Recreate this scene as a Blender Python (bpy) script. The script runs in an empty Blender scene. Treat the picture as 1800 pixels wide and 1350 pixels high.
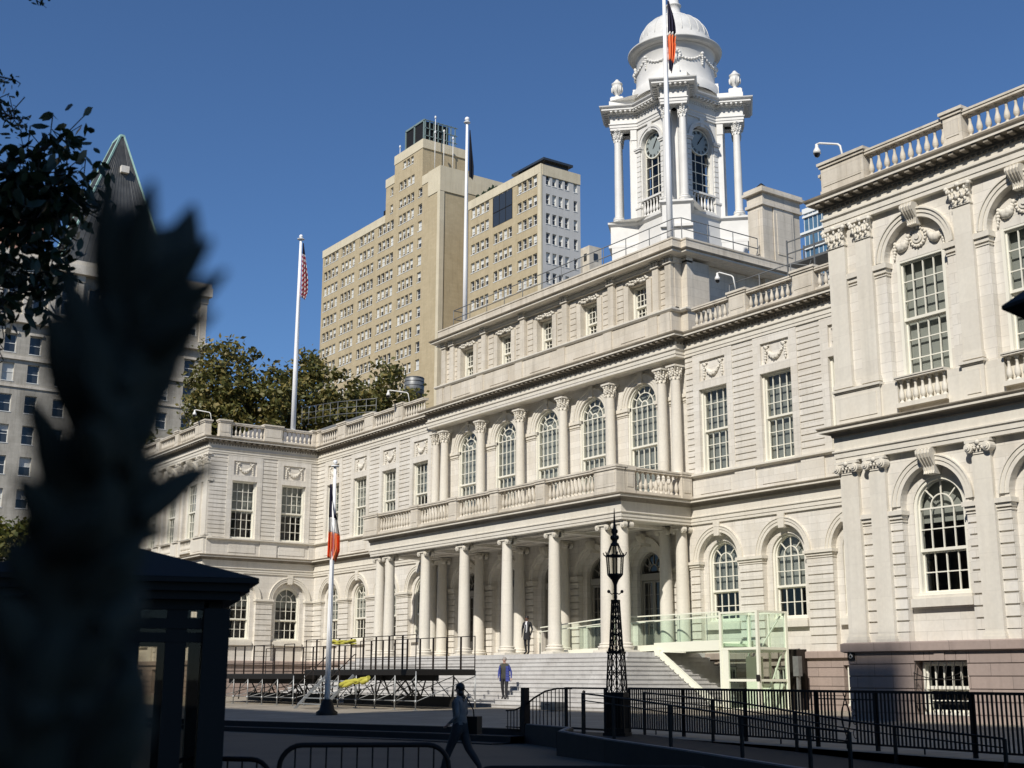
import bpy, bmesh, math, random
from mathutils import Vector, Matrix
S = bpy.context.scene
COL = S.collection
rad = math.radians
PI = math.pi
random.seed(7)

# ------------------------------------------------------------------ camera
F_PX, PITCH, YAW, ROLL = 2254.64, 0.2261, -0.9578, 0.0031
CAM = Vector((56.07, -41.69, -1.47))
cam = bpy.data.cameras.new('camera')
cam.sensor_width = 36.0
cam.lens = F_PX / 1800 * 36.0
cam.clip_start = 0.05
cam.clip_end = 4000
cam.dof.use_dof = True
cam.dof.focus_distance = 60.0
cam.dof.aperture_fstop = 4.6
camo = bpy.data.objects.new('camera', cam)
COL.objects.link(camo)
camo.matrix_world = (Matrix.Translation(CAM) @ Matrix.Rotation(-YAW, 4, 'Z') @
                     Matrix.Rotation(PI / 2 + PITCH, 4, 'X') @ Matrix.Rotation(ROLL, 4, 'Z'))
S.camera = camo

# ------------------------------------------------------------------ light
SUN_EL, SUN_AZ = rad(40), rad(27)      # azimuth east of the facade's normal (which is -Y)
sun_dir = Vector((math.sin(SUN_AZ) * math.cos(SUN_EL), -math.cos(SUN_AZ) * math.cos(SUN_EL), math.sin(SUN_EL)))
W = bpy.data.worlds.new('World')
S.world = W
W.use_nodes = True
nt = W.node_tree
bg = nt.nodes['Background']
sky = nt.nodes.new('ShaderNodeTexSky')
sky.sky_type = 'NISHITA'
sky.sun_disc = False
sky.sun_elevation = SUN_EL
sky.sun_rotation = math.atan2(sun_dir.x, sun_dir.y)
sky.altitude = 0
sky.air_density = 1.0
sky.dust_density = 0.0
sky.ozone_density = 10.0
nt.links.new(sky.outputs[0], bg.inputs[0])
bg.inputs[1].default_value = 0.1
sl = bpy.data.lights.new('sun', 'SUN')
sl.energy = 4.75
sl.angle = rad(0.5)
sl.color = (1.0, 0.95, 0.875)
so = bpy.data.objects.new('sun', sl)
COL.objects.link(so)
so.rotation_euler = sun_dir.to_track_quat('Z', 'Y').to_euler()
S.view_settings.view_transform = 'Standard'
S.view_settings.look = 'None'
S.view_settings.exposure = 0.0
S.view_settings.gamma = 1.0

# ------------------------------------------------------------------ materials
def new_mat(name):
    m = bpy.data.materials.new(name)
    m.use_nodes = True
    return m, m.node_tree, m.node_tree.nodes['Principled BSDF']

def mat(name, c, rough=0.6, metal=0.0, noise=0.0, nscale=3.0, bump=0.0, spec=0.5, c2=None, world=True, detail=5):
    """plain colour broken up by noise between c and c2"""
    m, t, b = new_mat(name)
    b.inputs['Roughness'].default_value = rough
    b.inputs['Metallic'].default_value = metal
    b.inputs['Specular IOR Level'].default_value = spec
    if noise <= 0 and c2 is None:
        b.inputs['Base Color'].default_value = (*c, 1)
        return m
    g = t.nodes.new('ShaderNodeNewGeometry')
    n = t.nodes.new('ShaderNodeTexNoise')
    n.inputs['Scale'].default_value = nscale
    n.inputs['Detail'].default_value = detail
    t.links.new(g.outputs['Position'], n.inputs['Vector'])
    r = t.nodes.new('ShaderNodeValToRGB')
    if c2 is None:
        c2 = tuple(x * (1 - noise) for x in c)
    r.color_ramp.elements[0].position = 0.32
    r.color_ramp.elements[1].position = 0.68
    r.color_ramp.elements[0].color = (*c2, 1)
    r.color_ramp.elements[1].color = (*c, 1)
    t.links.new(n.outputs['Fac'], r.inputs[0])
    t.links.new(r.outputs[0], b.inputs['Base Color'])
    if bump:
        bp = t.nodes.new('ShaderNodeBump')
        bp.inputs['Strength'].default_value = bump
        bp.inputs['Distance'].default_value = 0.03
        t.links.new(n.outputs['Fac'], bp.inputs['Height'])
        t.links.new(bp.outputs[0], b.inputs['Normal'])
    return m

def stone(name, c, c_alt, c_stain, bw=1.25, bh=0.333, joint=0.86, stain=0.35, rough=0.75, fine=9.0, offz=0.0, mortar=0.012):
    """ashlar: block-to-block colour, thin joints, broad weather stains, fine grain"""
    m, t, b = new_mat(name)
    N, L = t.nodes.new, t.links.new
    b.inputs['Roughness'].default_value = rough
    b.inputs['Specular IOR Level'].default_value = 0.25
    g = N('ShaderNodeNewGeometry')
    sp = N('ShaderNodeSeparateXYZ'); L(g.outputs['Position'], sp.inputs[0])
    ad = N('ShaderNodeMath'); ad.operation = 'ADD'
    L(sp.outputs[0], ad.inputs[0]); L(sp.outputs[1], ad.inputs[1])
    az = N('ShaderNodeMath'); az.operation = 'ADD'; az.inputs[1].default_value = offz + 20 * bh
    L(sp.outputs[2], az.inputs[0])
    cb = N('ShaderNodeCombineXYZ'); L(ad.outputs[0], cb.inputs[0]); L(az.outputs[0], cb.inputs[1])
    br = N('ShaderNodeTexBrick')
    br.inputs['Scale'].default_value = 1.0
    br.inputs['Brick Width'].default_value = bw
    br.inputs['Row Height'].default_value = bh
    br.inputs['Mortar Size'].default_value = mortar
    br.inputs['Mortar Smooth'].default_value = 0.3
    br.inputs['Bias'].default_value = 0.1
    br.inputs['Color1'].default_value = (*c, 1)
    br.inputs['Color2'].default_value = (*c_alt, 1)
    br.inputs['Mortar'].default_value = (*(x * joint for x in c_alt), 1)
    L(cb.outputs[0], br.inputs['Vector'])
    n1 = N('ShaderNodeTexNoise'); n1.inputs['Scale'].default_value = 0.45; n1.inputs['Detail'].default_value = 7
    n1.inputs['Roughness'].default_value = 0.65
    mp = N('ShaderNodeMapping'); mp.inputs['Scale'].default_value = (1.6, 1.6, 0.7)
    L(g.outputs['Position'], mp.inputs[0]); L(mp.outputs[0], n1.inputs['Vector'])
    r1 = N('ShaderNodeValToRGB'); r1.color_ramp.elements[0].position = 0.42; r1.color_ramp.elements[1].position = 0.72
    r1.color_ramp.elements[0].color = (0, 0, 0, 1); r1.color_ramp.elements[1].color = (stain, stain, stain, 1)
    L(n1.outputs['Fac'], r1.inputs[0])
    mx = N('ShaderNodeMix'); mx.data_type = 'RGBA'
    L(r1.outputs[0], mx.inputs[0]); L(br.outputs['Color'], mx.inputs[6]); mx.inputs[7].default_value = (*c_stain, 1)
    n2 = N('ShaderNodeTexNoise'); n2.inputs['Scale'].default_value = fine; n2.inputs['Detail'].default_value = 6
    L(g.outputs['Position'], n2.inputs['Vector'])
    r2 = N('ShaderNodeMapRange'); r2.inputs[1].default_value = 0.3; r2.inputs[2].default_value = 0.7
    r2.inputs[3].default_value = 0.95; r2.inputs[4].default_value = 1.03
    L(n2.outputs['Fac'], r2.inputs[0])
    n3 = N('ShaderNodeTexNoise'); n3.inputs['Scale'].default_value = 1.0; n3.inputs['Detail'].default_value = 4
    mp3 = N('ShaderNodeMapping'); mp3.inputs['Scale'].default_value = (3.2, 3.2, 0.16)
    L(g.outputs['Position'], mp3.inputs[0]); L(mp3.outputs[0], n3.inputs['Vector'])
    r3 = N('ShaderNodeMapRange'); r3.inputs[1].default_value = 0.52; r3.inputs[2].default_value = 0.75
    r3.inputs[3].default_value = 1.0; r3.inputs[4].default_value = 1.0 - 0.36 * stain
    L(n3.outputs['Fac'], r3.inputs[0])
    m3 = N('ShaderNodeMath'); m3.operation = 'MULTIPLY'; L(r2.outputs[0], m3.inputs[0]); L(r3.outputs[0], m3.inputs[1])
    r2 = m3
    ml = N('ShaderNodeVectorMath'); ml.operation = 'SCALE'
    L(mx.outputs[2], ml.inputs[0]); L(r2.outputs[0], ml.inputs['Scale'])
    L(ml.outputs[0], b.inputs['Base Color'])
    bp = N('ShaderNodeBump'); bp.inputs['Strength'].default_value = 0.12; bp.inputs['Distance'].default_value = 0.01
    L(n2.outputs['Fac'], bp.inputs['Height']); L(bp.outputs[0], b.inputs['Normal'])
    return m

def glass_mat(name, tint=(0.6, 0.68, 0.66), rough=0.02, refl=1.0):
    m = bpy.data.materials.new(name); m.use_nodes = True
    t = m.node_tree; t.nodes.clear()
    N, L = t.nodes.new, t.links.new
    o = N('ShaderNodeOutputMaterial'); mi = N('ShaderNodeMixShader')
    tr = N('ShaderNodeBsdfTransparent'); tr.inputs[0].default_value = (*tint, 1)
    gl = N('ShaderNodeBsdfGlossy'); gl.inputs['Roughness'].default_value = rough
    lw = N('ShaderNodeLayerWeight'); lw.inputs[0].default_value = 0.5
    pw = N('ShaderNodeMath'); pw.operation = 'POWER'; pw.inputs[1].default_value = 4.0
    L(lw.outputs['Facing'], pw.inputs[0])
    mm = N('ShaderNodeMath'); mm.operation = 'MULTIPLY_ADD'; mm.inputs[1].default_value = 0.85 * refl; mm.inputs[2].default_value = 0.045 * refl
    L(pw.outputs[0], mm.inputs[0]); L(mm.outputs[0], mi.inputs[0])
    L(tr.outputs[0], mi.inputs[1]); L(gl.outputs[0], mi.inputs[2]); L(mi.outputs[0], o.inputs[0])
    return m

M = {}
M['stone'] = stone('pale_marble', (0.76, 0.725, 0.655), (0.67, 0.635, 0.565), (0.60, 0.53, 0.42), stain=0.42)
M['stone_smooth'] = stone('smooth_marble', (0.73, 0.69, 0.60), (0.69, 0.65, 0.565), (0.60, 0.53, 0.42), bw=3.0, bh=1.1, joint=0.96, stain=0.3)
M['stone_old'] = stone('weathered_limestone', (0.70, 0.645, 0.55), (0.64, 0.585, 0.49), (0.40, 0.345, 0.26), bw=1.4, bh=0.45, stain=0.55)
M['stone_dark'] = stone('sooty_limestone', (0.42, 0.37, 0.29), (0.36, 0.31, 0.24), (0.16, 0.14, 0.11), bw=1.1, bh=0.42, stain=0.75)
M['soot_shade'] = stone('sooty_shaded_soffit', (0.30, 0.265, 0.215), (0.26, 0.23, 0.185), (0.13, 0.115, 0.09), bw=2.2, bh=0.9, joint=0.95, stain=0.6)  # dark tone holds painted shade under the cornices as well as soot
M['brownstone'] = stone('brownstone', (0.40, 0.315, 0.27), (0.35, 0.28, 0.245), (0.27, 0.22, 0.19), bw=1.4, bh=0.37, joint=0.6, stain=0.4, offz=0.605, mortar=0.014)
M['steps'] = stone('step_marble', (0.55, 0.54, 0.52), (0.50, 0.49, 0.47), (0.38, 0.36, 0.34), bw=1.8, bh=5.0, stain=0.5)
M['white'] = mat('white_paint', (0.76, 0.745, 0.70), 0.5, noise=0.10, nscale=1.3)
M['dome'] = mat('dome_metal', (0.70, 0.69, 0.65), 0.45, noise=0.14, nscale=1.6)
M['sash'] = mat('cream_sash', (0.79, 0.765, 0.66), 0.45)
M['frame_grey'] = mat('grey_door_paint', (0.30, 0.28, 0.24), 0.5)
M['glass'] = glass_mat('window_glass', (.80, .82, .80))
M['glass_clear'] = glass_mat('clear_panel_glass', (0.88, 0.96, 0.91), refl=0.8)
def shade_mat():
    m, t, b = new_mat('roller_shade'); N, L = t.nodes.new, t.links.new
    oi = N('ShaderNodeObjectInfo'); r = N('ShaderNodeValToRGB')
    r.color_ramp.elements[0].color = (.24, .25, .235, 1); r.color_ramp.elements[1].color = (.38, .385, .355, 1)
    L(oi.outputs['Random'], r.inputs[0]); L(r.outputs[0], b.inputs['Base Color']); b.inputs['Roughness'].default_value = .9
    return m
M['shade'] = shade_mat()
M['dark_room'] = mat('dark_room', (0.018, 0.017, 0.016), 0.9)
M['clock'] = mat('clock_dial', (0.30, 0.34, 0.33), 0.35)
M['iron'] = mat('black_iron', (0.014, 0.012, 0.010), 0.6, spec=0.3)
M['iron_brown'] = mat('dark_bronze_paint', (0.020, 0.014, 0.011), 0.65, spec=0.25)
M['galv'] = mat('galvanised_steel', (0.22, 0.225, 0.22), 0.5, metal=0.4, noise=0.2, nscale=6)
M['grey_paint'] = mat('grey_rail_paint', (0.17, 0.175, 0.175), 0.6)
M['alu'] = mat('aluminium', (0.40, 0.41, 0.40), 0.45, metal=0.6)
M['lift'] = mat('cream_lift_paint', (0.80, 0.80, 0.66), 0.4)
M['pole'] = mat('pole_white', (0.90, 0.90, 0.89), 0.4)
M['yellow'] = mat('caution_yellow', (0.50, 0.46, 0.07), 0.6, noise=0.2, nscale=20)
M['black_ply'] = mat('black_stage_board', (0.02, 0.02, 0.018), 0.6, noise=0.4, nscale=4)
M['camera_white'] = mat('camera_white', (0.75, 0.74, 0.70), 0.4)
M['camera_dome'] = mat('camera_dome', (0.01, 0.01, 0.012), 0.08)
M['roof'] = mat('lead_roof', (0.22, 0.21, 0.20), 0.6, noise=0.35, nscale=0.6)

# ------------------------------------------------------------------ mesh helpers
class MB:
    """collects quads / boxes / sweeps and links them as one mesh object"""
    def __init__(s):
        s.v, s.f, s.sm = [], [], []
    def quad(s, *p, smooth=False):
        n = len(s.v); s.v += [tuple(q) for q in p]
        s.f.append(tuple(range(n, n + len(p)))); s.sm.append(smooth)
    def box(s, x0, x1, y0, y1, z0, z1):
        if x0 > x1: x0, x1 = x1, x0
        if y0 > y1: y0, y1 = y1, y0
        if z0 > z1: z0, z1 = z1, z0
        n = len(s.v)
        s.v += [(x0, y0, z0), (x1, y0, z0), (x1, y1, z0), (x0, y1, z0), (x0, y0, z1), (x1, y0, z1), (x1, y1, z1), (x0, y1, z1)]
        for q in ((0, 3, 2, 1), (4, 5, 6, 7), (0, 1, 5, 4), (1, 2, 6, 5), (2, 3, 7, 6), (3, 0, 4, 7)):
            s.f.append(tuple(n + i for i in q)); s.sm.append(False)
    def bar(s, a, b, w, h=None, up=(0, 0, 1)):
        """rectangular bar from a to b"""
        a, b = Vector(a), Vector(b); h = h or w
        d = (b - a).normalized(); u = Vector(up)
        if abs(d.dot(u)) > 0.98: u = Vector((0, 1, 0))
        r = d.cross(u).normalized() * (w / 2); u = r.cross(d).normalized() * (h / 2)
        n = len(s.v)
        for p in (a, b):
            s.v += [tuple(p - r - u), tuple(p + r - u), tuple(p + r + u), tuple(p - r + u)]
        for q in ((0, 1, 2, 3), (7, 6, 5, 4), (0, 4, 5, 1), (1, 5, 6, 2), (2, 6, 7, 3), (3, 7, 4, 0)):
            s.f.append(tuple(n + i for i in q)); s.sm.append(False)
    def tube(s, pts, r, n=8, caps=True):
        pts = [Vector(p) for p in pts]
        rr = r if isinstance(r, (list, tuple)) else [r] * len(pts)
        base = len(s.v); up = Vector((0, 0, 1))
        prev = None
        for i, p in enumerate(pts):
            if i == 0: d = pts[1] - p
            elif i == len(pts) - 1: d = p - pts[i - 1]
            else: d = (pts[i + 1] - p).normalized() + (p - pts[i - 1]).normalized()
            d.normalize()
            if prev is None:
                u = up if abs(d.dot(up)) < 0.95 else Vector((1, 0, 0))
                a = d.cross(u).normalized()
            else:
                a = (prev - d * prev.dot(d)).normalized()
            prev = a; b = d.cross(a)
            for k in range(n):
                t = 2 * PI * k / n
                s.v.append(tuple(p + (a * math.cos(t) + b * math.sin(t)) * rr[i]))
        for i in range(len(pts) - 1):
            for k in range(n):
                k2 = (k + 1) % n
                s.f.append((base + i * n + k, base + i * n + k2, base + (i + 1) * n + k2, base + (i + 1) * n + k)); s.sm.append(True)
        if caps:
            s.f.append(tuple(base + k for k in reversed(range(n)))); s.sm.append(False)
            e = base + (len(pts) - 1) * n
            s.f.append(tuple(e + k for k in range(n))); s.sm.append(False)
    def lathe(s, prof, c=(0, 0, 0), n=16, a0=0.0, a1=2 * PI, smooth=True):
        """prof: list of (r, z)"""
        full = abs(a1 - a0 - 2 * PI) < 1e-6
        m = n if full else n + 1
        base = len(s.v)
        for r, z in prof:
            for k in range(m):
                t = a0 + (a1 - a0) * k / n
                s.v.append((c[0] + r * math.cos(t), c[1] + r * math.sin(t), c[2] + z))
        for i in range(len(prof) - 1):
            for k in range(n):
                k2 = (k + 1) % m
                s.f.append((base + i * m + k, base + i * m + k2, base + (i + 1) * m + k2, base + (i + 1) * m + k)); s.sm.append(smooth)
    def sweep(s, prof, path, closed=False):
        """prof: list of (d, z), d outwards (right of travel is outwards: +X travel -> -Y); path: (x, y) list"""
        P = [Vector(p) for p in path]
        n = len(P); offs = []
        for i in range(n):
            a = (P[i] - P[i - 1]).normalized() if (i > 0 or closed) else None
            b = (P[(i + 1) % n] - P[i]).normalized() if (i < n - 1 or closed) else None
            n1 = Vector((a.y, -a.x)) if a is not None else None
            n2 = Vector((b.y, -b.x)) if b is not None else None
            if n1 is None: o = n2
            elif n2 is None: o = n1
            else: o = (n1 + n2) / max(0.2, 1 + n1.dot(n2))
            offs.append(o)
        base = len(s.v); k = len(prof)
        for p, o in zip(P, offs):
            for d, z in prof:
                s.v.append((p.x + o.x * d, p.y + o.y * d, z))
        m = n if closed else n - 1
        for i in range(m):
            j = (i + 1) % n
            for q in range(k - 1):
                s.f.append((base + i * k + q, base + j * k + q, base + j * k + q + 1, base + i * k + q + 1)); s.sm.append(False)
        if not closed:
            s.f.append(tuple(base + q for q in reversed(range(k)))); s.sm.append(False)
            s.f.append(tuple(base + (n - 1) * k + q for q in range(k))); s.sm.append(False)
    def ell(s, c, r, nu=8, nv=6):
        """ellipsoid"""
        base = len(s.v)
        for i in range(nv + 1):
            th = PI * i / nv
            for k in range(nu):
                ph = 2 * PI * k / nu
                s.v.append((c[0] + r[0] * math.sin(th) * math.cos(ph), c[1] + r[1] * math.sin(th) * math.sin(ph), c[2] - r[2] * math.cos(th)))
        for i in range(nv):
            for k in range(nu):
                k2 = (k + 1) % nu
                s.f.append((base + i * nu + k, base + i * nu + k2, base + (i + 1) * nu + k2, base + (i + 1) * nu + k)); s.sm.append(True)
    def mesh(s, name, m):
        me = bpy.data.meshes.new(name)
        me.from_pydata(s.v, [], s.f)
        me.polygons.foreach_set('use_smooth', s.sm)
        me.materials.append(m)
        me.validate()
        me.update()
        return me
    def build(s, name, m, parent=None, loc=(0, 0, 0), rz=0.0):
        return put(name, s.mesh(name, m), parent, loc, rz)

def put(name, me, parent=None, loc=(0, 0, 0), rz=0.0):
    o = bpy.data.objects.new(name, me)
    COL.objects.link(o)
    o.location = loc
    o.rotation_euler = (0, 0, rz)
    if parent is not None: o.parent = parent
    return o

def tag(o, label=None, cat=None, group=None, kind=None):
    if label: o['label'] = label
    if cat: o['category'] = cat
    if group: o['group'] = group
    if kind: o['kind'] = kind
    return o

def thing(name, label, cat, loc=(0, 0, 0), rz=0.0, group=None):
    o = put(name, None, None, loc, rz)
    o.empty_display_size = 0.3
    return tag(o, label, cat, group)

def children(o): return [c for c in bpy.data.objects if c.parent == o]

def dup(o, loc, rz=0.0, label=None, group=None):
    def cp(a, par):
        b = a.copy(); COL.objects.link(b)
        if par is not None: b.parent = par
        for c in children(a):
            cp(c, b)
        return b
    r = cp(o, None)
    r.location = loc; r.rotation_euler = (0, 0, rz)
    if label: r['label'] = label
    if group: r['group'] = group
    return r

def arc(cx, cz, r, a0, a1, n):
    return [(cx + r * math.cos(a0 + (a1 - a0) * i / n), cz + r * math.sin(a0 + (a1 - a0) * i / n)) for i in range(n + 1)]

def arch_plate(mb, x0, x1, z0, z1, xc, zs, r, yf, yb, n=20, jambs=True):
    """plate x0..x1, z0..z1 at yf (facing -Y), round-headed hole (radius r, springing zs) open at z0, reveals to yb"""
    A = arc(xc, zs, r, PI, 0, n)
    mb.quad((x0, yf, z0), (xc - r, yf, z0), (xc - r, yf, zs), (x0, yf, zs)) if xc - r > x0 else None
    mb.quad((xc + r, yf, z0), (x1, yf, z0), (x1, yf, zs), (xc + r, yf, zs)) if x1 > xc + r else None
    # above springing: fan strips up to the plate's top
    for i in range(n):
        a, b = A[i], A[i + 1]
        mb.quad((a[0], yf, a[1]), (b[0], yf, b[1]), (b[0], yf, z1), (a[0], yf, z1))
    if xc - r > x0: mb.quad((x0, yf, zs), (xc - r, yf, zs), (xc - r, yf, z1), (x0, yf, z1))
    if x1 > xc + r: mb.quad((xc + r, yf, zs), (x1, yf, zs), (x1, yf, z1), (xc + r, yf, z1))
    for i in range(n):
        a, b = A[i], A[i + 1]
        mb.quad((b[0], yf, b[1]), (a[0], yf, a[1]), (a[0], yb, a[1]), (b[0], yb, b[1]), smooth=True)
    if jambs and zs > z0:
        mb.quad((xc - r, yf, z0), (xc - r, yb, z0), (xc - r, yb, zs), (xc - r, yf, zs))
        mb.quad((xc + r, yb, z0), (xc + r, yf, z0), (xc + r, yf, zs), (xc + r, yb, zs))
        

def courses(mb, x0, x1, z0, z1, n, yf, yb, gap=0.052, inset=0.075):
    """rusticated courses standing proud of a backing"""
    h = (z1 - z0) / n
    for i in range(n):
        mb.box(x0, x1, yf, yb, z0 + i * h + gap / 2, z0 + (i + 1) * h - gap / 2)
    mb.box(x0 + 0.002, x1 - 0.002, yf + inset, yb, z0, z1)

def ring(mb, xc, zs, r0, r1, yf, yb, n=22, a0=PI, a1=0.0, smooth=True):
    """half-round band r0..r1, front yf, back yb"""
    I = arc(xc, zs, r0, a0, a1, n); O = arc(xc, zs, r1, a0, a1, n)
    for i in range(n):
        a, b, c, d = I[i], I[i + 1], O[i + 1], O[i]
        mb.quad((a[0], yf, a[1]), (b[0], yf, b[1]), (c[0], yf, c[1]), (d[0], yf, d[1]))
        mb.quad((b[0], yf, b[1]), (a[0], yf, a[1]), (a[0], yb, a[1]), (b[0], yb, b[1]), smooth=smooth)
        mb.quad((d[0], yf, d[1]), (c[0], yf, c[1]), (c[0], yb, c[1]), (d[0], yb, d[1]), smooth=smooth)

def gz(x, y):
    """height of the forecourt paving"""
    return -2.68 - 0.018 * max(0.0, -8.0 - y)
# ------------------------------------------------------------------ the town hall
hall = thing('city_hall', 'white marble two-storey city hall with columned portico, balustraded roof and domed clock tower', 'city hall')
XW, YW, YWALL = 27.73, -8.39, -8.25          # wing's inner edge, wing front line, wing wall plane
BAYS = [13.27, 17.26, 21.24, 25.22]          # flank bays right of the centre
WB = [31.22, 35.12, 39.02]                   # wing bays
RB = [-5.65, -1.88]                          # bays of the wing's return (local x = world Y)
XE = 42.45
YBACK = 24.0

def bars(mb, x0, x1, z0, z1, cols, rows, y, w=0.035, d=0.04, stile=0.05):
    """a sash: stiles, rails and glazing bars"""
    mb.box(x0, x0 + stile, y - d, y + d, z0, z1); mb.box(x1 - stile, x1, y - d, y + d, z0, z1)
    mb.box(x0 + stile, x1 - stile, y - d + .002, y + d - .002, z0, z0 + stile * 1.3); mb.box(x0 + stile, x1 - stile, y - d + .002, y + d - .002, z1 - stile, z1)
    for i in range(1, cols):
        x = x0 + (x1 - x0) * i / cols
        mb.box(x - w / 2, x + w / 2, y - d * .8, y + d * .5, z0 + stile, z1 - stile)
    for j in range(1, rows):
        z = z0 + (z1 - z0) * j / rows
        mb.box(x0 + stile, x1 - stile, y - d * .72, y + d * .5, z - w / 2, z + w / 2)

WIN = {}
def win_rect(key, hw, z0, zm, z1, cols, ru, rl, shade_to, casing=0.11):
    f, g, s = MB(), MB(), MB()
    f.box(-hw, -hw + casing, -.16, .14, z0, z1); f.box(hw - casing, hw, -.16, .14, z0, z1)
    f.box(-hw + casing, hw - casing, -.15, .14, z1 - .07, z1)
    f.box(-hw - .0, hw, -.22, .14, z0 - .09, z0)
    a, b = -hw + casing, hw - casing
    bars(f, a, b, zm - .03, z1 - .07, cols, ru, -.03)
    f.box(a, b, -.085, .02, zm - .05, zm + .045)
    bars(f, a, b, z0, zm - .05, cols, rl, .05)
    g.quad((a, -.02, zm), (b, -.02, zm), (b, -.02, z1 - .05), (a, -.02, z1 - .05))
    g.quad((a, .06, z0), (b, .06, z0), (b, .06, zm), (a, .06, zm))
    zb = z1 - (z1 - z0) * shade_to
    s.box(a - .05, b + .05, .2, .212, zb, z1)
    s.box(a - .05, b + .05, .185, .225, zb - .035, zb)
    WIN[key] = (f.mesh('window', M['sash']), g.mesh('glass', M['glass']), s.mesh('roller_shade', M['shade']))

def win_arch(key, r, zs, z0, zm, cols, rl, ru, fan, shade_to, casing=0.1):
    """round-headed sash: fan = list of (inner radius fraction, [angles]) for the concentric bars"""
    f, g, s = MB(), MB(), MB()
    f.box(-r, -r + casing, -.16, .14, z0, zs); f.box(r - casing, r, -.16, .14, z0, zs)
    f.box(-r, r, -.22, .14, z0 - .09, z0)
    ring(f, 0, zs, r - casing, r, -.16, .14)
    ri = r - casing
    ring(f, 0, zs, ri - .05, ri, -.07, .02)
    bars(f, -ri, ri, zm - .03, zs, cols, ru, -.03)
    f.box(-ri, ri, -.085, .02, zm - .05, zm + .045)
    bars(f, -ri, ri, z0, zm - .05, cols, rl, .05)
    for fr, r2, angs in fan:
        if fr: ring(f, 0, zs, ri * fr - .02, ri * fr + .02, -.062, -.01)
        for an in angs:
            c, q = math.cos(an), math.sin(an)
            f.bar((ri * fr * c, -.036, zs + ri * fr * q), (ri * r2 * c, -.036, zs + ri * r2 * q), .036, .05, up=(0, 1, 0))
    A = arc(0, zs, ri, 0, PI, 20)
    g.quad(*[(x, -.02, z) for x, z in A])
    g.quad((-ri, -.02, zm), (ri, -.02, zm), (ri, -.02, zs), (-ri, -.02, zs))
    g.quad((-ri, .06, z0), (ri, .06, z0), (ri, .06, zm), (-ri, .06, zm))
    zt = zs + r
    zb = zt - (zt - z0) * shade_to
    for (a0, a1) in ((zb, zs),):
        if a1 > a0: s.box(-ri - .04, ri + .04, .2, .212, a0, a1)
    B = arc(0, max(zs, zb), ri + .04, 0, PI, 16)
    s.quad(*[(x, .2, z) for x, z in B])
    s.box(-ri - .04, ri + .04, .185, .225, zb - .035, zb)
    WIN[key] = (f.mesh('window', M['sash']), g.mesh('glass', M['glass']), s.mesh('roller_shade', M['shade']))

def window(key, loc, rz=0.0, parent=None, shade=True):
    f, g, s = WIN[key]
    w = put('window', f, parent or hall, loc, rz)
    put('glass', g, w)
    if shade: put('roller_shade', s, w)
    return w

win_rect('upper', .93, 8.06, 10.0, 12.0, 4, 3, 3, 1.0)
win_rect('upper_half', .93, 8.06, 10.0, 12.0, 4, 3, 3, .55)
fan3 = [(.47, .97, [rad(45), rad(135), rad(90)]), (0.0, .47, [rad(90)])]
win_arch('lower', .95, 3.82, 1.18, 2.5, 4, 2, 2, fan3, .62)
win_arch('lower_dark', .95, 3.82, 1.18, 2.5, 4, 2, 2, fan3, .38)
fan6 = [(.64, .97, [rad(a) for a in (30, 60, 90 + 0, 120, 150)][0:2] + [rad(120), rad(150), rad(85), rad(95)][0:2] + [rad(90)]), (.24, .64, [rad(45), rad(135)]), (.22, .23, [])]
win_arch('hall', 1.12, 12.05, 7.1, 9.97, 5, 3, 3, fan6, 1.0)
win_rect('attic', .735, 16.45, 17.3, 18.36, 4, 3, 3, 0.0, .17)
win_rect('base', .82, -2.4, -1.68, -.92, 5, 1, 2, 0.0, .06)

# ---- relief ornament
def garland(w, h, drop, seed=1):
    """swag of leaves and fruit between two ribbons, relief on y = 0 facing -Y; centred, top at z = 0"""
    rn = random.Random(seed); mb = MB()
    n = 15
    for i in range(n + 1):
        t = i / n
        x = -w / 2 + w * t; z = -h * (1 - (2 * t - 1) ** 2) * .9 - .06
        r = .045 + .085 * math.sin(PI * t) + rn.uniform(-.01, .015)
        mb.ell((x + rn.uniform(-.02, .02), -.03, z), (r * 1.05, r * .8, r), 7, 5)
        if i % 2: mb.ell((x + rn.uniform(-.03, .03), -.07, z - r * .5), (r * .55, r * .6, r * .5), 6, 4)
    for sx in (-1, 1):
        x = sx * w / 2
        mb.ell((x, -.05, -.02), (.1, .08, .1), 8, 5)
        mb.ell((x - sx * .1, -.04, .06), (.09, .05, .05), 6, 4); mb.ell((x + sx * .1, -.04, .06), (.09, .05, .05), 6, 4)
        for k in range(5):
            rr = .05 + .02 * (k % 2) + (.025 if k in (2, 3) else 0)
            mb.ell((x + sx * (.05 + .03 * k * .3), -.035, -.14 - drop * k / 5), (rr, .05, .075), 6, 4)
    return mb.mesh('garland_relief', M['stone_smooth'])
GARLAND = garland(1.05, .48, .62)

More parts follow.
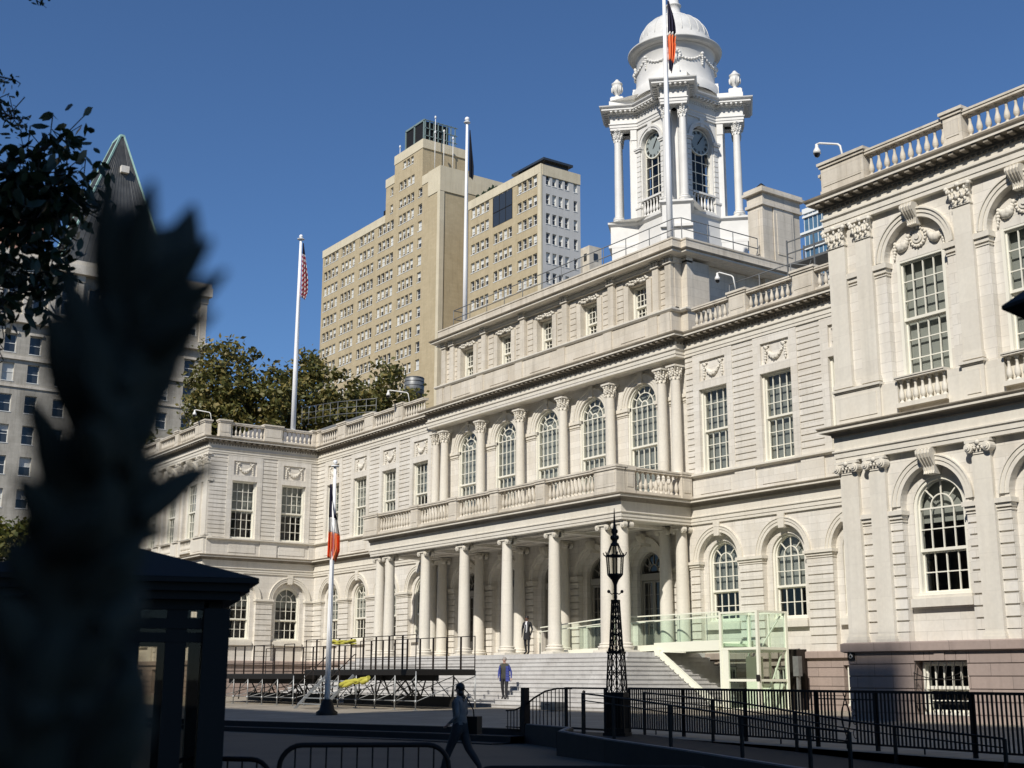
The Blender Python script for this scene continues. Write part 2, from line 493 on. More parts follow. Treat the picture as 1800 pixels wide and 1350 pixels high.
def medallion():
    mb = MB(); rn = random.Random(5)
    def disc(r, y0, y1, n=20):
        P = [(r * math.cos(2 * PI * k / n), r * math.sin(2 * PI * k / n)) for k in range(n)]
        mb.quad(*[(a, y1, b) for a, b in P])
        for k in range(n):
            a, b = P[k], P[(k + 1) % n]
            mb.quad((a[0], y0, a[1]), (b[0], y0, b[1]), (b[0], y1, b[1]), (a[0], y1, a[1]), smooth=True)
    disc(.34, .02, -.05); disc(.25, -.05, -.02); disc(.2, -.02, -.09); disc(.09, -.09, -.13)
    for k in range(16):
        t = 2 * PI * k / 16
        mb.ell((.3 * math.cos(t), -.06, .3 * math.sin(t)), (.05, .05, .05), 6, 4)
    for k in range(5):
        mb.ell((rn.uniform(-.16, .16), -.07, .38 + .06 * k), (.12 - .015 * k, .07, .06), 7, 4)
    for sx in (-1, 1):
        for i in range(9):
            t = i / 8
            x = sx * (.38 + .48 * t); z = .12 - .16 * t - .22 * math.sin(PI * t)
            r = .06 + .1 * math.sin(PI * t) + rn.uniform(-.01, .02)
            mb.ell((x, -.04, z), (r, r * .8, r), 7, 5)
        for k in range(6):
            mb.ell((sx * (.92 + .01 * k), -.04, .0 - .1 * k), (.07 + .03 * math.sin(k), .05, .07), 6, 4)
    return mb.mesh('medallion_relief', M['stone_smooth'])
MEDAL = medallion()

# ---- balusters
BPROF = [(.09, 0), (.09, .05), (.05, .07), (.05, .1), (.085, .13), (.1, .2), (.085, .3), (.048, .42), (.042, .5), (.055, .53), (.042, .56), (.06, .6), (.085, .62), (.085, .66)]
def balustrade(x0, x1, n, z0, ht, m='stone_old', y=0.0, rail=.16, base=.14, nseg=8):
    """rail, plinth and n balusters between x0 and x1, centred on y; one mesh"""
    mb = MB()
    mb.box(x0, x1, y - .17, y + .17, z0, z0 + base)
    mb.box(x0, x1, y - .19, y + .19, z0 + ht - rail, z0 + ht - rail * .45)
    mb.box(x0, x1, y - .22, y + .22, z0 + ht - rail * .45, z0 + ht)
    k = (ht - rail - base) / .66
    st = (x1 - x0) / n
    for i in range(n):
        mb.lathe([(r, z * k) for r, z in BPROF], (x0 + st * (i + .5), y, z0 + base), nseg)
    return mb.mesh('balustrade', M[m])

def pedestal(w, d, z0, z1, m='stone_old', cap=.07):
    mb = MB()
    mb.box(-w / 2 - .03, w / 2 + .03, -d / 2 - .03, d / 2 + .03, z0, z0 + .16)
    mb.box(-w / 2, w / 2, -d / 2, d / 2, z0 + .16, z1 - .2)
    mb.box(-w / 2 + .1, w / 2 - .1, -d / 2 - .02, d / 2 + .02, z0 + .3, z1 - .32)
    mb.box(-w / 2 - .05, w / 2 + .05, -d / 2 - .05, d / 2 + .05, z1 - .2, z1 - .1)
    mb.box(-w / 2 - cap - .03, w / 2 + cap + .03, -d / 2 - cap - .03, d / 2 + cap + .03, z1 - .1, z1)
    return mb.mesh('pedestal', M[m])

# ---- columns (shaft with base and capital as sub-parts)
def shaft_prof(h, r0, r1, n=8):
    return [(r0 + (r1 - r0) * ((i / n) ** 1.7), h * i / n) for i in range(n + 1)]

def ionic_cap(r, half=False):
    """scroll capital, z = 0 at the necking, about .45 r-units tall"""
    mb = MB(); k = r / .28
    mb.lathe([(r, 0), (r * 1.06, .03 * k), (r, .06 * k), (r * 1.02, .1 * k), (r * 1.28, .2 * k), (r * 1.05, .26 * k)], (0, 0, 0), 16)
    for sx in (-1, 1):
        for sy in (-1, 1):
            c = (sx * r * 1.26, 0, .12 * k)
            # volute: shrinking discs facing front and back
            for j, (rr, yy) in enumerate(((.165, 1.12), (.11, 1.22), (.055, 1.3))):
                n = 12; y0, y1 = sy * r * .3, sy * r * yy
                P = [(c[0] + rr * k * math.cos(2 * PI * q / n), c[2] + rr * k * math.sin(2 * PI * q / n)) for q in range(n)]
                mb.quad(*[(a, y1, b) for a, b in P])
                for q in range(n):
                    a, b = P[q], P[(q + 1) % n]
                    mb.quad((a[0], y0, a[1]), (b[0], y0, b[1]), (b[0], y1, b[1]), (a[0], y1, a[1]), smooth=True)
    mb.box(-r * 1.3, r * 1.3, -r * 1.1, r * 1.1, .2 * k, .29 * k)
    for q in range(7):
        t = -.9 + 1.8 * q / 6
        mb.ell((r * t, -r * 1.12, .17 * k), (.045 * k, .05 * k, .05 * k), 6, 4)
    mb.box(-r * 1.42, r * 1.42, -r * 1.36, r * 1.36, .29 * k, .36 * k)
    return mb, .36 * k

def corinth_cap(r, h):
    """bell with two rows of acanthus, corner volutes and abacus; z = 0 at necking"""
    mb = MB()
    mb.lathe([(r, 0), (r * 1.1, .03), (r, .05), (r * 1.02, h * .5), (r * 1.35, h * .86)], (0, 0, 0), 12)
    for row, (zz, n, off, out, hh) in enumerate(((.04, 8, 0, 1.12, h * .42), (h * .32, 8, PI / 8, 1.24, h * .42))):
        for q in range(n):
            t = off + 2 * PI * q / n
            c, s_ = math.cos(t), math.sin(t)
            for u, (rr, sz) in enumerate(((out, .9), (out + .06, 1.0), (out + .22, .75))):
                mb.ell((r * rr * c, r * rr * s_, zz + hh * (.2 + .38 * u)), (r * .26 * sz, r * .26 * sz, hh * .24), 6, 4)
    for q in range(4):
        t = PI / 4 + q * PI / 2
        for u in range(3):
            mb.ell((r * (1.3 + .2 * u) * math.cos(t), r * (1.3 + .2 * u) * math.sin(t), h * (.7 + .07 * u)), (r * .2, r * .2, r * .22), 7, 5)
        t2 = q * PI / 2
        mb.ell((r * 1.35 * math.cos(t2), r * 1.35 * math.sin(t2), h * .9), (r * .18, r * .18, r * .18), 6, 4)
    mb.box(-r * 1.5, r * 1.5, -r * 1.5, r * 1.5, h * .88, h)
    return mb

def base_prof(r):
    return [(r * 1.38, .0), (r * 1.38, .1), (r * 1.42, .11), (r * 1.45, .15), (r * 1.42, .19), (r * 1.2, .2), (r * 1.16, .24), (r * 1.26, .26), (r * 1.27, .29), (r * 1.1, .31), (r, .33)]

def make_column(name, r0, r1, zb, zt, kind, cap_h=.72, m='stone_smooth'):
    """meshes of a column from zb to zt"""
    sh, ba = MB(), MB()
    if kind == 'ionic':
        cp, ch = ionic_cap(r1)
    else:
        cp, ch = corinth_cap(r1, cap_h), cap_h
    ba.box(-r0 * 1.5, r0 * 1.5, -r0 * 1.5, r0 * 1.5, 0, .11)
    ba.lathe([(a, b + .01) for a, b in base_prof(r0)], (0, 0, .1), 24)
    h = zt - ch - zb - .43
    sh.lathe(shaft_prof(h, r0, r1), (0, 0, .43), 28)
    return (sh.mesh('column', M[m]), ba.mesh('column_base', M[m]), cp.mesh('capital', M[m]), .43 + h)

def column(kit, loc, rz=0.0, name='column', parent=None):
    sh, ba, cp, zc = kit
    c = put(name, sh, parent or hall, loc, rz)
    put('column_base', ba, c)
    put('capital', cp, c, (0, 0, zc))
    return c

def pilaster(x0, x1, zb, zt, yf, kind, cap_h, name='pilaster', loc=(0, 0, 0), rz=0.0):
    """flat pilaster x0..x1 on a wall, front at yf"""
    w = x1 - x0; xc = (x0 + x1) / 2
    mb = MB()
    mb.box(x0, x1, yf, yf + .2, zb + .22, zt - cap_h)
    mb.box(x0 - .06, x1 + .06, yf - .06, yf + .2, zb, zb + .1)
    mb.box(x0 - .035, x1 + .035, yf - .035, yf + .2, zb + .1, zb + .18)
    mb.box(x0 - .015, x1 + .015, yf - .015, yf + .2, zb + .18, zb + .22)
    p = mb.build(name, M['stone_smooth'], hall, loc, rz)
    c = MB()
    z0 = zt - cap_h
    if kind == 'ionic':
        c.box(x0 - .02, x1 + .02, yf - .03, yf + .2, z0, z0 + .06)
        c.box(x0 + .02, x1 - .02, yf - .05, yf + .2, z0 + .06, z0 + cap_h * .55)
        c.box(x0 - .08, x1 + .08, yf - .13, yf + .2, z0 + cap_h * .55, z0 + cap_h * .78)
        c.box(x0 - .12, x1 + .12, yf - .15, yf + .2, z0 + cap_h * .8, zt)
        for sx, x in ((-1, x0), (1, x1)):
            for rr, yy in ((.15, -.16), (.1, -.2), (.05, -.235)):
                P = [(x + rr * math.cos(2 * PI * q / 14), z0 + cap_h * .45 + rr * math.sin(2 * PI * q / 14)) for q in range(14)]
                c.quad(*[(a, yf + yy, b) for a, b in P])
                for q in range(14):
                    a, b = P[q], P[(q + 1) % 14]
                    c.quad((a[0], yf + .1, a[1]), (b[0], yf + .1, b[1]), (b[0], yf + yy, b[1]), (a[0], yf + yy, a[1]), smooth=True)
        for q in range(5):
            c.ell((x0 + w * (q + .5) / 5, yf - .1, z0 + cap_h * .42), (.05, .05, .06), 6, 4)
        c.ell((xc, yf - .14, z0 + cap_h * .8), (.09, .06, .08), 7, 4)
    else:
        c.box(x0 - .03, x1 + .03, yf - .04, yf + .2, z0, z0 + .05)
        c.box(x0, x1, yf - .02, yf + .2, z0 + .05, zt - .1)
        for row in range(2):
            n = 3 + row
            c.box(x0 + .01, x1 - .01, yf - .025, yf, z0 + cap_h * (.04 + .3 * row), z0 + cap_h * (.07 + .3 * row))
            for q in range(n):
                x = x0 + w * (q + (.5 if row == 0 else 0)) / (n if row == 0 else n - 1)
                for u in range(3):
                    c.ell((x, yf - .03 - .045 * u * u - .02 * row, z0 + cap_h * (.1 + .3 * row + .115 * u)), (.078 - .016 * u, .04, cap_h * .1), 6, 4)
        for sx, x in ((-1, x0 - .03), (1, x1 + .03)):
            for u in range(3):
                c.ell((x + sx * .03 * u, yf - .08 - .03 * u, z0 + cap_h * (.7 + .06 * u)), (.075, .07, .075), 7, 5)
        c.ell((xc, yf - .12, z0 + cap_h * .9), (.09, .07, .08), 7, 5)
        c.box(x0 - .11, x1 + .11, yf - .13, yf + .2, zt - .1, zt)
    c.build('capital', M['stone_smooth'], p)
    return p

def keystone(x, z0, z1, yf, w, scroll=False):
    mb = MB()
    if not scroll:
        n = len(mb.v)
        a, b = w * .42, w * .55
        mb.v += [(x - a, yf, z0), (x + a, yf, z0), (x + b, yf, z1), (x - b, yf, z1), (x - a, yf + .4, z0), (x + a, yf + .4, z0), (x + b, yf + .4, z1), (x - b, yf + .4, z1)]
        for q in ((0, 1, 2, 3), (0, 4, 5, 1), (1, 5, 6, 2), (2, 6, 7, 3), (3, 7, 4, 0)):
            mb.f.append(tuple(n + i for i in q)); mb.sm.append(False)
    else:
        pr = [(.06, 0), (.03, .12), (.06, .3), (.16, .45), (.27, .62), (.33, .78), (.32, .92), (.22, 1.0)]
        h = z1 - z0; half = w / 2
        for i in range(len(pr) - 1):
            (d0, t0), (d1, t1) = pr[i], pr[i + 1]
            w0, w1 = half * (.68 + .32 * t0), half * (.68 + .32 * t1)
            mb.quad((x - w0, yf - d0, z0 + h * t0), (x + w0, yf - d0, z0 + h * t0), (x + w1, yf - d1, z0 + h * t1), (x - w1, yf - d1, z0 + h * t1))
            for s_, ww0, ww1 in ((-1, w0, w1), (1, w0, w1)):
                mb.quad((x + s_ * ww0, yf - d0, z0 + h * t0), (x + s_ * ww0, yf + .4, z0 + h * t0), (x + s_ * ww1, yf + .4, z0 + h * t1), (x + s_ * ww1, yf - d1, z0 + h * t1))
            for q in range(4):
                u = -.7 + 1.4 * q / 3
                mb.bar((x + u * w0, yf - d0 - .012, z0 + h * t0), (x + u * w1, yf - d1 - .012, z0 + h * t1), .035, .04)
        mb.quad((x - half * .68, yf - .06, z0), (x + half * .68, yf - .06, z0), (x + half * .68, yf + .4, z0), (x - half * .68, yf + .4, z0))
        mb.quad((x - half, yf - .22, z1), (x + half, yf - .22, z1), (x + half, yf + .4, z1), (x - half, yf + .4, z1))
    return mb

# ---- ground-floor bay and upper-floor bay (local: wall plane y = 0, outward -Y)
ZF = -.30       # top of the brownstone base / porch floor
def arched_bay(wall, trim, x, x0, x1, big_key=False, y=0.0):
    """round-headed recess with the window opening in its back"""
    rn, zs = (1.28, 3.85) if not big_key else (1.2, 3.9)
    arch_plate(wall, x0, x1, 3.78, 5.62, x, zs, rn, y, y + .27)
    yb = y + .27
    arch_plate(wall, x - rn - .01, x + rn + .01, 1.1, zs + rn + .05, x, 3.82, .95, yb, yb + .42)
    wall.box(x - rn, x + rn, yb, yb + .3, ZF, 1.1)
    ring(trim, x, zs, rn, rn + .14, y - .045, y + .1); ring(trim, x, zs, rn + .14, rn + .27, y - .075, y + .1)
    ring(trim, x, zs, rn + .27, rn + .31, y - .11, y + .1)
    trim.box(x - 1.12, x + 1.12, yb - .2, yb + .2, .74, 1.0)
    trim.box(x - 1.06, x + 1.06, yb - .13, yb + .2, 1.0, 1.09)

def impost(trim, x0, x1, z=3.64, h=.24, y=0.0, d=.1):
    trim.box(x0 - d * .4, x1 + d * .4, y - d * .55, y + .25, z, z + h * .45)
    trim.box(x0 - d, x1 + d, y - d - .02, y + .25, z + h * .45, z + h)
    trim.box(x0 - .03, x1 + .03, y - .03, y + .25, z - .1, z - .06)

def upper_bay(wall, x, y=0.0):
    """plain surround with swag panel over a square-headed window"""
    yf = y - .035
    wall.box(x - 1.32, x - .93, yf, y + .42, 7.9, 13.79); wall.box(x + .93, x + 1.32, yf, y + .42, 7.9, 13.79)
    wall.box(x - .93, x + .93, yf, y + .42, 12.0, 12.4); wall.box(x - .93, x + .93, yf, y + .42, 13.39, 13.79)
    wall.box(x - .93, x - .86, yf, y + .42, 12.4, 13.39); wall.box(x + .86, x + .93, yf, y + .42, 12.4, 13.39)
    wall.box(x - .86, x + .86, y + .07, y + .42, 12.4, 13.39)
    wall.box(x - .93, x + .93, y + .0, y + .42, 7.9, 7.98)

def flank(name, xs, x_lo, x_hi, loc, rz, keys, shades):
    """two storeys of plain wing/flank bays between x_lo and x_hi"""
    wall, trim = MB(), MB()
    edges = [x_lo] + [v for x in xs for v in (x - 1.28, x + 1.28)] + [x_hi]
    for i in range(0, len(edges), 2):
        a, b = edges[i], edges[i + 1]
        if b - a > .05:
            courses(wall, a, b, ZF + .28, 3.56, 10, 0, .4)
            wall.box(a - .02, b + .02, -.03, .4, ZF, ZF + .28)
            impost(trim, a, b)
            wall.box(a + .001, b - .001, 0, .4, 3.56, 3.79)
    mids = [x_lo] + [(xs[i] + xs[i + 1]) / 2 for i in range(len(xs) - 1)] + [x_hi]
    for i, x in enumerate(xs):
        arched_bay(wall, trim, x, mids[i], mids[i + 1])
        upper_bay(wall, x)
    edges = [x_lo] + [v for x in xs for v in (x - 1.32, x + 1.32)] + [x_hi]
    for i in range(0, len(edges), 2):
        a, b = edges[i], edges[i + 1]
        if b - a > .03: courses(wall, a, b, 7.97, 13.79, 20, 0, .4)
    # dado zone with panels
    wall.box(x_lo, x_hi, -.02, .4, 6.7, 7.82)
    for i, x in enumerate(xs):
        wall.box(x + 1.32, min(x + 2.6, x_hi), -.09, .1, 6.75, 7.82)
        wall.box(x - 1.0, x + 1.0, -.05, .1, 7.0, 7.6)
    w = wall.build(name, M['stone'], hall, loc, rz)
    trim.build('archivolt', M['stone_smooth'], hall, loc, rz)
    for i, x in enumerate(xs):
        c, s_ = math.cos(rz), math.sin(rz)
        def at(lx, ly, lz): return (loc[0] + lx * c - ly * s_, loc[1] + lx * s_ + ly * c, loc[2] + lz)
        keystone(0, 4.98, 5.62, -.1, .38).build('keystone', M['stone_smooth'], hall, at(x, 0, 0), rz)
        window(keys[i], at(x, .52, 0), rz)
        window(shades[i], at(x, .3, 0), rz)
        put('garland_relief', GARLAND, hall, at(x, .06, 13.18), rz)
    return w

flank('wall', BAYS, 11.4, XW, (0, 0, 0), 0, ['lower', 'lower', 'lower_dark', 'lower'], ['upper'] * 4)
flank('wall', [-x for x in reversed(BAYS)], -XW, -11.4, (0, 0, 0), 0, ['lower'] * 4, ['upper', 'upper', 'upper', 'upper_half'])
flank('wall', RB, YWALL, -.0, (-XW, 0, 0), PI / 2, ['lower_dark', 'lower_dark'], ['upper_half', 'upper_half'])
flank('wall', [-x for x in reversed(RB)], 0.0, -YWALL, (XW, 0, 0), -PI / 2, ['lower', 'lower'], ['upper', 'upper'])

# ---- wings' fronts
def wing(sgn):
    bays = sorted(sgn * x for x in WB)
    wall, trim, old = MB(), MB(), MB()
    pil = [(27.75, 28.47), (28.93, 29.57), (32.82, 33.46), (36.74, 37.38), (40.65, 41.27), (41.75, 42.45)]
    pil = sorted(tuple(sorted((sgn * a, sgn * b))) for a, b in pil)
    lo, hi = min(sgn * XW, sgn * XE), max(sgn * XW, sgn * XE)
    y = YWALL
    lo, hi = lo + .04, hi - .04
    edges = [lo] + [v for x in bays for v in (x - 1.2, x + 1.2)] + [hi]
    for i in range(0, len(edges), 2):
        a, b = edges[i], edges[i + 1]
        courses(wall, a, b, ZF + .28, 3.5, 10, y, y + .4)
        wall.box(a, b, y - .02, y + .4, ZF, ZF + .28)
        wall.box(a + .001, b - .001, y, y + .4, 3.5, 3.79)
        impost(trim, a, b, 3.52, .26, y)
        wall.box(a, b, y, y + .4, 7.95, 11.7)
        impost(trim, a, b, 11.68, .32, y)
        wall.box(a + .001, b - .001, y, y + .4, 11.7, 12.05)
    mids = [lo] + [(bays[i] + bays[i + 1]) / 2 for i in range(2)] + [hi]
    for i, x in enumerate(bays):
        arched_bay(wall, trim, x, mids[i], mids[i + 1], True, y)
        # upper floor: blind arch with relief over a square-headed window
        arch_plate(wall, mids[i], mids[i + 1], 12.03, 13.8, x, 12.03, 1.2, y, y + .24)
        ring(trim, x, 12.03, 1.2, 1.33, y - .05, y + .1); ring(trim, x, 12.03, 1.33, 1.46, y - .085, y + .1); ring(trim, x, 12.03, 1.46, 1.51, y - .13, y + .1)
        yb = y + .24
        wall.box(x - 1.2, x + 1.2, yb, yb + .3, 12.0, 13.3)
        wall.box(x - 1.2, x - .93, yb, yb + .4, 7.9, 12.0); wall.box(x + .93, x + 1.2, yb, yb + .4, 7.9, 12.0)
        keystone(x, 4.8, 5.58, y - .04, .56, True).build('keystone', M['stone_smooth'], hall)
        keystone(x, 12.98, 13.68, y - .04, .5, True).build('keystone', M['stone_smooth'], hall)
        window('lower_dark' if i == (0 if sgn > 0 else 2) else 'lower', (x, yb + .24, 0))
        window('upper', (x, yb + .16, 0))
        put('medallion_relief', MEDAL, hall, (x, yb, 12.62))
        put('balustrade', balustrade(x - .95, x + .95, 7, 7.02, 1.0, 'stone_smooth', y - .08, rail=.1), hall)
        old.box(x - 1.25, x + 1.25, y + .02, y + .4, 6.7, 7.95)
    for a, b in pil:
        pilaster(a, b, ZF, 5.58, YW, 'ionic', .42)
        pilaster(a, b, 8.08, 13.78, YW, 'corinthian', .74)
    # pedestal course under the upper pilasters
    groups = [(27.78, 29.6), (32.78, 33.5), (36.7, 37.42), (40.6, 42.47)]
    for a, b in groups:
        a, b = sorted((sgn * a, sgn * b))
        old.box(a - .02, b + .02, YW - .05, y + .4, 6.7, 7.9)
        old.box(a - .09, b + .09, YW - .14, y + .4, 7.94, 8.02)
        old.box(a - .05, b + .05, YW - .09, y + .4, 7.9, 7.94)
        old.box(a + .12, b - .12, YW - .075, y, 7.0, 7.75)
    for i, x in enumerate(bays):
        for s_ in (-1, 1):
            old.box(x + s_ * .95, x + s_ * 1.62, y - .12, y + .4, 6.7, 7.92)
    wall.build('wall', M['stone'], hall)
    trim.build('archivolt', M['stone_smooth'], hall)
    old.build('dado', M['stone_smooth'], hall)
    # outer side and back
    sd = MB()
    sx = sgn * XE
    sd.box(sx - .2, sx + .0, YWALL, YBACK, -3.4, 14.0)
    sd.build('wall', M['stone'], hall)
wing(1); wing(-1)

# ---- centre: arcade of tall windows between columns, first floor
wall, trim = MB(), MB()
CX = [-8, -4, 0, 4, 8]
yc = .16
for x in CX:
    arch_plate(wall, x - 2 if x > -8 else -11.4, x + 2 if x < 8 else 11.4, 12.05, 13.9, x, 12.05, 1.12, yc, yc + .5)
    ring(trim, x, 12.05, 1.12, 1.27, yc - .06, yc + .1); ring(trim, x, 12.05, 1.27, 1.43, yc - .1, yc + .1); ring(trim, x, 12.05, 1.43, 1.55, yc - .14, yc + .1)
    keystone(x, 13.12, 13.75, yc - .16, .34).build('keystone', M['stone_smooth'], hall)
    window('hall', (x, yc + .22, 0))
pe = [-11.4] + [v for x in CX for v in (x - 1.12, x + 1.12)] + [11.4]
for i in range(0, len(pe), 2):
    a, b = pe[i], pe[i + 1]
    wall.box(a, b, yc, yc + .5, 6.7, 12.05)
    impost(trim, a, b, 11.72, .34, yc, .1)
wall.box(-11.4, 11.4, yc + .1, yc + .5, 6.7, 7.0)
# ground floor under the porch: doors in arched recesses, rusticated piers
yg = .1
for i, x in enumerate(CX):
    arch_plate(wall, x - 2 if x > -8 else -11.6, x + 2 if x < 8 else 11.6, 3.78, 5.75, x, 3.8, 1.28, yg, yg + .3)
    arch_plate(wall, x - 1.29, x + 1.29, ZF, 5.1, x, 3.75, .92, yg + .3, yg + .8)
    ring(trim, x, 3.8, 1.28, 1.45, yg - .05, yg + .1); ring(trim, x, 3.8, 1.45, 1.58, yg - .09, yg + .1)
    keystone(x, 4.9, 5.5, yg - .06, .42, True).build('keystone', M['stone_smooth'], hall)
    d, gl = MB(), MB()
    y = yg + .62
    d.box(x - .92, x - .8, y - .1, y + .1, ZF, 3.75); d.box(x + .8, x + .92, y - .1, y + .1, ZF, 3.75)
    d.box(x - .8, x + .8, y - .14, y + .1, 3.3, 3.62)
    ring(d, x, 3.75, .82, .92, y - .1, y + .1)
    for an in (30, 60, 90, 120, 150):
        d.bar((x + .3 * math.cos(rad(an)), y, 3.75 + .3 * math.sin(rad(an))), (x + .84 * math.cos(rad(an)), y, 3.75 + .84 * math.sin(rad(an))), .035, .05, up=(0, 1, 0))
    ring(d, x, 3.75, .28, .33, y - .03, y + .03)
    for s_ in (-1, 1):
        a, b = (x - .79, x - .01) if s_ < 0 else (x + .01, x + .79)
        bars(d, a, b, .55, 3.28, 2, 4, y, .03, .035, .1)
        d.box(a, b, y - .035, y + .035, ZF + .02, .55)
        d.box(a + .12, b - .12, y - .055, y, ZF + .2, .42)
    gl.quad((x - .8, y + .02, .5), (x + .8, y + .02, .5), (x + .8, y + .02, 3.3), (x - .8, y + .02, 3.3))
    gl.quad(*[(a, y + .02, b) for a, b in arc(x, 3.75, .85, 0, PI, 14)])
    dr = d.build('door', M['frame_grey'], hall)
    gl.build('glass', M['glass'], dr)
pe = [-11.6] + [v for x in CX for v in (x - 1.28, x + 1.28)] + [11.6]
for i in range(0, len(pe), 2):
    a, b = pe[i], pe[i + 1]
    courses(wall, a, b, ZF + .28, 3.5, 10, yg, yg + .5)
    wall.box(a, b, yg - .02, yg + .5, ZF, ZF + .28)
    wall.box(a + .001, b - .001, yg, yg + .5, 3.5, 3.79)
    impost(trim, a, b, 3.5, .28, yg)
wall.build('wall', M['stone'], hall)
trim.build('archivolt', M['stone_smooth'], hall)

HALLCOL = make_column('column', .265, .225, 7.75, 13.42, 'corinthian', .74)
for x in (-11, -10, -6, -2, 2, 6, 10, 11):
    column(HALLCOL, (x, -.28, 7.75))
ped = MB()
for x in (-10.5, -6, -2, 2, 6, 10.5):
    w = .95 if abs(x) > 10 else .42
    ped.box(x - w, x + w, -.72, .3, 6.7, 7.72); ped.box(x - w - .05, x + w + .05, -.77, .3, 7.62, 7.75)
ped.build('dado', M['stone_old'], hall)
PORCOL = make_column('column', .32, .262, ZF, 5.62, 'ionic')
for x in (-11.15, -10, -6, -2, 2, 6, 10, 11.15):
    column(PORCOL, (x, -3.92, ZF))
for x in (-11.15, -10, -6, -2, 2, 6, 10, 11.15):
    column(PORCOL, (x, -.3, ZF))

# ---- entablatures: one continuous run round wings, flanks and centre
def path(jog_x, jog_y):
    return [(-XE, YBACK), (-XE, YW), (-XW, YW), (-XW, -.02), (-jog_x, -.02), (-jog_x, jog_y), (jog_x, jog_y), (jog_x, -.02), (XW, -.02), (XW, YW), (XE, YW), (XE, YBACK)]
low = MB()
P = path(11.56, -4.3)
low.sweep([(-.25, 5.6), (.07, 5.6), (.07, 5.73), (.1, 5.73), (.1, 5.89), (.15, 5.92), (.15, 5.97), (.09, 5.99), (.09, 6.42), (-.25, 6.42)], P)
low.sweep([(.3, 6.602), (.44, 6.592), (.44, 6.675), (.46, 6.675), (-.25, 6.72)], P)
ls = MB(); ls.sweep([(-.25, 6.422), (.092, 6.422), (.14, 6.44), (.16, 6.52), (.2, 6.585), (.432, 6.588), (-.25, 6.64)], P); ls.build('cornice_soffit', M['soot_shade'], hall)
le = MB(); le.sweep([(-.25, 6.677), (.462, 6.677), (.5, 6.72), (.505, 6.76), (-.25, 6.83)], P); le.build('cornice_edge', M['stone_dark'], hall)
low.build('cornice', M['stone_smooth'], hall)
up = MB()
P2 = path(11.4, -.6)
up.sweep([(-.25, 13.76), (.05, 13.76), (.05, 13.9), (.08, 13.9), (.08, 14.08), (.14, 14.12), (.14, 14.18), (.06, 14.2), (.06, 14.5), (-.25, 14.5)], P2)
up.sweep([(.3, 14.71), (.46, 14.7), (.46, 14.79), (.48, 14.79), (-.25, 14.85)], P2)
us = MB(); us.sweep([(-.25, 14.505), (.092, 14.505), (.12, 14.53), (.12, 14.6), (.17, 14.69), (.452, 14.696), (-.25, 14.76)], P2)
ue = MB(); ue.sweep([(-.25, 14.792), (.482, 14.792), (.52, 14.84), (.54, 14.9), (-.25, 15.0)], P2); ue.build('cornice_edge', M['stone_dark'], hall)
def along(P, step, fn, skip_ends=1):
    for i in range(len(P) - 1):
        a, b = Vector(P[i]), Vector(P[i + 1])
        L = (b - a).length; d = (b - a) / L; nrm = Vector((d.y, -d.x))
        n = int(L / step)
        for k in range(n + 1):
            p = a + d * (L - n * step) / 2 + d * step * k
            fn(p, d, nrm)
def dentil(mb, z0, z1, d0, d1, w):
    def fn(p, d, nrm):
        q0, q1 = p + nrm * d0, p + nrm * d1
        mb.bar((q0.x, q0.y, (z0 + z1) / 2), (q1.x, q1.y, (z0 + z1) / 2), w, z1 - z0)
    return fn
vis = [(-XE, YW), (-XW, YW), (-XW, -.02), (-11.4, -.02), (-11.4, -.6), (11.4, -.6), (11.4, -.02), (XW, -.02), (XW, YW), (XE, YW)]
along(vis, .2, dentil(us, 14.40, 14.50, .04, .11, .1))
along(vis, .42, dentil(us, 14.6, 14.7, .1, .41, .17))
up.build('cornice', M['stone_smooth'], hall); us.build('cornice_soffit', M['soot_shade'], hall)
tb = MB()
tb.box(-6.85, 6.85, -.655, -.5, 13.79, 14.42)
tb.build('frieze_tablet', M['stone'], hall)

# portico ceiling, balcony floor, centre soffit
sl_ = MB()
sl_.box(-11.45, 11.45, -4.2, .1, 5.66, 5.8)
sl_.box(-11.45, 11.45, -4.3, .15, 6.5, 6.72)
for x in (-10, -6, -2, 2, 6, 10):
    sl_.box(x - .22, x + .22, -4.0, .1, 5.5, 5.66)
for x in CX:
    for k in range(3):
        sl_.box(x - 1.5, x + 1.5, -3.5 + k * 1.1, -3.3 + k * 1.1, 5.58, 5.66)
sl_.box(-11.5, 11.5, -3.65, -3.55, 5.53, 5.66)
sl_.box(-11.38, 11.38, -.55, .16, 13.77, 13.9)
sl_.build('soffit', M['stone'], hall)

# ---- brownstone base
bs = MB()
PB = [(-XE, YBACK), (-XE, YW), (-XW, YW), (-XW, 0), (XW, 0), (XW, YW), (XE, YW), (XE, YBACK)]
# base walls with window openings (fronts of wings), plain elsewhere
def base_wall(x0, x1, y, opens, rot=None):
    xs = [x0]
    for o in opens: xs += [o - .95, o + .95]
    xs.append(x1)
    for i in range(0, len(xs), 2):
        a, b = xs[i], xs[i + 1]
        z = -.62
        for k in range(6):
            z1 = z - (.37 if k < 5 else .9)
            bs.box(a, b, y, y + .6, z1 + .03, z)
            z = z1
        bs.box(a + .003, b - .003, y + .03, y + .6, -3.4, -.6)
    for o in opens:
        n = 5
        for k in range(n):
            a = o - .95 + 1.9 * k / n
            bs.box(a + .01, a + 1.9 / n - .01, y - (.03 if k == 2 else 0), y + .6, -.86 - .02, -.6)
        bs.box(o - .95, o + .95, y, y + .6, -3.4, -2.5)
for sg in (-1, 1):
    a, b = sorted((sg * XW, sg * XE))
    base_wall(a, b, YW - .06, sorted(sg * x for x in WB))
    base_wall(*sorted((sg * 11.5, sg * XW)), -.06, sorted(sg * x for x in BAYS))
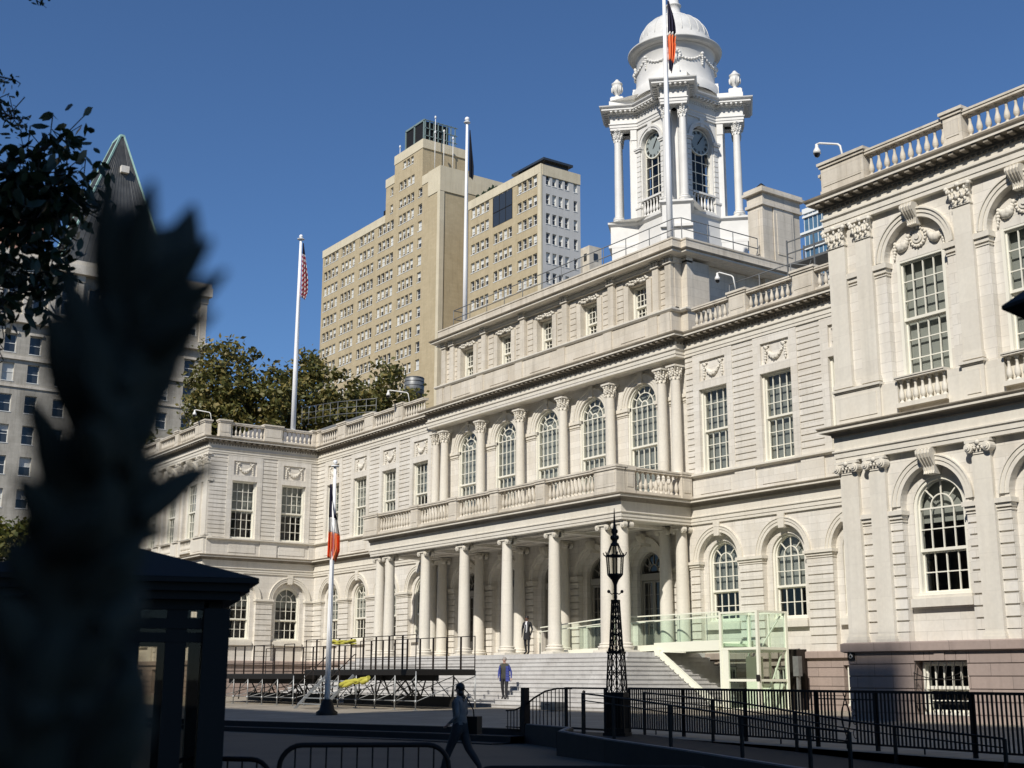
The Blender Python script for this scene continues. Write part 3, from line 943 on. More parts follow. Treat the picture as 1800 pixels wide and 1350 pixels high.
def sidebase(x, y0, y1, s_):
    z = -.62
    for k in range(6):
        z1 = z - (.37 if k < 5 else .9)
        bs.box(x - s_ * .6, x, y0, y1, z1 + .03, z); z = z1
    bs.box(x - s_ * .6, x - s_ * .03, y0, y1, -3.4, -.6)
sidebase(-XW + .06, YW, -.06, 1); sidebase(XW - .06, YW, -.06, -1)
bs.sweep([(-.5, -.62), (.1, -.62), (.2, -.58), (.2, -.34), (.1, ZF - .0), (-.5, ZF)], PB)
bs.build('base_course', M['brownstone'], hall)
for sg in (1, -1):
    for x in WB:
        window('base', (sg * x, YW + .36, 0), shade=False)
    for x in BAYS:
        window('base', (sg * x, .2, 0), shade=False)

# ---- string course at the upper window sills
st = MB()
for pth in ([(-XW, YWALL), (-XW, -.0), (-11.56, -.0)], [(11.56, -.0), (XW, -.0), (XW, YWALL)]):
    st.sweep([(-.1, 7.80), (.08, 7.80), (.16, 7.86), (.22, 7.87), (.22, 7.95), (-.1, 7.98)], pth)
st.build('string_course', M['stone_smooth'], hall)

# ---- roof-level balustrade
def parapet(segs, peds, loc, rz, m='stone_old', n_per=.335):
    """segs: (x0, x1) baluster runs, peds: (x0, x1) pedestals in local x; centred on local y = 0"""
    c, s_ = math.cos(rz), math.sin(rz)
    for a, b in segs:
        n = max(2, round((b - a) / n_per))
        L = b - a
        put('balustrade', balustrade(-L / 2, L / 2, n, 14.93, 1.06, m), hall, (loc[0] + (a + b) / 2 * c, loc[1] + (a + b) / 2 * s_, 0), rz)
    for a, b in peds:
        put('pedestal', pedestal(b - a, .46, 14.93, 16.12, m), hall, (loc[0] + (a + b) / 2 * c, loc[1] + (a + b) / 2 * s_, 0), rz)
wp = [(27.9, 29.75), (32.95, 33.62), (36.85, 37.52), (40.4, 42.3)]
ws = [(29.75, 32.95), (33.62, 36.85), (37.52, 40.4)]
for sg in (1, -1):
    parapet([sorted((sg * a, sg * b)) for a, b in ws], [sorted((sg * a, sg * b)) for a, b in wp], (0, YW - .35 + .25, 0), 0)
fp = [(12.3, 12.4), (14.95, 16.0), (18.9, 20.1), (22.85, 24.0), (26.7, 27.5)]
fs = [(12.4, 14.95), (16.0, 18.9), (20.1, 22.85), (24.0, 26.7)]
for sg in (1, -1):
    parapet([sorted((sg * a, sg * b)) for a, b in fs], [sorted((sg * a, sg * b)) for a, b in fp[1:]], (0, -.22, 0), 0)
parapet([(-7.08, -4.52), (-3.16, -.77)], [(-8.32 + .45, -7.08), (-4.52, -3.16), (-.77, -.45)], (-XW + .25, 0, 0), PI / 2)
parapet([(4.52, 7.08), (.77, 3.16)], [(7.08, 7.9), (3.16, 4.52), (.4, .77)], (XW - .25, 0, 0), -PI / 2)

# ---- balcony balustrade over the portico
bp_, bsg = [(-11.8, -10.2), (-6.35, -5.6), (-2.35, -1.6), (1.6, 2.35), (5.6, 6.35), (10.2, 11.8)], []
for i in range(5): bsg.append((bp_[i][1], bp_[i + 1][0]))
for a, b in bsg:
    put('balustrade', balustrade(a, b, round((b - a) / .3), 6.8, 1.22, 'stone_old', -4.52), hall)
for a, b in bp_:
    put('pedestal', pedestal(b - a, .5, 6.78, 8.05, 'stone_old', cap=.05), hall, ((a + b) / 2, -4.52, 0))
for sx in (-1, 1):
    put('balustrade', balustrade(.75, 3.6, 9, 6.8, 1.22, 'stone_old'), hall, (sx * 11.55, 0, 0), -PI / 2)
    put('pedestal', pedestal(.62, .5, 6.78, 8.05, 'stone_old', cap=.05), hall, (sx * 11.55, -.45, 0), -PI / 2)
    put('pedestal', pedestal(.55, .5, 6.78, 8.05, 'stone_old', cap=.02), hall, (sx * 11.55, -3.95, 0), -PI / 2)

# ---- attic storey over the centre
at_, atr = MB(), MB()
ax = 11.15
ATW = [-8, -4, 0, 4, 8]
at_.box(-10.9, 10.9, -.35, .3, 14.95, 16.3)
at_.box(-11.4, 11.4, .3, .8, 14.95, 16.3)
pe = [-10.73] + [v for x in ATW for v in (x - .74, x + .74)] + [10.73]
for i in range(0, len(pe), 2):
    a, b = pe[i], pe[i + 1]
    at_.box(a, b, .06, .7, 16.3, 18.95)
    for (c, d) in ((a + .42, min(a + .95, b)), (max(b - .95, a + .42), b - .42)):
        if i == 0: c, d = (b - .95, b - .42) if c == a + .42 else (a + .42, a + .95)
        courses(at_, c, d, 16.45, 18.75, 7, .0, .2, gap=.045)
for x in ATW:
    at_.box(x - .74, x + .74, .06, .7, 18.38, 18.95)
    for s_ in (-1, 1):
        at_.box(x + s_ * .715, x + s_ * 1.08, -.03, .4, 16.35, 18.45)
    atr.box(x - 1.12, x + 1.12, -.12, .4, 16.27, 16.4)
    at_.box(x - .74, x + .74, .06, .7, 16.0, 16.4)
    at_.box(x - .95, x + .95, -.38, .1, 15.35, 15.95)
    for k in range(8):
        atr.ell((x - .78 + 1.56 * k / 7, -.02, 18.5 + .05 * math.cos(k * 1.7)), (.14, .09, .08), 7, 4)
        atr.ell((x - .7 + 1.4 * k / 7, -.05, 18.6 - .03 * math.cos(k * 2.3)), (.09, .08, .06), 6, 4)
    window('attic', (x, .5, 0))
# pilasters with small consoles as capitals
pxs = [-10.5, -9.55, -6, -2, 2, 6, 9.55, 10.5]
for x in pxs:
    at_.box(x - .22, x + .22, -.16, .3, 16.42, 18.82)
    at_.box(x - .34, x + .34, -.42, .3, 15.0, 16.18)
    at_.box(x - .28, x + .28, -.2, .3, 16.4, 16.56)
    atr.box(x - .3, x + .3, -.24, .3, 18.8, 18.86); atr.box(x - .34, x + .34, -.28, .3, 19.1, 19.16)
    for k in range(3):
        atr.ell((x - .2 + .2 * k, -.22, 18.98), (.085, .09, .11), 7, 5)
    atr.box(x - .26, x + .26, -.17, .3, 18.86, 19.1)
# returns: set-back corner pilaster, then recessed side wall
for s_ in (-1, 1):
    at_.box(s_ * 10.72, s_ * 10.78, .06, .6, 16.3, 18.95)
    at_.box(s_ * 10.7, s_ * 11.2, .5, 2.0, 16.3, 18.95)
    at_.box(s_ * 11.15, s_ * 11.32, .42, 2.1, 14.95, 16.3)
    at_.box(s_ * 10.4, s_ * 10.75, 2.0, 9.5, 14.95, 19.1)
at_.build('attic_wall', M['stone_old'], hall)
atr.build('attic_trim', M['stone_smooth'], hall)
ac = MB()
PA = [(-10.75, 12.0), (-10.75, 2.0), (-11.2, 2.0), (-11.2, .5), (-10.78, .5), (-10.78, -.1), (10.78, -.1), (10.78, .5), (11.2, .5), (11.2, 2.0), (10.75, 2.0), (10.75, 12.0)]
PA2 = [(-11.2, 12.0), (-11.2, .5), (-10.85, .5), (-10.85, -.1), (10.85, -.1), (10.85, .5), (11.2, .5), (11.2, 12.0)]
ac.sweep([(-.4, 18.85), (.0, 18.85), (.0, 18.96), (.04, 18.96), (.04, 19.06), (.0, 19.08), (.0, 19.12), (-.4, 19.12)], PA2[1:7])
ac.sweep([(-.5, 19.12), (.08, 19.12), (.1, 19.17), (.5, 19.19), (.5, 19.28), (.52, 19.28), (-.5, 19.33)], PA2)
ac.build('cornice', M['stone_smooth'], hall)
ae = MB(); ae.sweep([(-.5, 19.285), (.522, 19.285), (.58, 19.32), (.61, 19.38), (.3, 19.44), (.3, 19.5), (-.5, 19.5)], PA2); ae.build('cornice_edge', M['stone_dark'], hall)
apr = MB()
apr.sweep([(-.4, 19.45), (.2, 19.45), (.2, 19.58), (.16, 19.6), (.16, 19.95), (.2, 19.97), (.2, 20.05), (-.4, 20.07)], PA2)
apr.build('parapet', M['stone_old'], hall)
sc = MB()
PS = [(-11.4, 2.0), (-11.4, .2), (-10.95, .2), (-10.95, -.36), (10.95, -.36), (10.95, .2), (11.4, .2), (11.4, 2.0)]
sc.sweep([(-.3, 16.22), (.05, 16.22), (.1, 16.28), (.12, 16.3), (.12, 16.38), (-.3, 16.42)], PS)
sc.build('string_course', M['stone_smooth'], hall)

# ---- roofs and inner walls
rf = MB()
for s_ in (-1, 1):
    rf.box(s_ * 11.0, s_ * XW, .3, YBACK, 14.7, 15.0)
    a, b = sorted((s_ * (XW + .0), s_ * XE))
    rf.box(a + .1, b - .1, YWALL + .2, YBACK, 14.7, 15.0)
    # low hipped roof behind the wing's balustrade
    xm = (a + b) / 2; x0, x1, y0, y1 = a + 1.2, b - 1.2, YWALL + 1.6, YBACK - 1
    zt = 17.2
    rx = 2.2
    A, B, C, D = (x0, y0, 15.0), (x1, y0, 15.0), (x1, y1, 15.0), (x0, y1, 15.0)
    E1, F1, G1, H1 = (xm - rx, y0 + 4.5, zt), (xm + rx, y0 + 4.5, zt), (xm + rx, y1 - 4, zt), (xm - rx, y1 - 4, zt)
    rf.quad(A, B, F1, E1); rf.quad(B, C, G1, F1); rf.quad(C, D, H1, G1); rf.quad(D, A, E1, H1); rf.quad(E1, F1, G1, H1)
rf.box(-11.0, 11.0, .2, YBACK, 14.7, 15.0)
rf.box(-11.0, 11.0, .3, 12.0, 19.3, 19.6)
rf.box(-XE, XE, YBACK - .2, YBACK, -3.4, 14.9)
rf.box(-11, 11, 11.8, 12, 15.0, 19.4)
rf.build('roof', M['roof'], hall)
iw = MB()
iw.box(-XW, XW, 3.6, 3.8, -3.4, 14.7)
for s_ in (-1, 1):
    iw.box(s_ * (XW + 3.4), s_ * (XE - .2), -4.8, -4.6, -3.4, 14.7)
    iw.box(s_ * (XW + 3.2), s_ * (XW + 3.4), -4.7, 3.6, -3.4, 14.7)
    iw.box(s_ * (XW + .1), s_ * (XE - .2), -7.7, 0, 6.0, 6.4)
iw.box(-XW, XW, .5, 3.6, 6.0, 6.4)
iw.box(-10.5, 10.5, 3.0, 3.1, 15, 19.3)
iw.build('inner_wall', mat('inner_plaster', (0.16, 0.15, 0.14), 0.9), hall)

# ---- porch floor and stairs
fl = MB()
fl.box(-12.4, 12.4, -4.75, .1, -.55, ZF)
NST = 13
H = (ZF + 2.72) / NST
for i in range(1, NST + 1):
    e = .3 * i
    zt_, zb_ = ZF - H * i, ZF - H * i - H
    fl.box(-12.4 - e, 12.4 + e, -4.75 - .33 * i, -.2, -3.3, zt_)
    fl.box(-12.43 - e, 12.43 + e, -4.78 - .33 * i, -.2, zt_ - .045, zt_ - .002)
fl.build('staircase', M['steps'], hall)

# ---- chimney beside the attic
ch = MB()
x0, x1, y0, y1 = 9.95, 10.95, 6.25, 9.1
ch.box(x0, x1, y0, y1, 18.0, 23.4)
ch.box(x0 + .2, x1 - .2, y0 - .06, y0, 20.5, 23.0)
ch.box(x1, x1 + .07, y0, y0 + .75, 18, 23.2); ch.box(x1, x1 + .07, y1 - .5, y1, 18, 23.2)
ch.box(x1, x1 + .13, y0 + .8, y1 - .55, 18, 23.3)
ch.box(x1 + .13, x1 + .16, y0 + 1.0, y1 - .75, 20.6, 22.9)
ch.box(x0 - .1, x1 + .2, y0 - .1, y1 + .1, 23.2, 23.36)
ch.box(x0 - .02, x1 + .12, y0 - .02, y1 + .02, 23.36, 23.9)
ch.box(x0 - .22, x1 + .3, y0 - .22, y1 + .22, 23.9, 24.05)
ch.box(x0 - .14, x1 + .22, y0 - .14, y1 + .14, 24.05, 24.22)
ch.build('chimney', M['stone_old'], hall)
fl_ = MB(); fl_.lathe([(.2, 0), (.2, .35), (.28, .38), (.05, .6)], (10.3, 7.0, 24.2), 10)
fl_.build('chimney_pot', M['iron'], hall)
# ------------------------------------------------------------------ clock tower on the roof (part of the hall)
TX, TY = 0.0, 10.5
def star(face, front, half):
    """square with corner blocks turned 45 degrees; counter-clockwise from the south side"""
    q = math.sqrt(.5); pts = []
    base = []
    fl = Vector((front * q - half * q, -front * q - half * q)); fr = Vector((front * q + half * q, -front * q + half * q))
    k = (-face - fl.y) / q
    bl = Vector((fl.x - q * k, -face))
    br = Vector((face, fr.y + q * ((fr.x - face) / q)))
    base = [bl, fl, fr, br]
    for i in range(4):
        a = i * PI / 2; c, s_ = math.cos(a), math.sin(a)
        for p in base: pts.append((TX + p.x * c - p.y * s_, TY + p.x * s_ + p.y * c))
    return pts
tw = MB()
# core with chamfered corners and round-headed openings
CF = 2.2
def tower_face(mb, fn):
    sub = MB()
    arch_plate(sub, -1.75, 1.75, 26.3, 32.6, 0, 31.15, .86, -CF, -CF + .5)
    for s_ in (-1, 1):
        courses(sub, *sorted((s_ * .95, s_ * 1.5)), 27.2, 30.9, 11, -CF - .1, -CF + .1, gap=.05)
        sub.box(*sorted((s_ * .93, s_ * 1.52)), -CF - .14, -CF + .1, 26.3, 27.1)
        sub.box(*sorted((s_ * .88, s_ * 1.58)), -CF - .2, -CF + .1, 27.1, 27.22)
        sub.box(*sorted((s_ * .88, s_ * 1.58)), -CF - .18, -CF + .1, 30.9, 31.02)
        sub.box(*sorted((s_ * .84, s_ * 1.62)), -CF - .23, -CF + .1, 31.02, 31.15)
        sub.box(*sorted((s_ * 1.72, s_ * 2.0)), -CF - .04, -CF + .3, 26.3, 32.6)
    ring(sub, 0, 31.15, .87, 1.02, -CF - .08, -CF + .1); ring(sub, 0, 31.15, 1.02, 1.16, -CF - .14, -CF + .1)
    sub.box(-.9, .9, -CF - .12, -CF + .4, 27.5, 27.62)
    sub.box(-.9, .9, -CF - .1, -CF + .1, 26.3, 26.5)
    for i in range(6):
        sub.lathe([(r * 1.0, z * 1.45) for r, z in BPROF], (-.7 + .28 * i, -CF + .02, 26.5), 8)
    kk = keystone(0, 31.95, 32.5, -CF - .12, .34)
    n = len(sub.v); sub.v += kk.v; sub.f += [tuple(n + i for i in f) for f in kk.f]; sub.sm += kk.sm
    n = len(mb.v)
    mb.v += [fn(p) for p in sub.v]; mb.f += [tuple(n + i for i in f) for f in sub.f]; mb.sm += sub.sm
def rot4(i):
    a = i * PI / 2; c, s_ = math.cos(a), math.sin(a)
    return lambda p: (TX + p[0] * c - p[1] * s_, TY + p[0] * s_ + p[1] * c, p[2])
for i in range(4): tower_face(tw, rot4(i))
def chamfer_path(face, ch):
    pts = []
    for i in range(4):
        f = rot4(i)
        for x, y in ((face - ch, -face), (face, -face + ch)): pts.append(f((x, y, 0))[:2])
    return pts
for i in range(4):     # diagonal walls behind the column pairs
    f = rot4(i)
    a, b = f((1.75, -CF - .0, 0)), f((CF + .0, -1.75, 0))
    tw.bar((a[0], a[1], 29.4), (b[0], b[1], 29.4), .3, 6.3)
S1 = star(2.32, 4.28, .86)
tw.sweep([(0, 19.5), (0.0, 24.6)], star(2.5, 4.15, .95), closed=True)
tw.sweep([(-.4, 24.6), (.12, 24.6), (.12, 24.78), (-.0, 24.82), (0, 26.02), (.05, 26.04), (.12, 26.1), (.16, 26.14), (.16, 26.26), (-2.6, 26.32)], star(2.36, 4.22, .84), closed=True)
tower = tw.build('clock_tower', M['white'], hall)
en = MB()
S2 = star(2.3, 4.16, .8)
en.sweep([(-.6, 32.5), (.0, 32.5), (.0, 32.66), (.035, 32.66), (.035, 32.82), (.09, 32.86), (.09, 32.92), (.0, 32.94), (.0, 33.42), (.06, 33.44), (.06, 33.55), (.18, 33.58), (.18, 33.66), (.5, 33.68), (.5, 33.8), (.54, 33.8), (.62, 33.88), (.64, 33.95), (.1, 34.02), (.05, 34.02), (.05, 34.5), (-2.6, 34.56)], S2, closed=True)
S2c = S2 + [S2[0]]
along(S2c, .19, dentil(en, 33.3, 33.42, -.02, .06, .1))
along(S2c, .3, dentil(en, 33.57, 33.69, .1, .46, .13))
en.build('tower_cornice', M['white'], tower)
TK = make_column('tower_column', .25, .21, 26.3, 32.52, 'corinthian', .8, 'white')
for i in range(4):
    a = -PI / 4 + i * PI / 2
    for s_ in (-1, 1):
        x = TX + 3.72 * math.cos(a) - s_ * .5 * math.sin(a); y = TY + 3.72 * math.sin(a) + s_ * .5 * math.cos(a)
        mb = MB()
        mb.v = []; 
        sh, ba, cp, zc = TK
        bm = bmesh.new()
        for me, dz in ((sh, 0), (ba, 0), (cp, zc)):
            t = bmesh.new(); t.from_mesh(me); bmesh.ops.translate(t, verts=t.verts, vec=(0, 0, dz))
            tmp = bpy.data.meshes.new('tmp'); t.to_mesh(tmp); t.free(); bm.from_mesh(tmp); bpy.data.meshes.remove(tmp)
        if i == 0 and s_ == -1:
            TCOL = bpy.data.meshes.new('tower_column'); bm.to_mesh(TCOL); TCOL.materials.append(M['white'])
        bm.free()
        put('tower_column', TCOL, tower, (x, y, 26.3), a + PI / 4)
    x, y = TX + 3.2 * math.cos(a), TY + 3.2 * math.sin(a)
    # flat pilaster behind each pair
    pm = MB(); 
    for s_ in (-1, 1): pm.box(-.16 + s_ * .55, .16 + s_ * .55, -.1, .25, 0, 6.2); pm.box(-.2 + s_ * .55, .2 + s_ * .55, -.14, .25, 5.45, 6.2)
    pm.build('tower_pilaster', M['white'], tower, (TX + 2.75 * math.cos(a), TY + 2.75 * math.sin(a), 26.32), a + PI / 2)
    u = MB()
    u.box(-.42, .42, -.42, .42, 0, .5); u.box(-.36, .36, -.36, .36, .5, .58)
    u.lathe([(.28, .58), (.3, .64), (.14, .7), (.12, .8), (.2, .9), (.3, 1.12), (.34, 1.4), (.32, 1.5), (.36, 1.54), (.36, 1.6), (.26, 1.66), (.2, 1.76), (.1, 1.8), (.12, 1.87), (.0, 1.95)], (0, 0, 0), 14)
    for k in range(8):
        t = 2 * PI * k / 8; u.ell((.33 * math.cos(t), .33 * math.sin(t), 1.2), (.06, .06, .22), 6, 4)
    u.build('urn', M['white'], tower, (TX + 3.75 * math.cos(a), TY + 3.75 * math.sin(a), 34.45), a)
dr = MB()
dr.lathe([(2.75, 34.4), (2.75, 35.1), (2.66, 35.15), (2.62, 35.2), (2.58, 35.24), (2.52, 35.3), (2.5, 36.0), (2.48, 37.75), (2.54, 37.8), (2.6, 37.86)], (TX, TY, 0), 56)
rn = random.Random(3)
for i in range(8):      # wreaths and hanging garlands round the drum
    a = -PI / 4 + i * PI / 4
    def on(t, z, o=.0): return (TX + (2.5 + o) * math.cos(t), TY + (2.5 + o) * math.sin(t), z)
    if i % 2 == 0:
        for k in range(14):
            b = 2 * PI * k / 14
            dr.ell(on(a + .17 * math.cos(b), 36.85 + .44 * math.sin(b), .05), (.11, .11, .11), 7, 5)
        dr.ell(on(a, 36.85, .03), (.22, .22, .26), 8, 6)
    else:
        dr.ell(on(a, 37.2, .04), (.12, .12, .14), 7, 5)
        for k in range(5): dr.ell(on(a, 37.0 - .16 * k, .03), (.09 - .005 * k, .09, .1), 6, 4)
    for k in range(1, 10):
        t = k / 10
        dr.ell(on(a + PI / 4 * t, 37.1 - .55 * math.sin(PI * t), .03), (.08 + .05 * math.sin(PI * t), .1, .09), 6, 4)
for i in range(4):
    a = -PI / 4 + i * PI / 2
    c, s_ = math.cos(a), math.sin(a)
    def blk(r0, r1, hw, z0, z1):
        p = [(r0, -hw), (r1, -hw), (r1, hw), (r0, hw)]
        q = [(TX + u * c - v * s_, TY + u * s_ + v * c) for u, v in p]
        for k in range(4):
            a_, b_ = q[k], q[(k + 1) % 4]
            dr.quad((*a_, z0), (*b_, z0), (*b_, z1), (*a_, z1))
        dr.quad(*[(*k, z1) for k in q])
    blk(2.3, 2.95 if i == 0 else 2.72, .62, 34.4, 35.2); blk(2.3, 2.7, .46, 35.2, 35.5)
dr.v = [(x, y, z if z < 34.45 else 34.45 + (z - 34.45) * .87) for x, y, z in dr.v]
dr.build('drum', M['white'], tower)
dm = MB()
dm.lathe([(2.5, 37.86), (2.66, 37.9), (2.92, 37.94), (2.95, 38.06), (3.0, 38.08), (3.02, 38.16), (2.86, 38.24), (2.5, 38.46), (2.36, 38.5), (2.36, 38.84), (2.3, 38.88)] +
         [(2.27 * math.cos(t), 38.9 + 1.95 * math.sin(t)) for t in [PI / 2 * k / 14 for k in range(0, 12)]], (TX, TY, 0), 64)
for k in range(24):
    t0 = 2 * PI * k / 24
    dm.tube([(TX + 2.275 * math.cos(t) * math.cos(t0), TY + 2.275 * math.cos(t) * math.sin(t0), 38.9 + 1.955 * math.sin(t)) for t in [PI / 2 * j / 14 for j in range(0, 12)]], .026, 5)
dm.build('dome', M['dome'], tower, (0, 0, -.44))
ln = MB()
ln.lathe([(.86, 40.62), (.86, 40.75), (.72, 40.8), (.66, 40.86), (.46, 40.92), (.44, 41.5), (.5, 41.53), (.52, 41.6), (.4, 41.66), (.36, 41.75), (.34, 42.1), (.22, 42.3), (.3, 42.55), (.1, 42.75), (0, 42.8)], (TX, TY, 0), 24)
ln.build('lantern', M['white'], tower, (0, 0, -.36))
# clocks and windows in the four faces
ROM = ['XII', 'I', 'II', 'III', 'IIII', 'V', 'VI', 'VII', 'VIII', 'IX', 'X', 'XI']
for i in range(4):
    f = rot4(i); rz = i * PI / 2
    y = -CF + .32
    wf, gl = MB(), MB()
    bars(wf, -.84, .84, 27.62, 31.15, 3, 5, 0, .04, .03, .05)
    ring(wf, 0, 31.05, .78, .84, -.1, .05, n=40, a0=PI, a1=-PI)
    gl.quad((-.84, .01, 27.62), (.84, .01, 27.62), (.84, .01, 31.1), (-.84, .01, 31.1))
    loc = f((0, y, 0))
    w = wf.build('tower_window', M['sash'], tower, loc, rz)
    gb = MB()
    gb.v = []
    w2 = gl.build('tower_glass', M['glass'], tower, loc, rz)
    ck = MB()
    P = [(.8 * math.cos(2 * PI * k / 40), 31.05 + .8 * math.sin(2 * PI * k / 40)) for k in range(40)]
    ck.quad(*[(a, -.05, b) for a, b in P])
    for k in range(40):
        a, b = P[k], P[(k + 1) % 40]; ck.quad((a[0], -.05, a[1]), (b[0], -.05, b[1]), (b[0], .0, b[1]), (a[0], .0, a[1]))
    ck.build('clock_dial', M['clock'], tower, loc, rz)
    hd = MB()
    def pt(r, ang, o=0.0): return (r * math.sin(ang) + o * math.cos(ang), -.07, 31.05 + r * math.cos(ang) - o * math.sin(ang))
    for h in range(12):
        an = rad(30 * h); s_ = ROM[h]; wd = {'I': .055, 'V': .1, 'X': .1}
        tot = sum(wd[c] for c in s_); o = -tot / 2
        for c in s_:
            m_ = o + wd[c] / 2
            if c == 'I': hd.bar(pt(.56, an, m_), pt(.74, an, m_), .022, .012, up=(0, 1, 0))
            if c == 'V': hd.bar(pt(.56, an, m_), pt(.74, an, m_ - .035), .022, .012, up=(0, 1, 0)); hd.bar(pt(.56, an, m_), pt(.74, an, m_ + .035), .014, .012, up=(0, 1, 0))
            if c == 'X': hd.bar(pt(.56, an, m_ + .035), pt(.74, an, m_ - .035), .022, .012, up=(0, 1, 0)); hd.bar(pt(.56, an, m_ - .035), pt(.74, an, m_ + .035), .014, .012, up=(0, 1, 0))
            o += wd[c]
    hd.bar(pt(-.22, rad(37)), pt(.7, rad(37)), .035, .02, up=(0, 1, 0))
    hd.bar(pt(-.1, rad(33)), pt(.46, rad(33)), .07, .024, up=(0, 1, 0))
    hd.ell((0, -.07, 31.05), (.06, .03, .06), 8, 6)
    hd.build('clock_hands', M['iron'], tower, loc, rz)
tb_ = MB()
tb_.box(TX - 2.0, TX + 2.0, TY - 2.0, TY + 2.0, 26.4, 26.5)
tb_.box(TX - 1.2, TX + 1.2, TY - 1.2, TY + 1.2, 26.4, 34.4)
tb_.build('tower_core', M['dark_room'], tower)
# ------------------------------------------------------------------ ground
def gnd_mat(name, c, c2, scale, rough=.85, bw=0, bh=0, bump=.3):
    m, t, b = new_mat(name)
    N, L = t.nodes.new, t.links.new
    g = N('ShaderNodeNewGeometry')
    n = N('ShaderNodeTexNoise'); n.inputs['Scale'].default_value = scale; n.inputs['Detail'].default_value = 8; n.inputs['Roughness'].default_value = .7
    L(g.outputs['Position'], n.inputs['Vector'])
    r = N('ShaderNodeValToRGB'); r.color_ramp.elements[0].position = .3; r.color_ramp.elements[1].position = .7
    r.color_ramp.elements[0].color = (*c2, 1); r.color_ramp.elements[1].color = (*c, 1)
    L(n.outputs['Fac'], r.inputs[0])
    b.inputs['Roughness'].default_value = rough
    if bw:
        br = N('ShaderNodeTexBrick'); br.inputs['Scale'].default_value = 1
        br.inputs['Brick Width'].default_value = bw; br.inputs['Row Height'].default_value = bh
        br.inputs['Mortar Size'].default_value = .014
        br.inputs['Color1'].default_value = (1, 1, 1, 1); br.inputs['Color2'].default_value = (.84, .84, .84, 1); br.inputs['Mortar'].default_value = (.5, .5, .5, 1)
        L(g.outputs['Position'], br.inputs['Vector'])
        mx = N('ShaderNodeMix'); mx.data_type = 'RGBA'; mx.blend_type = 'MULTIPLY'; mx.inputs[0].default_value = 1
        L(r.outputs[0], mx.inputs[6]); L(br.outputs['Color'], mx.inputs[7]); L(mx.outputs[2], b.inputs['Base Color'])
    else:
        L(r.outputs[0], b.inputs['Base Color'])
    bp = N('ShaderNodeBump'); bp.inputs['Strength'].default_value = bump; bp.inputs['Distance'].default_value = .01
    n2 = N('ShaderNodeTexNoise'); n2.inputs['Scale'].default_value = 40; L(g.outputs['Position'], n2.inputs['Vector'])
    L(n2.outputs['Fac'], bp.inputs['Height']); L(bp.outputs[0], b.inputs['Normal'])
    return m
M['paving'] = gnd_mat('forecourt_paving', (.38, .33, .255), (.28, .245, .19), .5, bw=1.2, bh=.8)
M['asphalt'] = gnd_mat('drive_asphalt', (.098, .083, .060), (.064, .054, .040), .35)
M['kerb'] = gnd_mat('granite_kerb', (.26, .255, .25), (.16, .155, .15), 2.0)
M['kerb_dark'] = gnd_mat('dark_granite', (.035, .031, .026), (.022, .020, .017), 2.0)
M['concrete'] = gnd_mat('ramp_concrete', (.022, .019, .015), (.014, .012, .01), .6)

g_ = MB()
zl = -3.26
R_ = 1500
g_.quad((-R_, -R_, -3.42), (R_, -R_, -3.42), (R_, R_, -3.42), (-R_, R_, -3.42))
tag(g_.build('ground', M['asphalt']), kind='structure')
d_ = MB()
d_.quad((-90, -120, zl), (110, -120, zl), (110, -12, zl), (-90, -12, zl))
tag(d_.build('road', M['asphalt']), kind='structure')
# forecourt: gently falling paved platform with a stepped edge
EDGE = [(-90, -50.8), (-40, -37.1), (11.65, -22.85), (17.0, -21.3), (22.0, -19.95), (25.2, -19.35), (28.5, -19.25), (42.5, -20.6), (60, -22.5), (90, -25.0)]
pv = MB()
NP = []
for a, b in zip(EDGE[:-1], EDGE[1:]):
    n = max(1, int((Vector(b) - Vector(a)).length / 4))
    for k in range(n): NP.append((a[0] + (b[0] - a[0]) * k / n, a[1] + (b[1] - a[1]) * k / n))
NP.append(EDGE[-1])
def gze(x, y): return max(gz(x, y), -2.95)
for p, q in zip(NP[:-1], NP[1:]):
    rows = [0, .25, .5, .75, 1.0]
    for r0, r1 in zip(rows[:-1], rows[1:]):
        def P(pt, t): y = pt[1] + (-8.0 - pt[1]) * t; return (pt[0], y, gze(pt[0], y))
        pv.quad(P(p, r0), P(q, r0), P(q, r1), P(p, r1))
    pv.quad((p[0], -8, -2.68), (q[0], -8, -2.68), (q[0], 30, -2.68), (p[0], 30, -2.68))
tag(pv.build('pavement', M['paving']), kind='structure')
# two broad steps down to the drive along the left part of the edge
stp = MB()
def strip(pts, d0, d1, z_fn, drop):
    for a, b in zip(pts[:-1], pts[1:]):
        va, vb = Vector(a), Vector(b); n = Vector((vb.y - va.y, va.x - vb.x)).normalized()
        p0, p1, q0, q1 = va + n * d0, va + n * d1, vb + n * d0, vb + n * d1
        za, zb = z_fn(*a), z_fn(*b)
        stp.quad((p0.x, p0.y, za), (p1.x, p1.y, za), (q1.x, q1.y, zb), (q0.x, q0.y, zb))
        stp.quad((p1.x, p1.y, za), (q1.x, q1.y, zb), (q1.x, q1.y, zb - drop), (p1.x, p1.y, za - drop))
LE = EDGE[:6]
strip(LE, -.45, .02, lambda x, y: gze(x, y) + .006, .19)
strip(LE, 0, .75, lambda x, y: gze(x, y) - .17, .19)
strip(LE, .7, 1.5, lambda x, y: gze(x, y) - .34, .3)
tag(stp.build('pavement_steps', M['kerb_dark']), kind='structure')
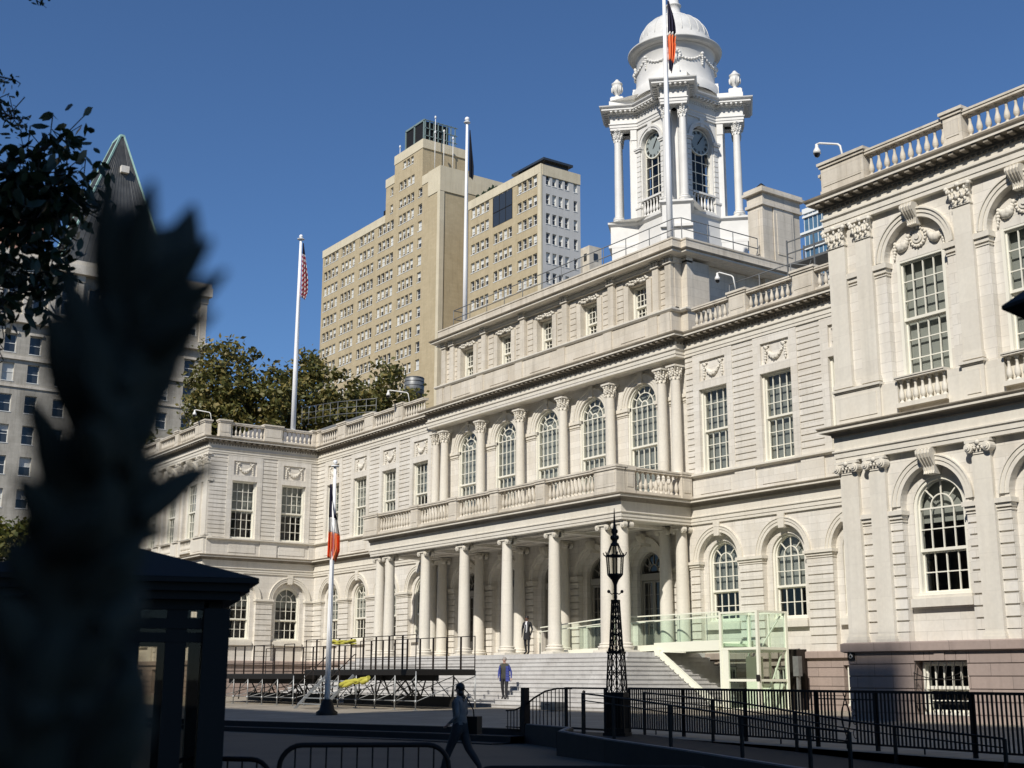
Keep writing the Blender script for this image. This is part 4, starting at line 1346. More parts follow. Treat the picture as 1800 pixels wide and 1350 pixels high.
# ramp beside the railing, running down to the right, with a raised kerb
RK = [(25.2, -19.4, -2.74), (28.4, -20.35, -2.72), (30.6, -22.3, -2.70), (33.2, -22.95, -2.78), (36.2, -23.45, -2.86), (39.76, -24.1, -2.98), (46.0, -24.8, -3.2)]
rp, kb = MB(), MB()
for a, b in zip(RK[:-1], RK[1:]):
    def inner(p): 
        t = (p[0] - 25.2) / 20.8
        return (p[0], -19.3 - 1.7 * t, p[2] - .12)
    rp.quad((a[0], a[1], a[2] - .12), (b[0], b[1], b[2] - .12), inner(b), inner(a))
    kb.bar((a[0], a[1], a[2] - .33), (b[0], b[1], b[2] - .33), .22, .66)
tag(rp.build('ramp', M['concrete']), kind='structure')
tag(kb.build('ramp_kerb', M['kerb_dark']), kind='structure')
kt = MB()
for a, b in zip(RK[:-1], RK[1:]): kt.bar((a[0], a[1], a[2] + .012), (b[0], b[1], b[2] + .012), .12, .024)
tag(kt.build('ramp_kerb_edge', M['kerb']), kind='structure')

# ------------------------------------------------------------------ black railing between forecourt and ramp
def lerp(a, b, t): return tuple(a[i] + (b[i] - a[i]) * t for i in range(len(a)))
FA, FB = (28.6, -18.45), (58.0, -22.5)
FL = math.hypot(FB[0] - FA[0], FB[1] - FA[1])
def fence_pt(s): 
    x, y = lerp(FA, FB, s / FL); return x, y
ZT = -1.68
def iron_panel(name, label, s0, s1, ornament=False):
    x0, y0 = fence_pt(s0); x1, y1 = fence_pt(s1)
    t = thing(name, label, 'railing', (x0, y0, gze(x0, y0)), math.atan2(y1 - y0, x1 - x0), 'black railing panels along the forecourt')
    L = s1 - s0; z1 = ZT - gze(x0, y0)
    r = MB(); r.box(0, L, -.03, .03, z1 - .055, z1); r.box(0, L, -.02, .02, .1, .14); r.box(0, L, -.012, .012, z1 - .2, z1 - .175) if ornament else None
    r.build('rail', M['iron_brown'], t)
    b = MB()
    n = int(L / .105)
    for i in range(n):
        x = L * (i + .5) / n
        if ornament and .38 < x / L < .62: continue
        b.box(x - .016, x + .016, -.014, .014, .1, z1 - .03)
    if ornament:
        xm = L / 2; zc = z1 / 2 + .04
        for sx in (-1, 1):
            b.tube([(xm + sx * (.05 - .16 * math.sin(PI * k / 10)) , 0, .14 + (z1 - .2) * k / 10) for k in range(11)], .013, 6)
        b.tube([(xm + .14 * math.cos(2 * PI * k / 16), 0, zc + .27 * math.sin(2 * PI * k / 16)) for k in range(17)], .013, 6)
        for q in (.26, .5, .74):
            b.tube([(xm + .27 + .06 * math.cos(2 * PI * k / 8), 0, z1 * q + .1 * math.sin(2 * PI * k / 8)) for k in range(9)], .01, 5)
    b.build('bars', M['iron_brown'], t)
    for x in (0.0, L):
        p = MB(); p.box(x - .035, x + .035, -.035, .035, 0, z1 - .02); p.build('post', M['iron_brown'], t)
    f = MB()
    f.box(L * .5 - .012, L * .5 + .012, -.012, .012, -.02, .12); f.build('foot', M['iron_brown'], t)
    return t
spans = [(0, 2.55), (2.55, 5.1), (5.1, 7.65), (7.65, 9.5), (9.5, 12.1), (12.1, 14.7), (14.7, 17.3), (17.3, 20)]
flab = ['black iron railing panel just right of the lamp post', 'black iron railing panel in front of the lift strut', 'black iron railing panel in front of the glass lift',
        'black iron railing panel with pointed oval ornament, right of the lift', 'black iron railing panel before the dark shadow on the wing base',
        'black iron railing panel in front of the barred basement window', 'black iron railing panel in front of the sunlit pink base at right edge', 'black iron railing panel beyond the right picture edge']
for (a, b), l in zip(spans, flab): iron_panel('iron_railing', l, a, b, 'ornament' in l)

# short curved-top railing left of the lamp and the gate
def poly_rail(name, label, pts, z_top, z_bot, bars_on=True, wide=()):
    """pts: plan points; z_top: heights of the top rail"""
    x0, y0 = pts[0]
    t = thing(name, label, 'railing', (x0, y0, z_bot[0]))
    P = [(p[0] - x0, p[1] - y0, z - z_bot[0]) for p, z in zip(pts, z_top)]
    B = [(p[0] - x0, p[1] - y0, z - z_bot[0]) for p, z in zip(pts, z_bot)]
    r = MB()
    r.tube(P, .026, 6)
    for a, b in zip(B[:-1], B[1:]): r.bar((a[0], a[1], a[2] + .06), (b[0], b[1], b[2] + .06), .03, .03)
    r.build('rail', M['iron_brown'], t)
    if bars_on:
        b_ = MB()
        for i in range(len(P) - 1):
            L = (Vector(P[i + 1]) - Vector(P[i])).length; n = max(1, int(L / .13))
            for k in range(n):
                q = (k + .5) / n; a, b = lerp(P[i], P[i + 1], q), lerp(B[i], B[i + 1], q)
                b_.bar(b, a, .02)
        b_.build('bars', M['iron_brown'], t)
    for i in wide:
        p = MB(); p.box(P[i][0] - .09, P[i][0] + .09, P[i][1] - .09, P[i][1] + .09, B[i][2] - .1, 1.18); p.build('post', M['iron_brown'], t)
    return t
q = [(24.35, -19.55), (24.75, -19.5), (25.15, -19.45), (25.55, -19.4), (26.0, -19.35), (26.5, -19.3), (27.1, -19.25)]
zb = [gze(*p) for p in q]
poly_rail('iron_railing', 'short black iron railing with a swept rising top, left of the lamp post', q, [zb[0] + .52, zb[1] + .55, zb[2] + .68, zb[3] + .9, zb[4] + 1.08, zb[5] + 1.16, zb[6] + 1.16], zb, True, (2,))
q = [(25.6, -18.3), (27.6, -18.2)]
# level rail and gate frame behind
def frame_gate(name, label, a, b, z0, z1, mid=None):
    t = thing(name, label, 'gate', (a[0], a[1], z0))
    L = (b[0] - a[0], b[1] - a[1]); h = z1 - z0
    p = MB(); p.bar((0, 0, h), (L[0], L[1], h), .045); p.bar((0, 0, .12), (L[0], L[1], .12), .05); p.build('rail', M['iron_brown'], t)
    for (x, y) in ((0, 0), L):
        p = MB(); p.box(x - .035, x + .035, y - .035, y + .035, 0, h + .02); p.build('post', M['iron_brown'], t)
    return t
frame_gate('iron_gate', 'open black tubular gate frame left of the lamp post', (27.75, -19.95), (29.55, -20.05), -2.86, -1.70)
# sloping handrails down the ramp
def ramp_rail(name, label, pts, off, nposts):
    x0, y0, z0 = pts[0]
    t = thing(name, label, 'handrail', (x0, y0, z0 - off))
    P = [(p[0] - x0, p[1] - y0, p[2] - z0 + off) for p in pts]
    r = MB(); r.tube(P, .021, 8); r.build('rail', M['iron'], t)
    r = MB(); r.tube([(p[0], p[1], p[2] - .16) for p in P], .015, 6); r.build('rail', M['iron'], t)
    n = len(P)
    for i in range(nposts):
        u = i / (nposts - 1) * (n - 1); k = min(int(u), n - 2)
        a = lerp(P[k], P[k + 1], u - k)
        p = MB(); p.box(a[0] - .028, a[0] + .028, a[1] - .028, a[1] + .028, a[2] - off - .1, a[2]); p.build('post', M['iron'], t)
    return t
ramp_rail('ramp_handrail', 'black handrail sloping down the ramp in front of the railing', [(29.6, -20.8, -1.76), (31.2, -22.1, -1.8), (33.6, -22.65, -1.9), (36.6, -23.0, -2.1), (39.2, -23.3, -2.3), (40.4, -23.4, -2.36)], .95, 7)
ramp_rail('ramp_handrail', 'black handrail on the far side of the ramp, behind the nearer sloping rail', [(30.2, -19.3, -1.80), (34.0, -19.75, -1.98), (38.0, -20.2, -2.32), (41.5, -20.5, -2.5)], .95, 5)

# ------------------------------------------------------------------ lamp post of pierced iron
lx, ly = 30.7, -20.62
lz = gze(lx, ly) - .02
lp = thing('lamp_post', 'tall black openwork iron lamp post with glazed lantern in front of the portico', 'lamp post', (lx, ly, lz), rad(33))
lp.scale = (.8, .8, .87)
def lattice(mb, z0, z1, w0, w1, depth):
    """four pierced faces tapering w0 -> w1"""
    for i in range(4):
        a = i * PI / 2; c, s_ = math.cos(a), math.sin(a)
        def P(u, z):
            t = (z - z0) / (z1 - z0); w = w0 + (w1 - w0) * t
            x, y = u * w, -w; return (x * c - y * s_, x * s_ + y * c, z)
        mb.bar(P(-1, z0), P(-1, z1), .04)
        n = 5; k = n
        h = (z1 - z0) / depth
        for j in range(depth):
            za, zb_ = z0 + h * j, z0 + h * (j + 1)
            m_ = 10
            for sg in (-1, 1):
                mb.tube([P(sg * .82 * math.cos(PI * (q / m_ - .5)) * .95, za + h * q / m_) for q in range(m_ + 1)], .013, 5, caps=False)
                mb.tube([P(sg * (.9 - .75 * math.sin(PI * q / m_)), za + h * q / m_) for q in range(m_ + 1)], .011, 5, caps=False)
            mb.bar(P(-.9, za), P(.9, za), .022)
        mb.bar(P(-1, z1), P(1, z1), .045)
b = MB()
b.box(-.36, .36, -.36, .36, 0, .2); b.box(-.3, .3, -.3, .3, .2, .32)
for sx in (-1, 1):
    for sy in (-1, 1): b.bar((sx * .29, sy * .29, .2), (sx * .27, sy * .27, 1.25), .055)
for k in range(5):
    for i in range(4):
        a = i * PI / 2; c, s_ = math.cos(a), math.sin(a); u = -.18 + .09 * k
        b.bar((u * c + .28 * s_, u * s_ - .28 * c, .3), (u * c + .27 * s_, u * s_ - .27 * c, 1.2), .03)
b.box(-.3, .3, -.3, .3, 1.18, 1.3); b.box(-.13, .13, -.13, .13, .3, 1.2)
b.build('lamp_base', M['iron'], lp)
b = MB()
lattice(b, 1.3, 2.42, .255, .20, 2); b.box(-.24, .24, -.24, .24, 2.40, 2.46)
lattice(b, 2.46, 3.9, .165, .095, 3)
b.tube([(0, 0, .3), (0, 0, 4.05)], .03, 8)
b.box(-.12, .12, -.12, .12, 3.88, 3.93)
for i in range(4):
    a = PI / 4 + i * PI / 2
    b.tube([(.24 * math.cos(a), .24 * math.sin(a), 2.4), (.28 * math.cos(a), .28 * math.sin(a), 2.5), (.2 * math.cos(a), .2 * math.sin(a), 2.62)], .02, 5)
b.build('lamp_shaft', M['iron'], lp)
b = MB()
b.lathe([(.045, 3.93), (.06, 4.0), (.05, 4.12), (.055, 4.35), (.07, 4.4), (.12, 4.5), (.24, 4.62), (.25, 4.66), (.0, 4.67)], (0, 0, 0), 6)
ra = rad(-33)
for sx in (-1, 1):
    d = (math.cos(ra + rad(54.9)), math.sin(ra + rad(54.9)))
    b.tube([(sx * d[0] * .04, sx * d[1] * .04, 4.12), (sx * d[0] * .12, sx * d[1] * .12, 4.09), (sx * d[0] * .19, sx * d[1] * .19, 4.15)], .018, 6)
    b.ell((sx * d[0] * .21, sx * d[1] * .21, 4.17), (.055, .055, .05), 8, 6)
b.build('lamp_neck', M['iron'], lp)
b = MB(); gl = MB()
for k in range(6):
    a0, a1 = 2 * PI * k / 6, 2 * PI * (k + 1) / 6
    p0, p1 = (math.cos(a0), math.sin(a0)), (math.cos(a1), math.sin(a1))
    b.bar((.24 * p0[0], .24 * p0[1], 4.64), (.28 * p0[0], .28 * p0[1], 5.2), .035)
    b.bar((.24 * p0[0], .24 * p0[1], 4.66), (.24 * p1[0], .24 * p1[1], 4.66), .04)
    b.bar((.3 * p0[0], .3 * p0[1], 5.2), (.3 * p1[0], .3 * p1[1], 5.2), .05)
    b.tube([(.3 * p0[0], .3 * p0[1], 5.2), (.36 * p0[0], .36 * p0[1], 5.23), (.39 * p0[0], .39 * p0[1], 5.3)], .018, 5)
    b.tube([(.28 * p0[0], .28 * p0[1], 5.22), (.2 * p0[0], .2 * p0[1], 5.36), (.13 * p0[0], .13 * p0[1], 5.52)], .018, 5)
    gl.quad((.235 * p0[0], .235 * p0[1], 4.68), (.235 * p1[0], .235 * p1[1], 4.68), (.27 * p1[0], .27 * p1[1], 5.18), (.27 * p0[0], .27 * p0[1], 5.18))
    gl.quad((.26 * p0[0], .26 * p0[1], 5.24), (.26 * p1[0], .26 * p1[1], 5.24), (.12 * p1[0], .12 * p1[1], 5.52), (.12 * p0[0], .12 * p0[1], 5.52))
b.lathe([(.15, 5.5), (.14, 5.56), (.08, 5.6), (.1, 5.68), (.13, 5.72), (.08, 5.78), (.07, 5.9), (.09, 5.95), (.05, 6.05), (.035, 6.2), (.02, 6.45), (.01, 6.6), (0, 6.62)], (0, 0, 0), 8)
for k in range(4):
    a = PI * k / 2; b.ell((.1 * math.cos(a), .1 * math.sin(a), 5.74), (.05, .05, .07), 6, 4); b.ell((.08 * math.cos(a), .08 * math.sin(a), 5.92), (.035, .035, .06), 6, 4)
lan = b.build('lantern', M['iron'], lp)
gl.build('lantern_glass', glass_mat('frosted_lantern', (.9, .9, .88), .4, .6), lan)

# ------------------------------------------------------------------ flagpoles and flags
def flagpole(name, label, loc, h, r, ball=.1, base=None):
    t = thing(name, label, 'flagpole', loc, 0, 'flagpoles at the city hall')
    m = MB(); m.tube([(0, 0, 0), (0, 0, h * .35), (0, 0, h * .7), (0, 0, h)], [r, r * .92, r * .72, r * .5], 14); m.build('pole', M['pole'], t)
    m = MB(); m.lathe([(r * .5, h), (r * 1.5, h + .02), (r * 1.5, h + .06), (.02, h + .09)], (0, 0, 0), 10); m.ell((0, 0, h + .12 + ball), (ball, ball, ball), 12, 8); m.build('finial', M['pole'], t)
    m = MB()
    if base: m.lathe(base, (0, 0, 0), 12)
    else: m.lathe([(r * 2.2, 0), (r * 2.2, .1), (r * 1.4, .2), (r * 1.3, .5), (r, .55)], (0, 0, 0), 12)
    m.build('pole_base', M['iron'] if base else M['pole'], t)
    m = MB(); m.tube([(r * 1.25, -r * 1.0, h * .98), (r * 1.3, -r * 1.0, 1.2)], .008, 4); m.build('halyard', M['pole'], t)
    return t
FP = (9.82, -17.92)
flagpole('flagpole', 'white flagpole standing on the forecourt in front of the stage, dark base', (*FP, gze(*FP)), 9.75, .115, .09, [(.42, 0), (.42, .12), (.3, .2), (.24, .45), (.16, .6)])
flagpole('flagpole', 'white flagpole rising from the roof of the left wing', (-35.1, 1.35, 17.1), 16.3, .2, .16)
flagpole('flagpole', 'white flagpole at the left end of the attic roof, before the tan tower', (-9.85, 1.0, 19.5), 14.7, .15, .16)
flagpole('flagpole', 'white flagpole standing in front of the clock tower', (9.49, 1.0, 19.5), 15.2, .17, .16)

def flag(name, label, top, h, bands, spread=.24, seed=1, horiz=True, cat='flag', lean=(.575, .818), bulge=None):
    """limp flag hanging beside its pole: a gathered sheet of folds; bands = [(fraction to, material)]"""
    rn = random.Random(seed)
    nz, nx = 44, 40
    t = thing(name, label, cat, top)
    fr0 = 0.0
    def P(i, j):
        v = i / nz; u = j / nx
        w = spread * (bulge(v) if bulge else (.25 + .75 * min(1, v * 2.2)) * (1 - max(0, v - .82) * 2.2))
        fold = math.sin(u * 5.2 * PI + seed + 1.2 * math.sin(v * 3)) * .42 * w + .12 * w * math.sin(u * 11 + v * 5)
        x = u * w + .02
        z = -h * v - .12 * h * u * u * (v ** .6) * .5
        return Vector((lean[0] * x + lean[1] * fold, lean[1] * x - lean[0] * fold, z))
    for fr1, m in bands:
        mb = MB(); i0, i1 = int(fr0 * nz), int(fr1 * nz)
        for i in range(i0, i1):
            for j in range(nx):
                mb.quad(P(i, j), P(i, j + 1), P(i + 1, j + 1), P(i + 1, j), smooth=True)
        o = mb.build('cloth', m, t)
        bm = bmesh.new(); bm.from_mesh(o.data); bmesh.ops.remove_doubles(bm, verts=bm.verts, dist=1e-4); bm.to_mesh(o.data); bm.free()
        md = o.modifiers.new('thickness', 'SOLIDIFY'); md.thickness = .006
        fr0 = fr1
    return t
navy = mat('navy_cloth', (.022, .020, .05), .8); wht = mat('white_cloth', (.7, .69, .66), .8); org = mat('orange_cloth', (.9, .24, .08), .8); blk = mat('dark_navy_cloth', (.012, .016, .03), .8)
# striped cloth for the national flag: red and white stripes with a dark canton
def stripes():
    m, t, b = new_mat('striped_cloth'); N, L = t.nodes.new, t.links.new
    g = N('ShaderNodeTexCoord'); s = N('ShaderNodeSeparateXYZ'); L(g.outputs['Object'], s.inputs[0])
    a = N('ShaderNodeMath'); a.operation = 'MULTIPLY_ADD'; a.inputs[1].default_value = 1.1; L(s.outputs[0], a.inputs[0]); 
    a.inputs[2].default_value = 0; k = N('ShaderNodeMath'); k.operation = 'ADD'; L(a.outputs[0], k.inputs[0]); L(s.outputs[2], k.inputs[1])
    w = N('ShaderNodeMath'); w.operation = 'MULTIPLY'; w.inputs[1].default_value = 2.6; L(k.outputs[0], w.inputs[0])
    f = N('ShaderNodeMath'); f.operation = 'FRACT'; L(w.outputs[0], f.inputs[0])
    c = N('ShaderNodeMath'); c.operation = 'GREATER_THAN'; c.inputs[1].default_value = .5; L(f.outputs[0], c.inputs[0])
    mx = N('ShaderNodeMix'); mx.data_type = 'RGBA'; L(c.outputs[0], mx.inputs[0]); mx.inputs[6].default_value = (.45, .04, .06, 1); mx.inputs[7].default_value = (.75, .74, .72, 1)
    L(mx.outputs[2], b.inputs['Base Color']); b.inputs['Roughness'].default_value = .8
    return m
STR = stripes()
bul = lambda v: (.15 + .85 * min(1, v * 1.5)) * (1 - max(0, v - .86) * 2.5)
ftop = gze(*FP) + 9.3
flag('flag', 'limp blue, white and red flag on the forecourt flagpole', (FP[0] - .12, FP[1] - .17, ftop - .25), 2.95, [(.46, navy), (.66, wht), (1.0, org)], .5, 2, bulge=bul)
flag('flag', 'limp striped red and white flag with dark canton on the left wing pole', (-35.0, 1.45, 17.1 + 16.0), 4.6, [(.22, navy), (1.0, STR)], .62, 4, bulge=bul)
flag('flag', 'limp dark blue flag on the pole before the tan tower', (-9.75, 1.1, 19.5 + 14.2), 3.3, [(1.0, blk)], .3, 6, bulge=lambda v: (.2 + .8 * min(1, v * 1.4)) * (1 - max(0, v - .9) * 2))
flag('flag', 'limp navy and orange flag beside the dome of the clock tower', (9.6, 1.1, 19.5 + 14.6), 4.0, [(.47, navy), (.5, wht), (.88, org), (1.0, navy)], .4, 9, bulge=lambda v: (.25 + .75 * math.sin(PI * min(1, v * 1.15))) if v < .6 else (.35 + .65 * math.sin(PI * v)))

# ------------------------------------------------------------------ roof railings, cameras
def pipe_rail(name, label, pts, h=1.1, step=1.9, m='grey_paint', rails=(1.0, .55), cat='railing', feet=True):
    x0, y0, z0 = pts[0]
    t = thing(name, label, cat, pts[0])
    Q = [(p[0] - x0, p[1] - y0, p[2] - z0) for p in pts]
    for q_ in rails:
        r = MB(); r.tube([(p[0], p[1], p[2] + h * q_) for p in Q], .027, 6); r.build('rail', M[m], t)
    for a, b in zip(Q[:-1], Q[1:]):
        L = (Vector(b) - Vector(a)).length; n = max(1, round(L / step))
        for k in range(n + (1 if b == Q[-1] else 0)):
            p = lerp(a, b, k / n)
            o = MB(); o.tube([(p[0], p[1], p[2]), (p[0], p[1], p[2] + h)], .024, 6)
            if feet: o.box(p[0] - .12, p[0] + .12, p[1] - .05, p[1] + .05, p[2], p[2] + .03)
            o.build('post', M[m], t)
    return t
pipe_rail('roof_railing', 'grey pipe railing along the edge of the attic roof', [(-10.0, .9, 20.0), (-10.0, .25, 20.0), (10.6, .25, 20.0), (10.9, .5, 20.0), (10.9, 5.9, 20.0)], 1.25)
pipe_rail('roof_railing', 'grey steel roof railing on a platform behind the left wing pole', [(-36.2, 2.6, 18.3), (-30.0, 2.6, 17.7), (-24.0, 2.6, 16.9)], 1.45, 1.35, 'galv', (1.0, .66, .33))
pl = thing('roof_platform', 'grey steel platform on legs behind the left wing balustrade', 'platform', (-36.4, 2.2, 16.6))
p = MB(); p.box(0, 12.4, 0, 2.2, .5, .7); p.build('deck', M['grey_paint'], pl)
for k in range(6):
    p = MB(); p.box(.4 + 2.3 * k - .1, .4 + 2.3 * k + .1, .1, .3, -2.2, .5); p.box(.4 + 2.3 * k - .25, .4 + 2.3 * k + .25, .0, .4, .35, .5); p.build('leg', M['grey_paint'], pl)
pipe_rail('roof_railing', 'grey pipe railing on the flank roof beside the right wing', [(13.0, 1.6, 15.1), (17.0, 1.6, 15.1), (17.5, 3.2, 15.1), (27.5, 3.2, 15.1)], 2.3, 1.8)
st_ = thing('roof_walkway', 'grey steel roof walkway and stair frames between chimney and right wing', 'walkway', (15.2, 3.4, 15.0))
p = MB(); p.box(0, 7, 0, 1.2, 3.1, 3.2); p.build('deck', M['galv'], st_)
for k in range(5):
    p = MB(); p.bar((1.7 * k, 0, 0), (1.7 * k, 0, 4.4), .06); p.bar((1.7 * k, 1.2, 0), (1.7 * k, 1.2, 4.4), .06); p.bar((1.7 * k, 0, .3), (1.7 * k + 1.5, 0, 3.0), .05); p.build('leg', M['galv'], st_)
for z in (3.7, 4.3):
    p = MB(); p.bar((0, 0, z), (7, 0, z), .05); p.bar((0, 1.2, z), (7, 1.2, z), .05); p.build('rail', M['galv'], st_)
vt = thing('roof_vent_unit', 'pale ribbed roof vent unit seen left of the right wing', 'roof vent', (15.9, 5.4, 15.0))
p = MB(); p.box(0, 3.0, 0, 2.0, 0, 3.2); p.build('housing', M['grey_paint'], vt)
p = MB()
for k in range(7): p.box(.1, 2.9, -.06, 0, .5 + .35 * k, .68 + .35 * k)
p.build('louvre', M['camera_white'], vt)

def cctv(label, loc, arm, rise, hang=.42, s=1.0, m='camera_white'):
    """bracket arm and dome camera; arm = horizontal vector of the bracket"""
    t = thing('security_camera', label, 'security camera', loc, 0, 'dome cameras on the roof')
    a = Vector((arm[0], arm[1], 0)); d = a.normalized()
    e = a + Vector((0, 0, rise[1]))
    k = d * .12 + Vector((0, 0, rise[0]))
    b = MB(); b.tube([(0, 0, -.1), tuple(k * .9), tuple(k + d * .08 + Vector((0, 0, .04))), tuple(e - d * .1), tuple(e), tuple(e + d * .03 - Vector((0, 0, .12)))], .033 * s, 8); b.build('arm', M[m], t)
    h = MB(); h.lathe([(.0, .0), (.05, .0), (.06, -.12), (.1, -.2), (.13, -.26), (.135, -.36), (.0, -.36)], tuple(e + d * .03), 14); h.build('housing', M[m], t)
    g = MB(); g.ell(tuple(e + d * .03 + Vector((0, 0, -.38))), (.11, .11, .12), 12, 8); g.build('camera_dome', M['camera_dome'], t)
    return t
cctv('white dome camera on a bent arm at the corner of the right wing roof', (28.75, YW - .1, 16.1), (-1.0, -.15), (.55, .85), s=1.15)
cctv('dome camera on a bent arm at the corner of the left wing roof', (-27.85, YW + .1, 16.1), (-.75, -.95), (.5, .72))
cctv('dome camera on an arm over the left flank balustrade below the tan tower', (-14.4, -.25, 16.1), (-1.0, -1.0), (.55, .78))
cctv('white dome camera on an arm beside the attic side wall', (14.4, .6, 16.7), (-.95, -.2), (.6, .95))

# ------------------------------------------------------------------ glass lift and bridge at the right end of the portico
LX0, LX1, LY0, LY1, LZ = 16.35, 18.45, -3.0, -1.35, -2.72
lf = thing('wheelchair_lift', 'cream framed glass wheelchair lift tower beside the portico stairs', 'lift', (LX0, LY0, LZ))
w, d, h = LX1 - LX0, LY1 - LY0, 1.30 - LZ
for (x, y) in ((0, 0), (w, 0), (w, d), (0, d)):
    p = MB(); p.box(x - .06, x + .06, y - .06, y + .06, 0, h); p.build('post', M['lift'], lf)
p = MB()
zm = 2.5
for z, th in ((.06, .12), (zm, .1), (h - .04, .08)):
    p.box(0, w, -.05, .05, z - th / 2, z + th / 2); p.box(0, w, d - .05, d + .05, z - th / 2, z + th / 2)
    p.box(-.05, .05, 0, d, z - th / 2, z + th / 2); p.box(w - .05, w + .05, 0, d, z - th / 2, z + th / 2)
p.box(w * .55 - .03, w * .55 + .03, d - .04, d + .04, 0, h)
p.box(0, w, -.04, .04, 1.18, 1.28); p.box(w - .04, w + .04, 0, d, 1.18, 1.28)
p.build('frame', M['lift'], lf)
p = MB(); p.box(.06, .42, -.045, .045, .06, zm - .05); p.build('door_panel', M['lift'], lf)
p = MB(); p.box(.1, .8, d - .35, d - .05, .1, 2.2); p.box(.5, w - .2, d - .08, d + .02, .1, 1.1); p.build('lift_mast', M['lift'], lf)
p = MB(); p.box(w - .08, w + .1, -.09, -.05, 1.2, 1.45); p.build('lock', M['iron'], lf)
p = MB()
p.quad((.06, 0, zm + .05), (w - .06, 0, zm + .05), (w - .06, 0, h - .08), (.06, 0, h - .08))
p.quad((.42, 0, .12), (w - .06, 0, .12), (w - .06, 0, zm - .05), (.42, 0, zm - .05))
for xx in (w, 0.0):
    p.quad((xx, .06, zm + .05), (xx, d - .06, zm + .05), (xx, d - .06, h - .08), (xx, .06, h - .08))
    p.quad((xx, .06, .12), (xx, d - .06, .12), (xx, d - .06, zm - .05), (xx, .06, zm - .05))
p.quad((.06, d, zm + .05), (w - .06, d, zm + .05), (w - .06, d, h - .08), (.06, d, h - .08))
p.build('glass_panel', M['glass_clear'], lf)
p = MB(); p.box(.08, w - .08, .08, d - .08, 2.35, 2.45); p.bar((w - .1, d * .2, zm + .1), (w - .1, d - .2, h - .2), .05); p.bar((w - .1, d * .2, .2), (w - .1, d - .2, zm - .2), .05); p.build('platform', M['lift'], lf)

br = thing('lift_bridge', 'cream access ramp with green glass balustrade from portico to the lift', 'ramp', (3.6, -3.0, ZF))
p = MB(); p.bar((.3, 0, .04), (8.6, 0, .2), .14, .26); p.bar((8.6, 0, .2), (12.7, 0, .24), .16, .42); p.bar((8.6, 1.9, .2), (12.7, 1.9, .24), .16, .42)
p.box(8.3, 12.7, .06, 1.9, .2, .32); p.build('deck_beam', M['lift'], br)
p = MB(); p.bar((8.9, -.12, .0), (12.65, -.12, -2.32), .17, .24); p.box(8.75, 9.1, -.22, .0, -.15, .12); p.build('strut', M['lift'], br)
p = MB()
zt0, zt1 = 1.34, 1.62
p.bar((0, 0, zt0), (4.9, 0, zt1 - .02), .05); p.bar((4.9, 0, zt1 - .02), (12.7, 0, zt1), .05)
p.bar((0, -.1, zt0 - .22), (4.9, -.1, zt1 - .26), .04); p.bar((4.9, -.1, zt1 - .26), (12.7, -.1, zt1 - .22), .04)
p.bar((0, -.02, 0.0), (0, -.02, zt0 - .2), .05); p.bar((.7, 0, 0.0), (.7, 0, zt0 + .04), .04)
p.bar((0, 1.9, zt0), (12.7, 1.9, zt1), .05)
p.build('rail', M['lift'], br)
p = MB()
for k in range(1, 8): p.bar((1.7 * k, .02, .3), (1.7 * k, .02, zt1 - .08), .025, .012)
p.build('glass_clamp', M['galv'], br)
p = MB(); p.quad((.75, .0, .2), (4.9, 0, .3), (4.9, 0, zt1 - .05), (.75, 0, zt0 - .02)); p.quad((4.9, 0, .3), (12.7, 0, .42), (12.7, 0, zt1 - .03), (4.9, 0, zt1 - .05))
p.quad((.75, 1.9, .2), (12.7, 1.9, .42), (12.7, 1.9, zt1 - .03), (.75, 1.9, zt0)); p.build('glass_panel', M['glass_clear'], br)

# dark basement door with equipment beside the lift
bd = thing('basement_door', 'dark basement doorway with a silver door handle to the right of the lift', 'door', (17.55, -.2, -2.72))
p = MB(); p.box(0, .85, -.06, .1, 0, 2.5); p.build('door_leaf', M['iron_brown'], bd)
p = MB(); p.bar((.62, -.1, .8), (.62, -.1, 1.5), .04); p.box(.57, .67, -.1, 0, 1.75, 1.95); p.build('handle', M['alu'], bd)
cab = thing('control_box', 'grey metal control box on a post right of the lift', 'control box', (18.62, -1.2, -2.72))
p = MB(); p.box(0, .3, 0, .22, 1.4, 2.2); p.build('cabinet', M['galv'], cab)
p = MB(); p.box(.1, .2, .06, .16, 0, 1.4); p.build('post', M['galv'], cab)
sg_ = thing('accessibility_sign', 'small black accessibility sign with a wheelchair symbol on the brownstone base', 'sign', (27.87, YW - .09, -.68))
p = MB(); p.box(-.14, .14, -.02, .02, -.16, .16); p.build('plate', M['iron'], sg_)
p = MB()
ringp = [(.055 * math.cos(2 * PI * k / 16), -.03, -.05 + .055 * math.sin(2 * PI * k / 16)) for k in range(17)]
p.tube(ringp, .008, 5); p.ell((-.02, -.03, .11), (.02, .01, .02), 8, 6); p.bar((-.02, -.03, .08), (-.01, -.03, 0), .018); p.bar((-.01, -.03, 0), (.05, -.03, .0), .016); p.bar((.05, -.03, 0), (.075, -.03, -.07), .016); p.bar((-.02, -.03, .05), (.04, -.03, .045), .012)
p.build('wheelchair_symbol', M['camera_white'], sg_)
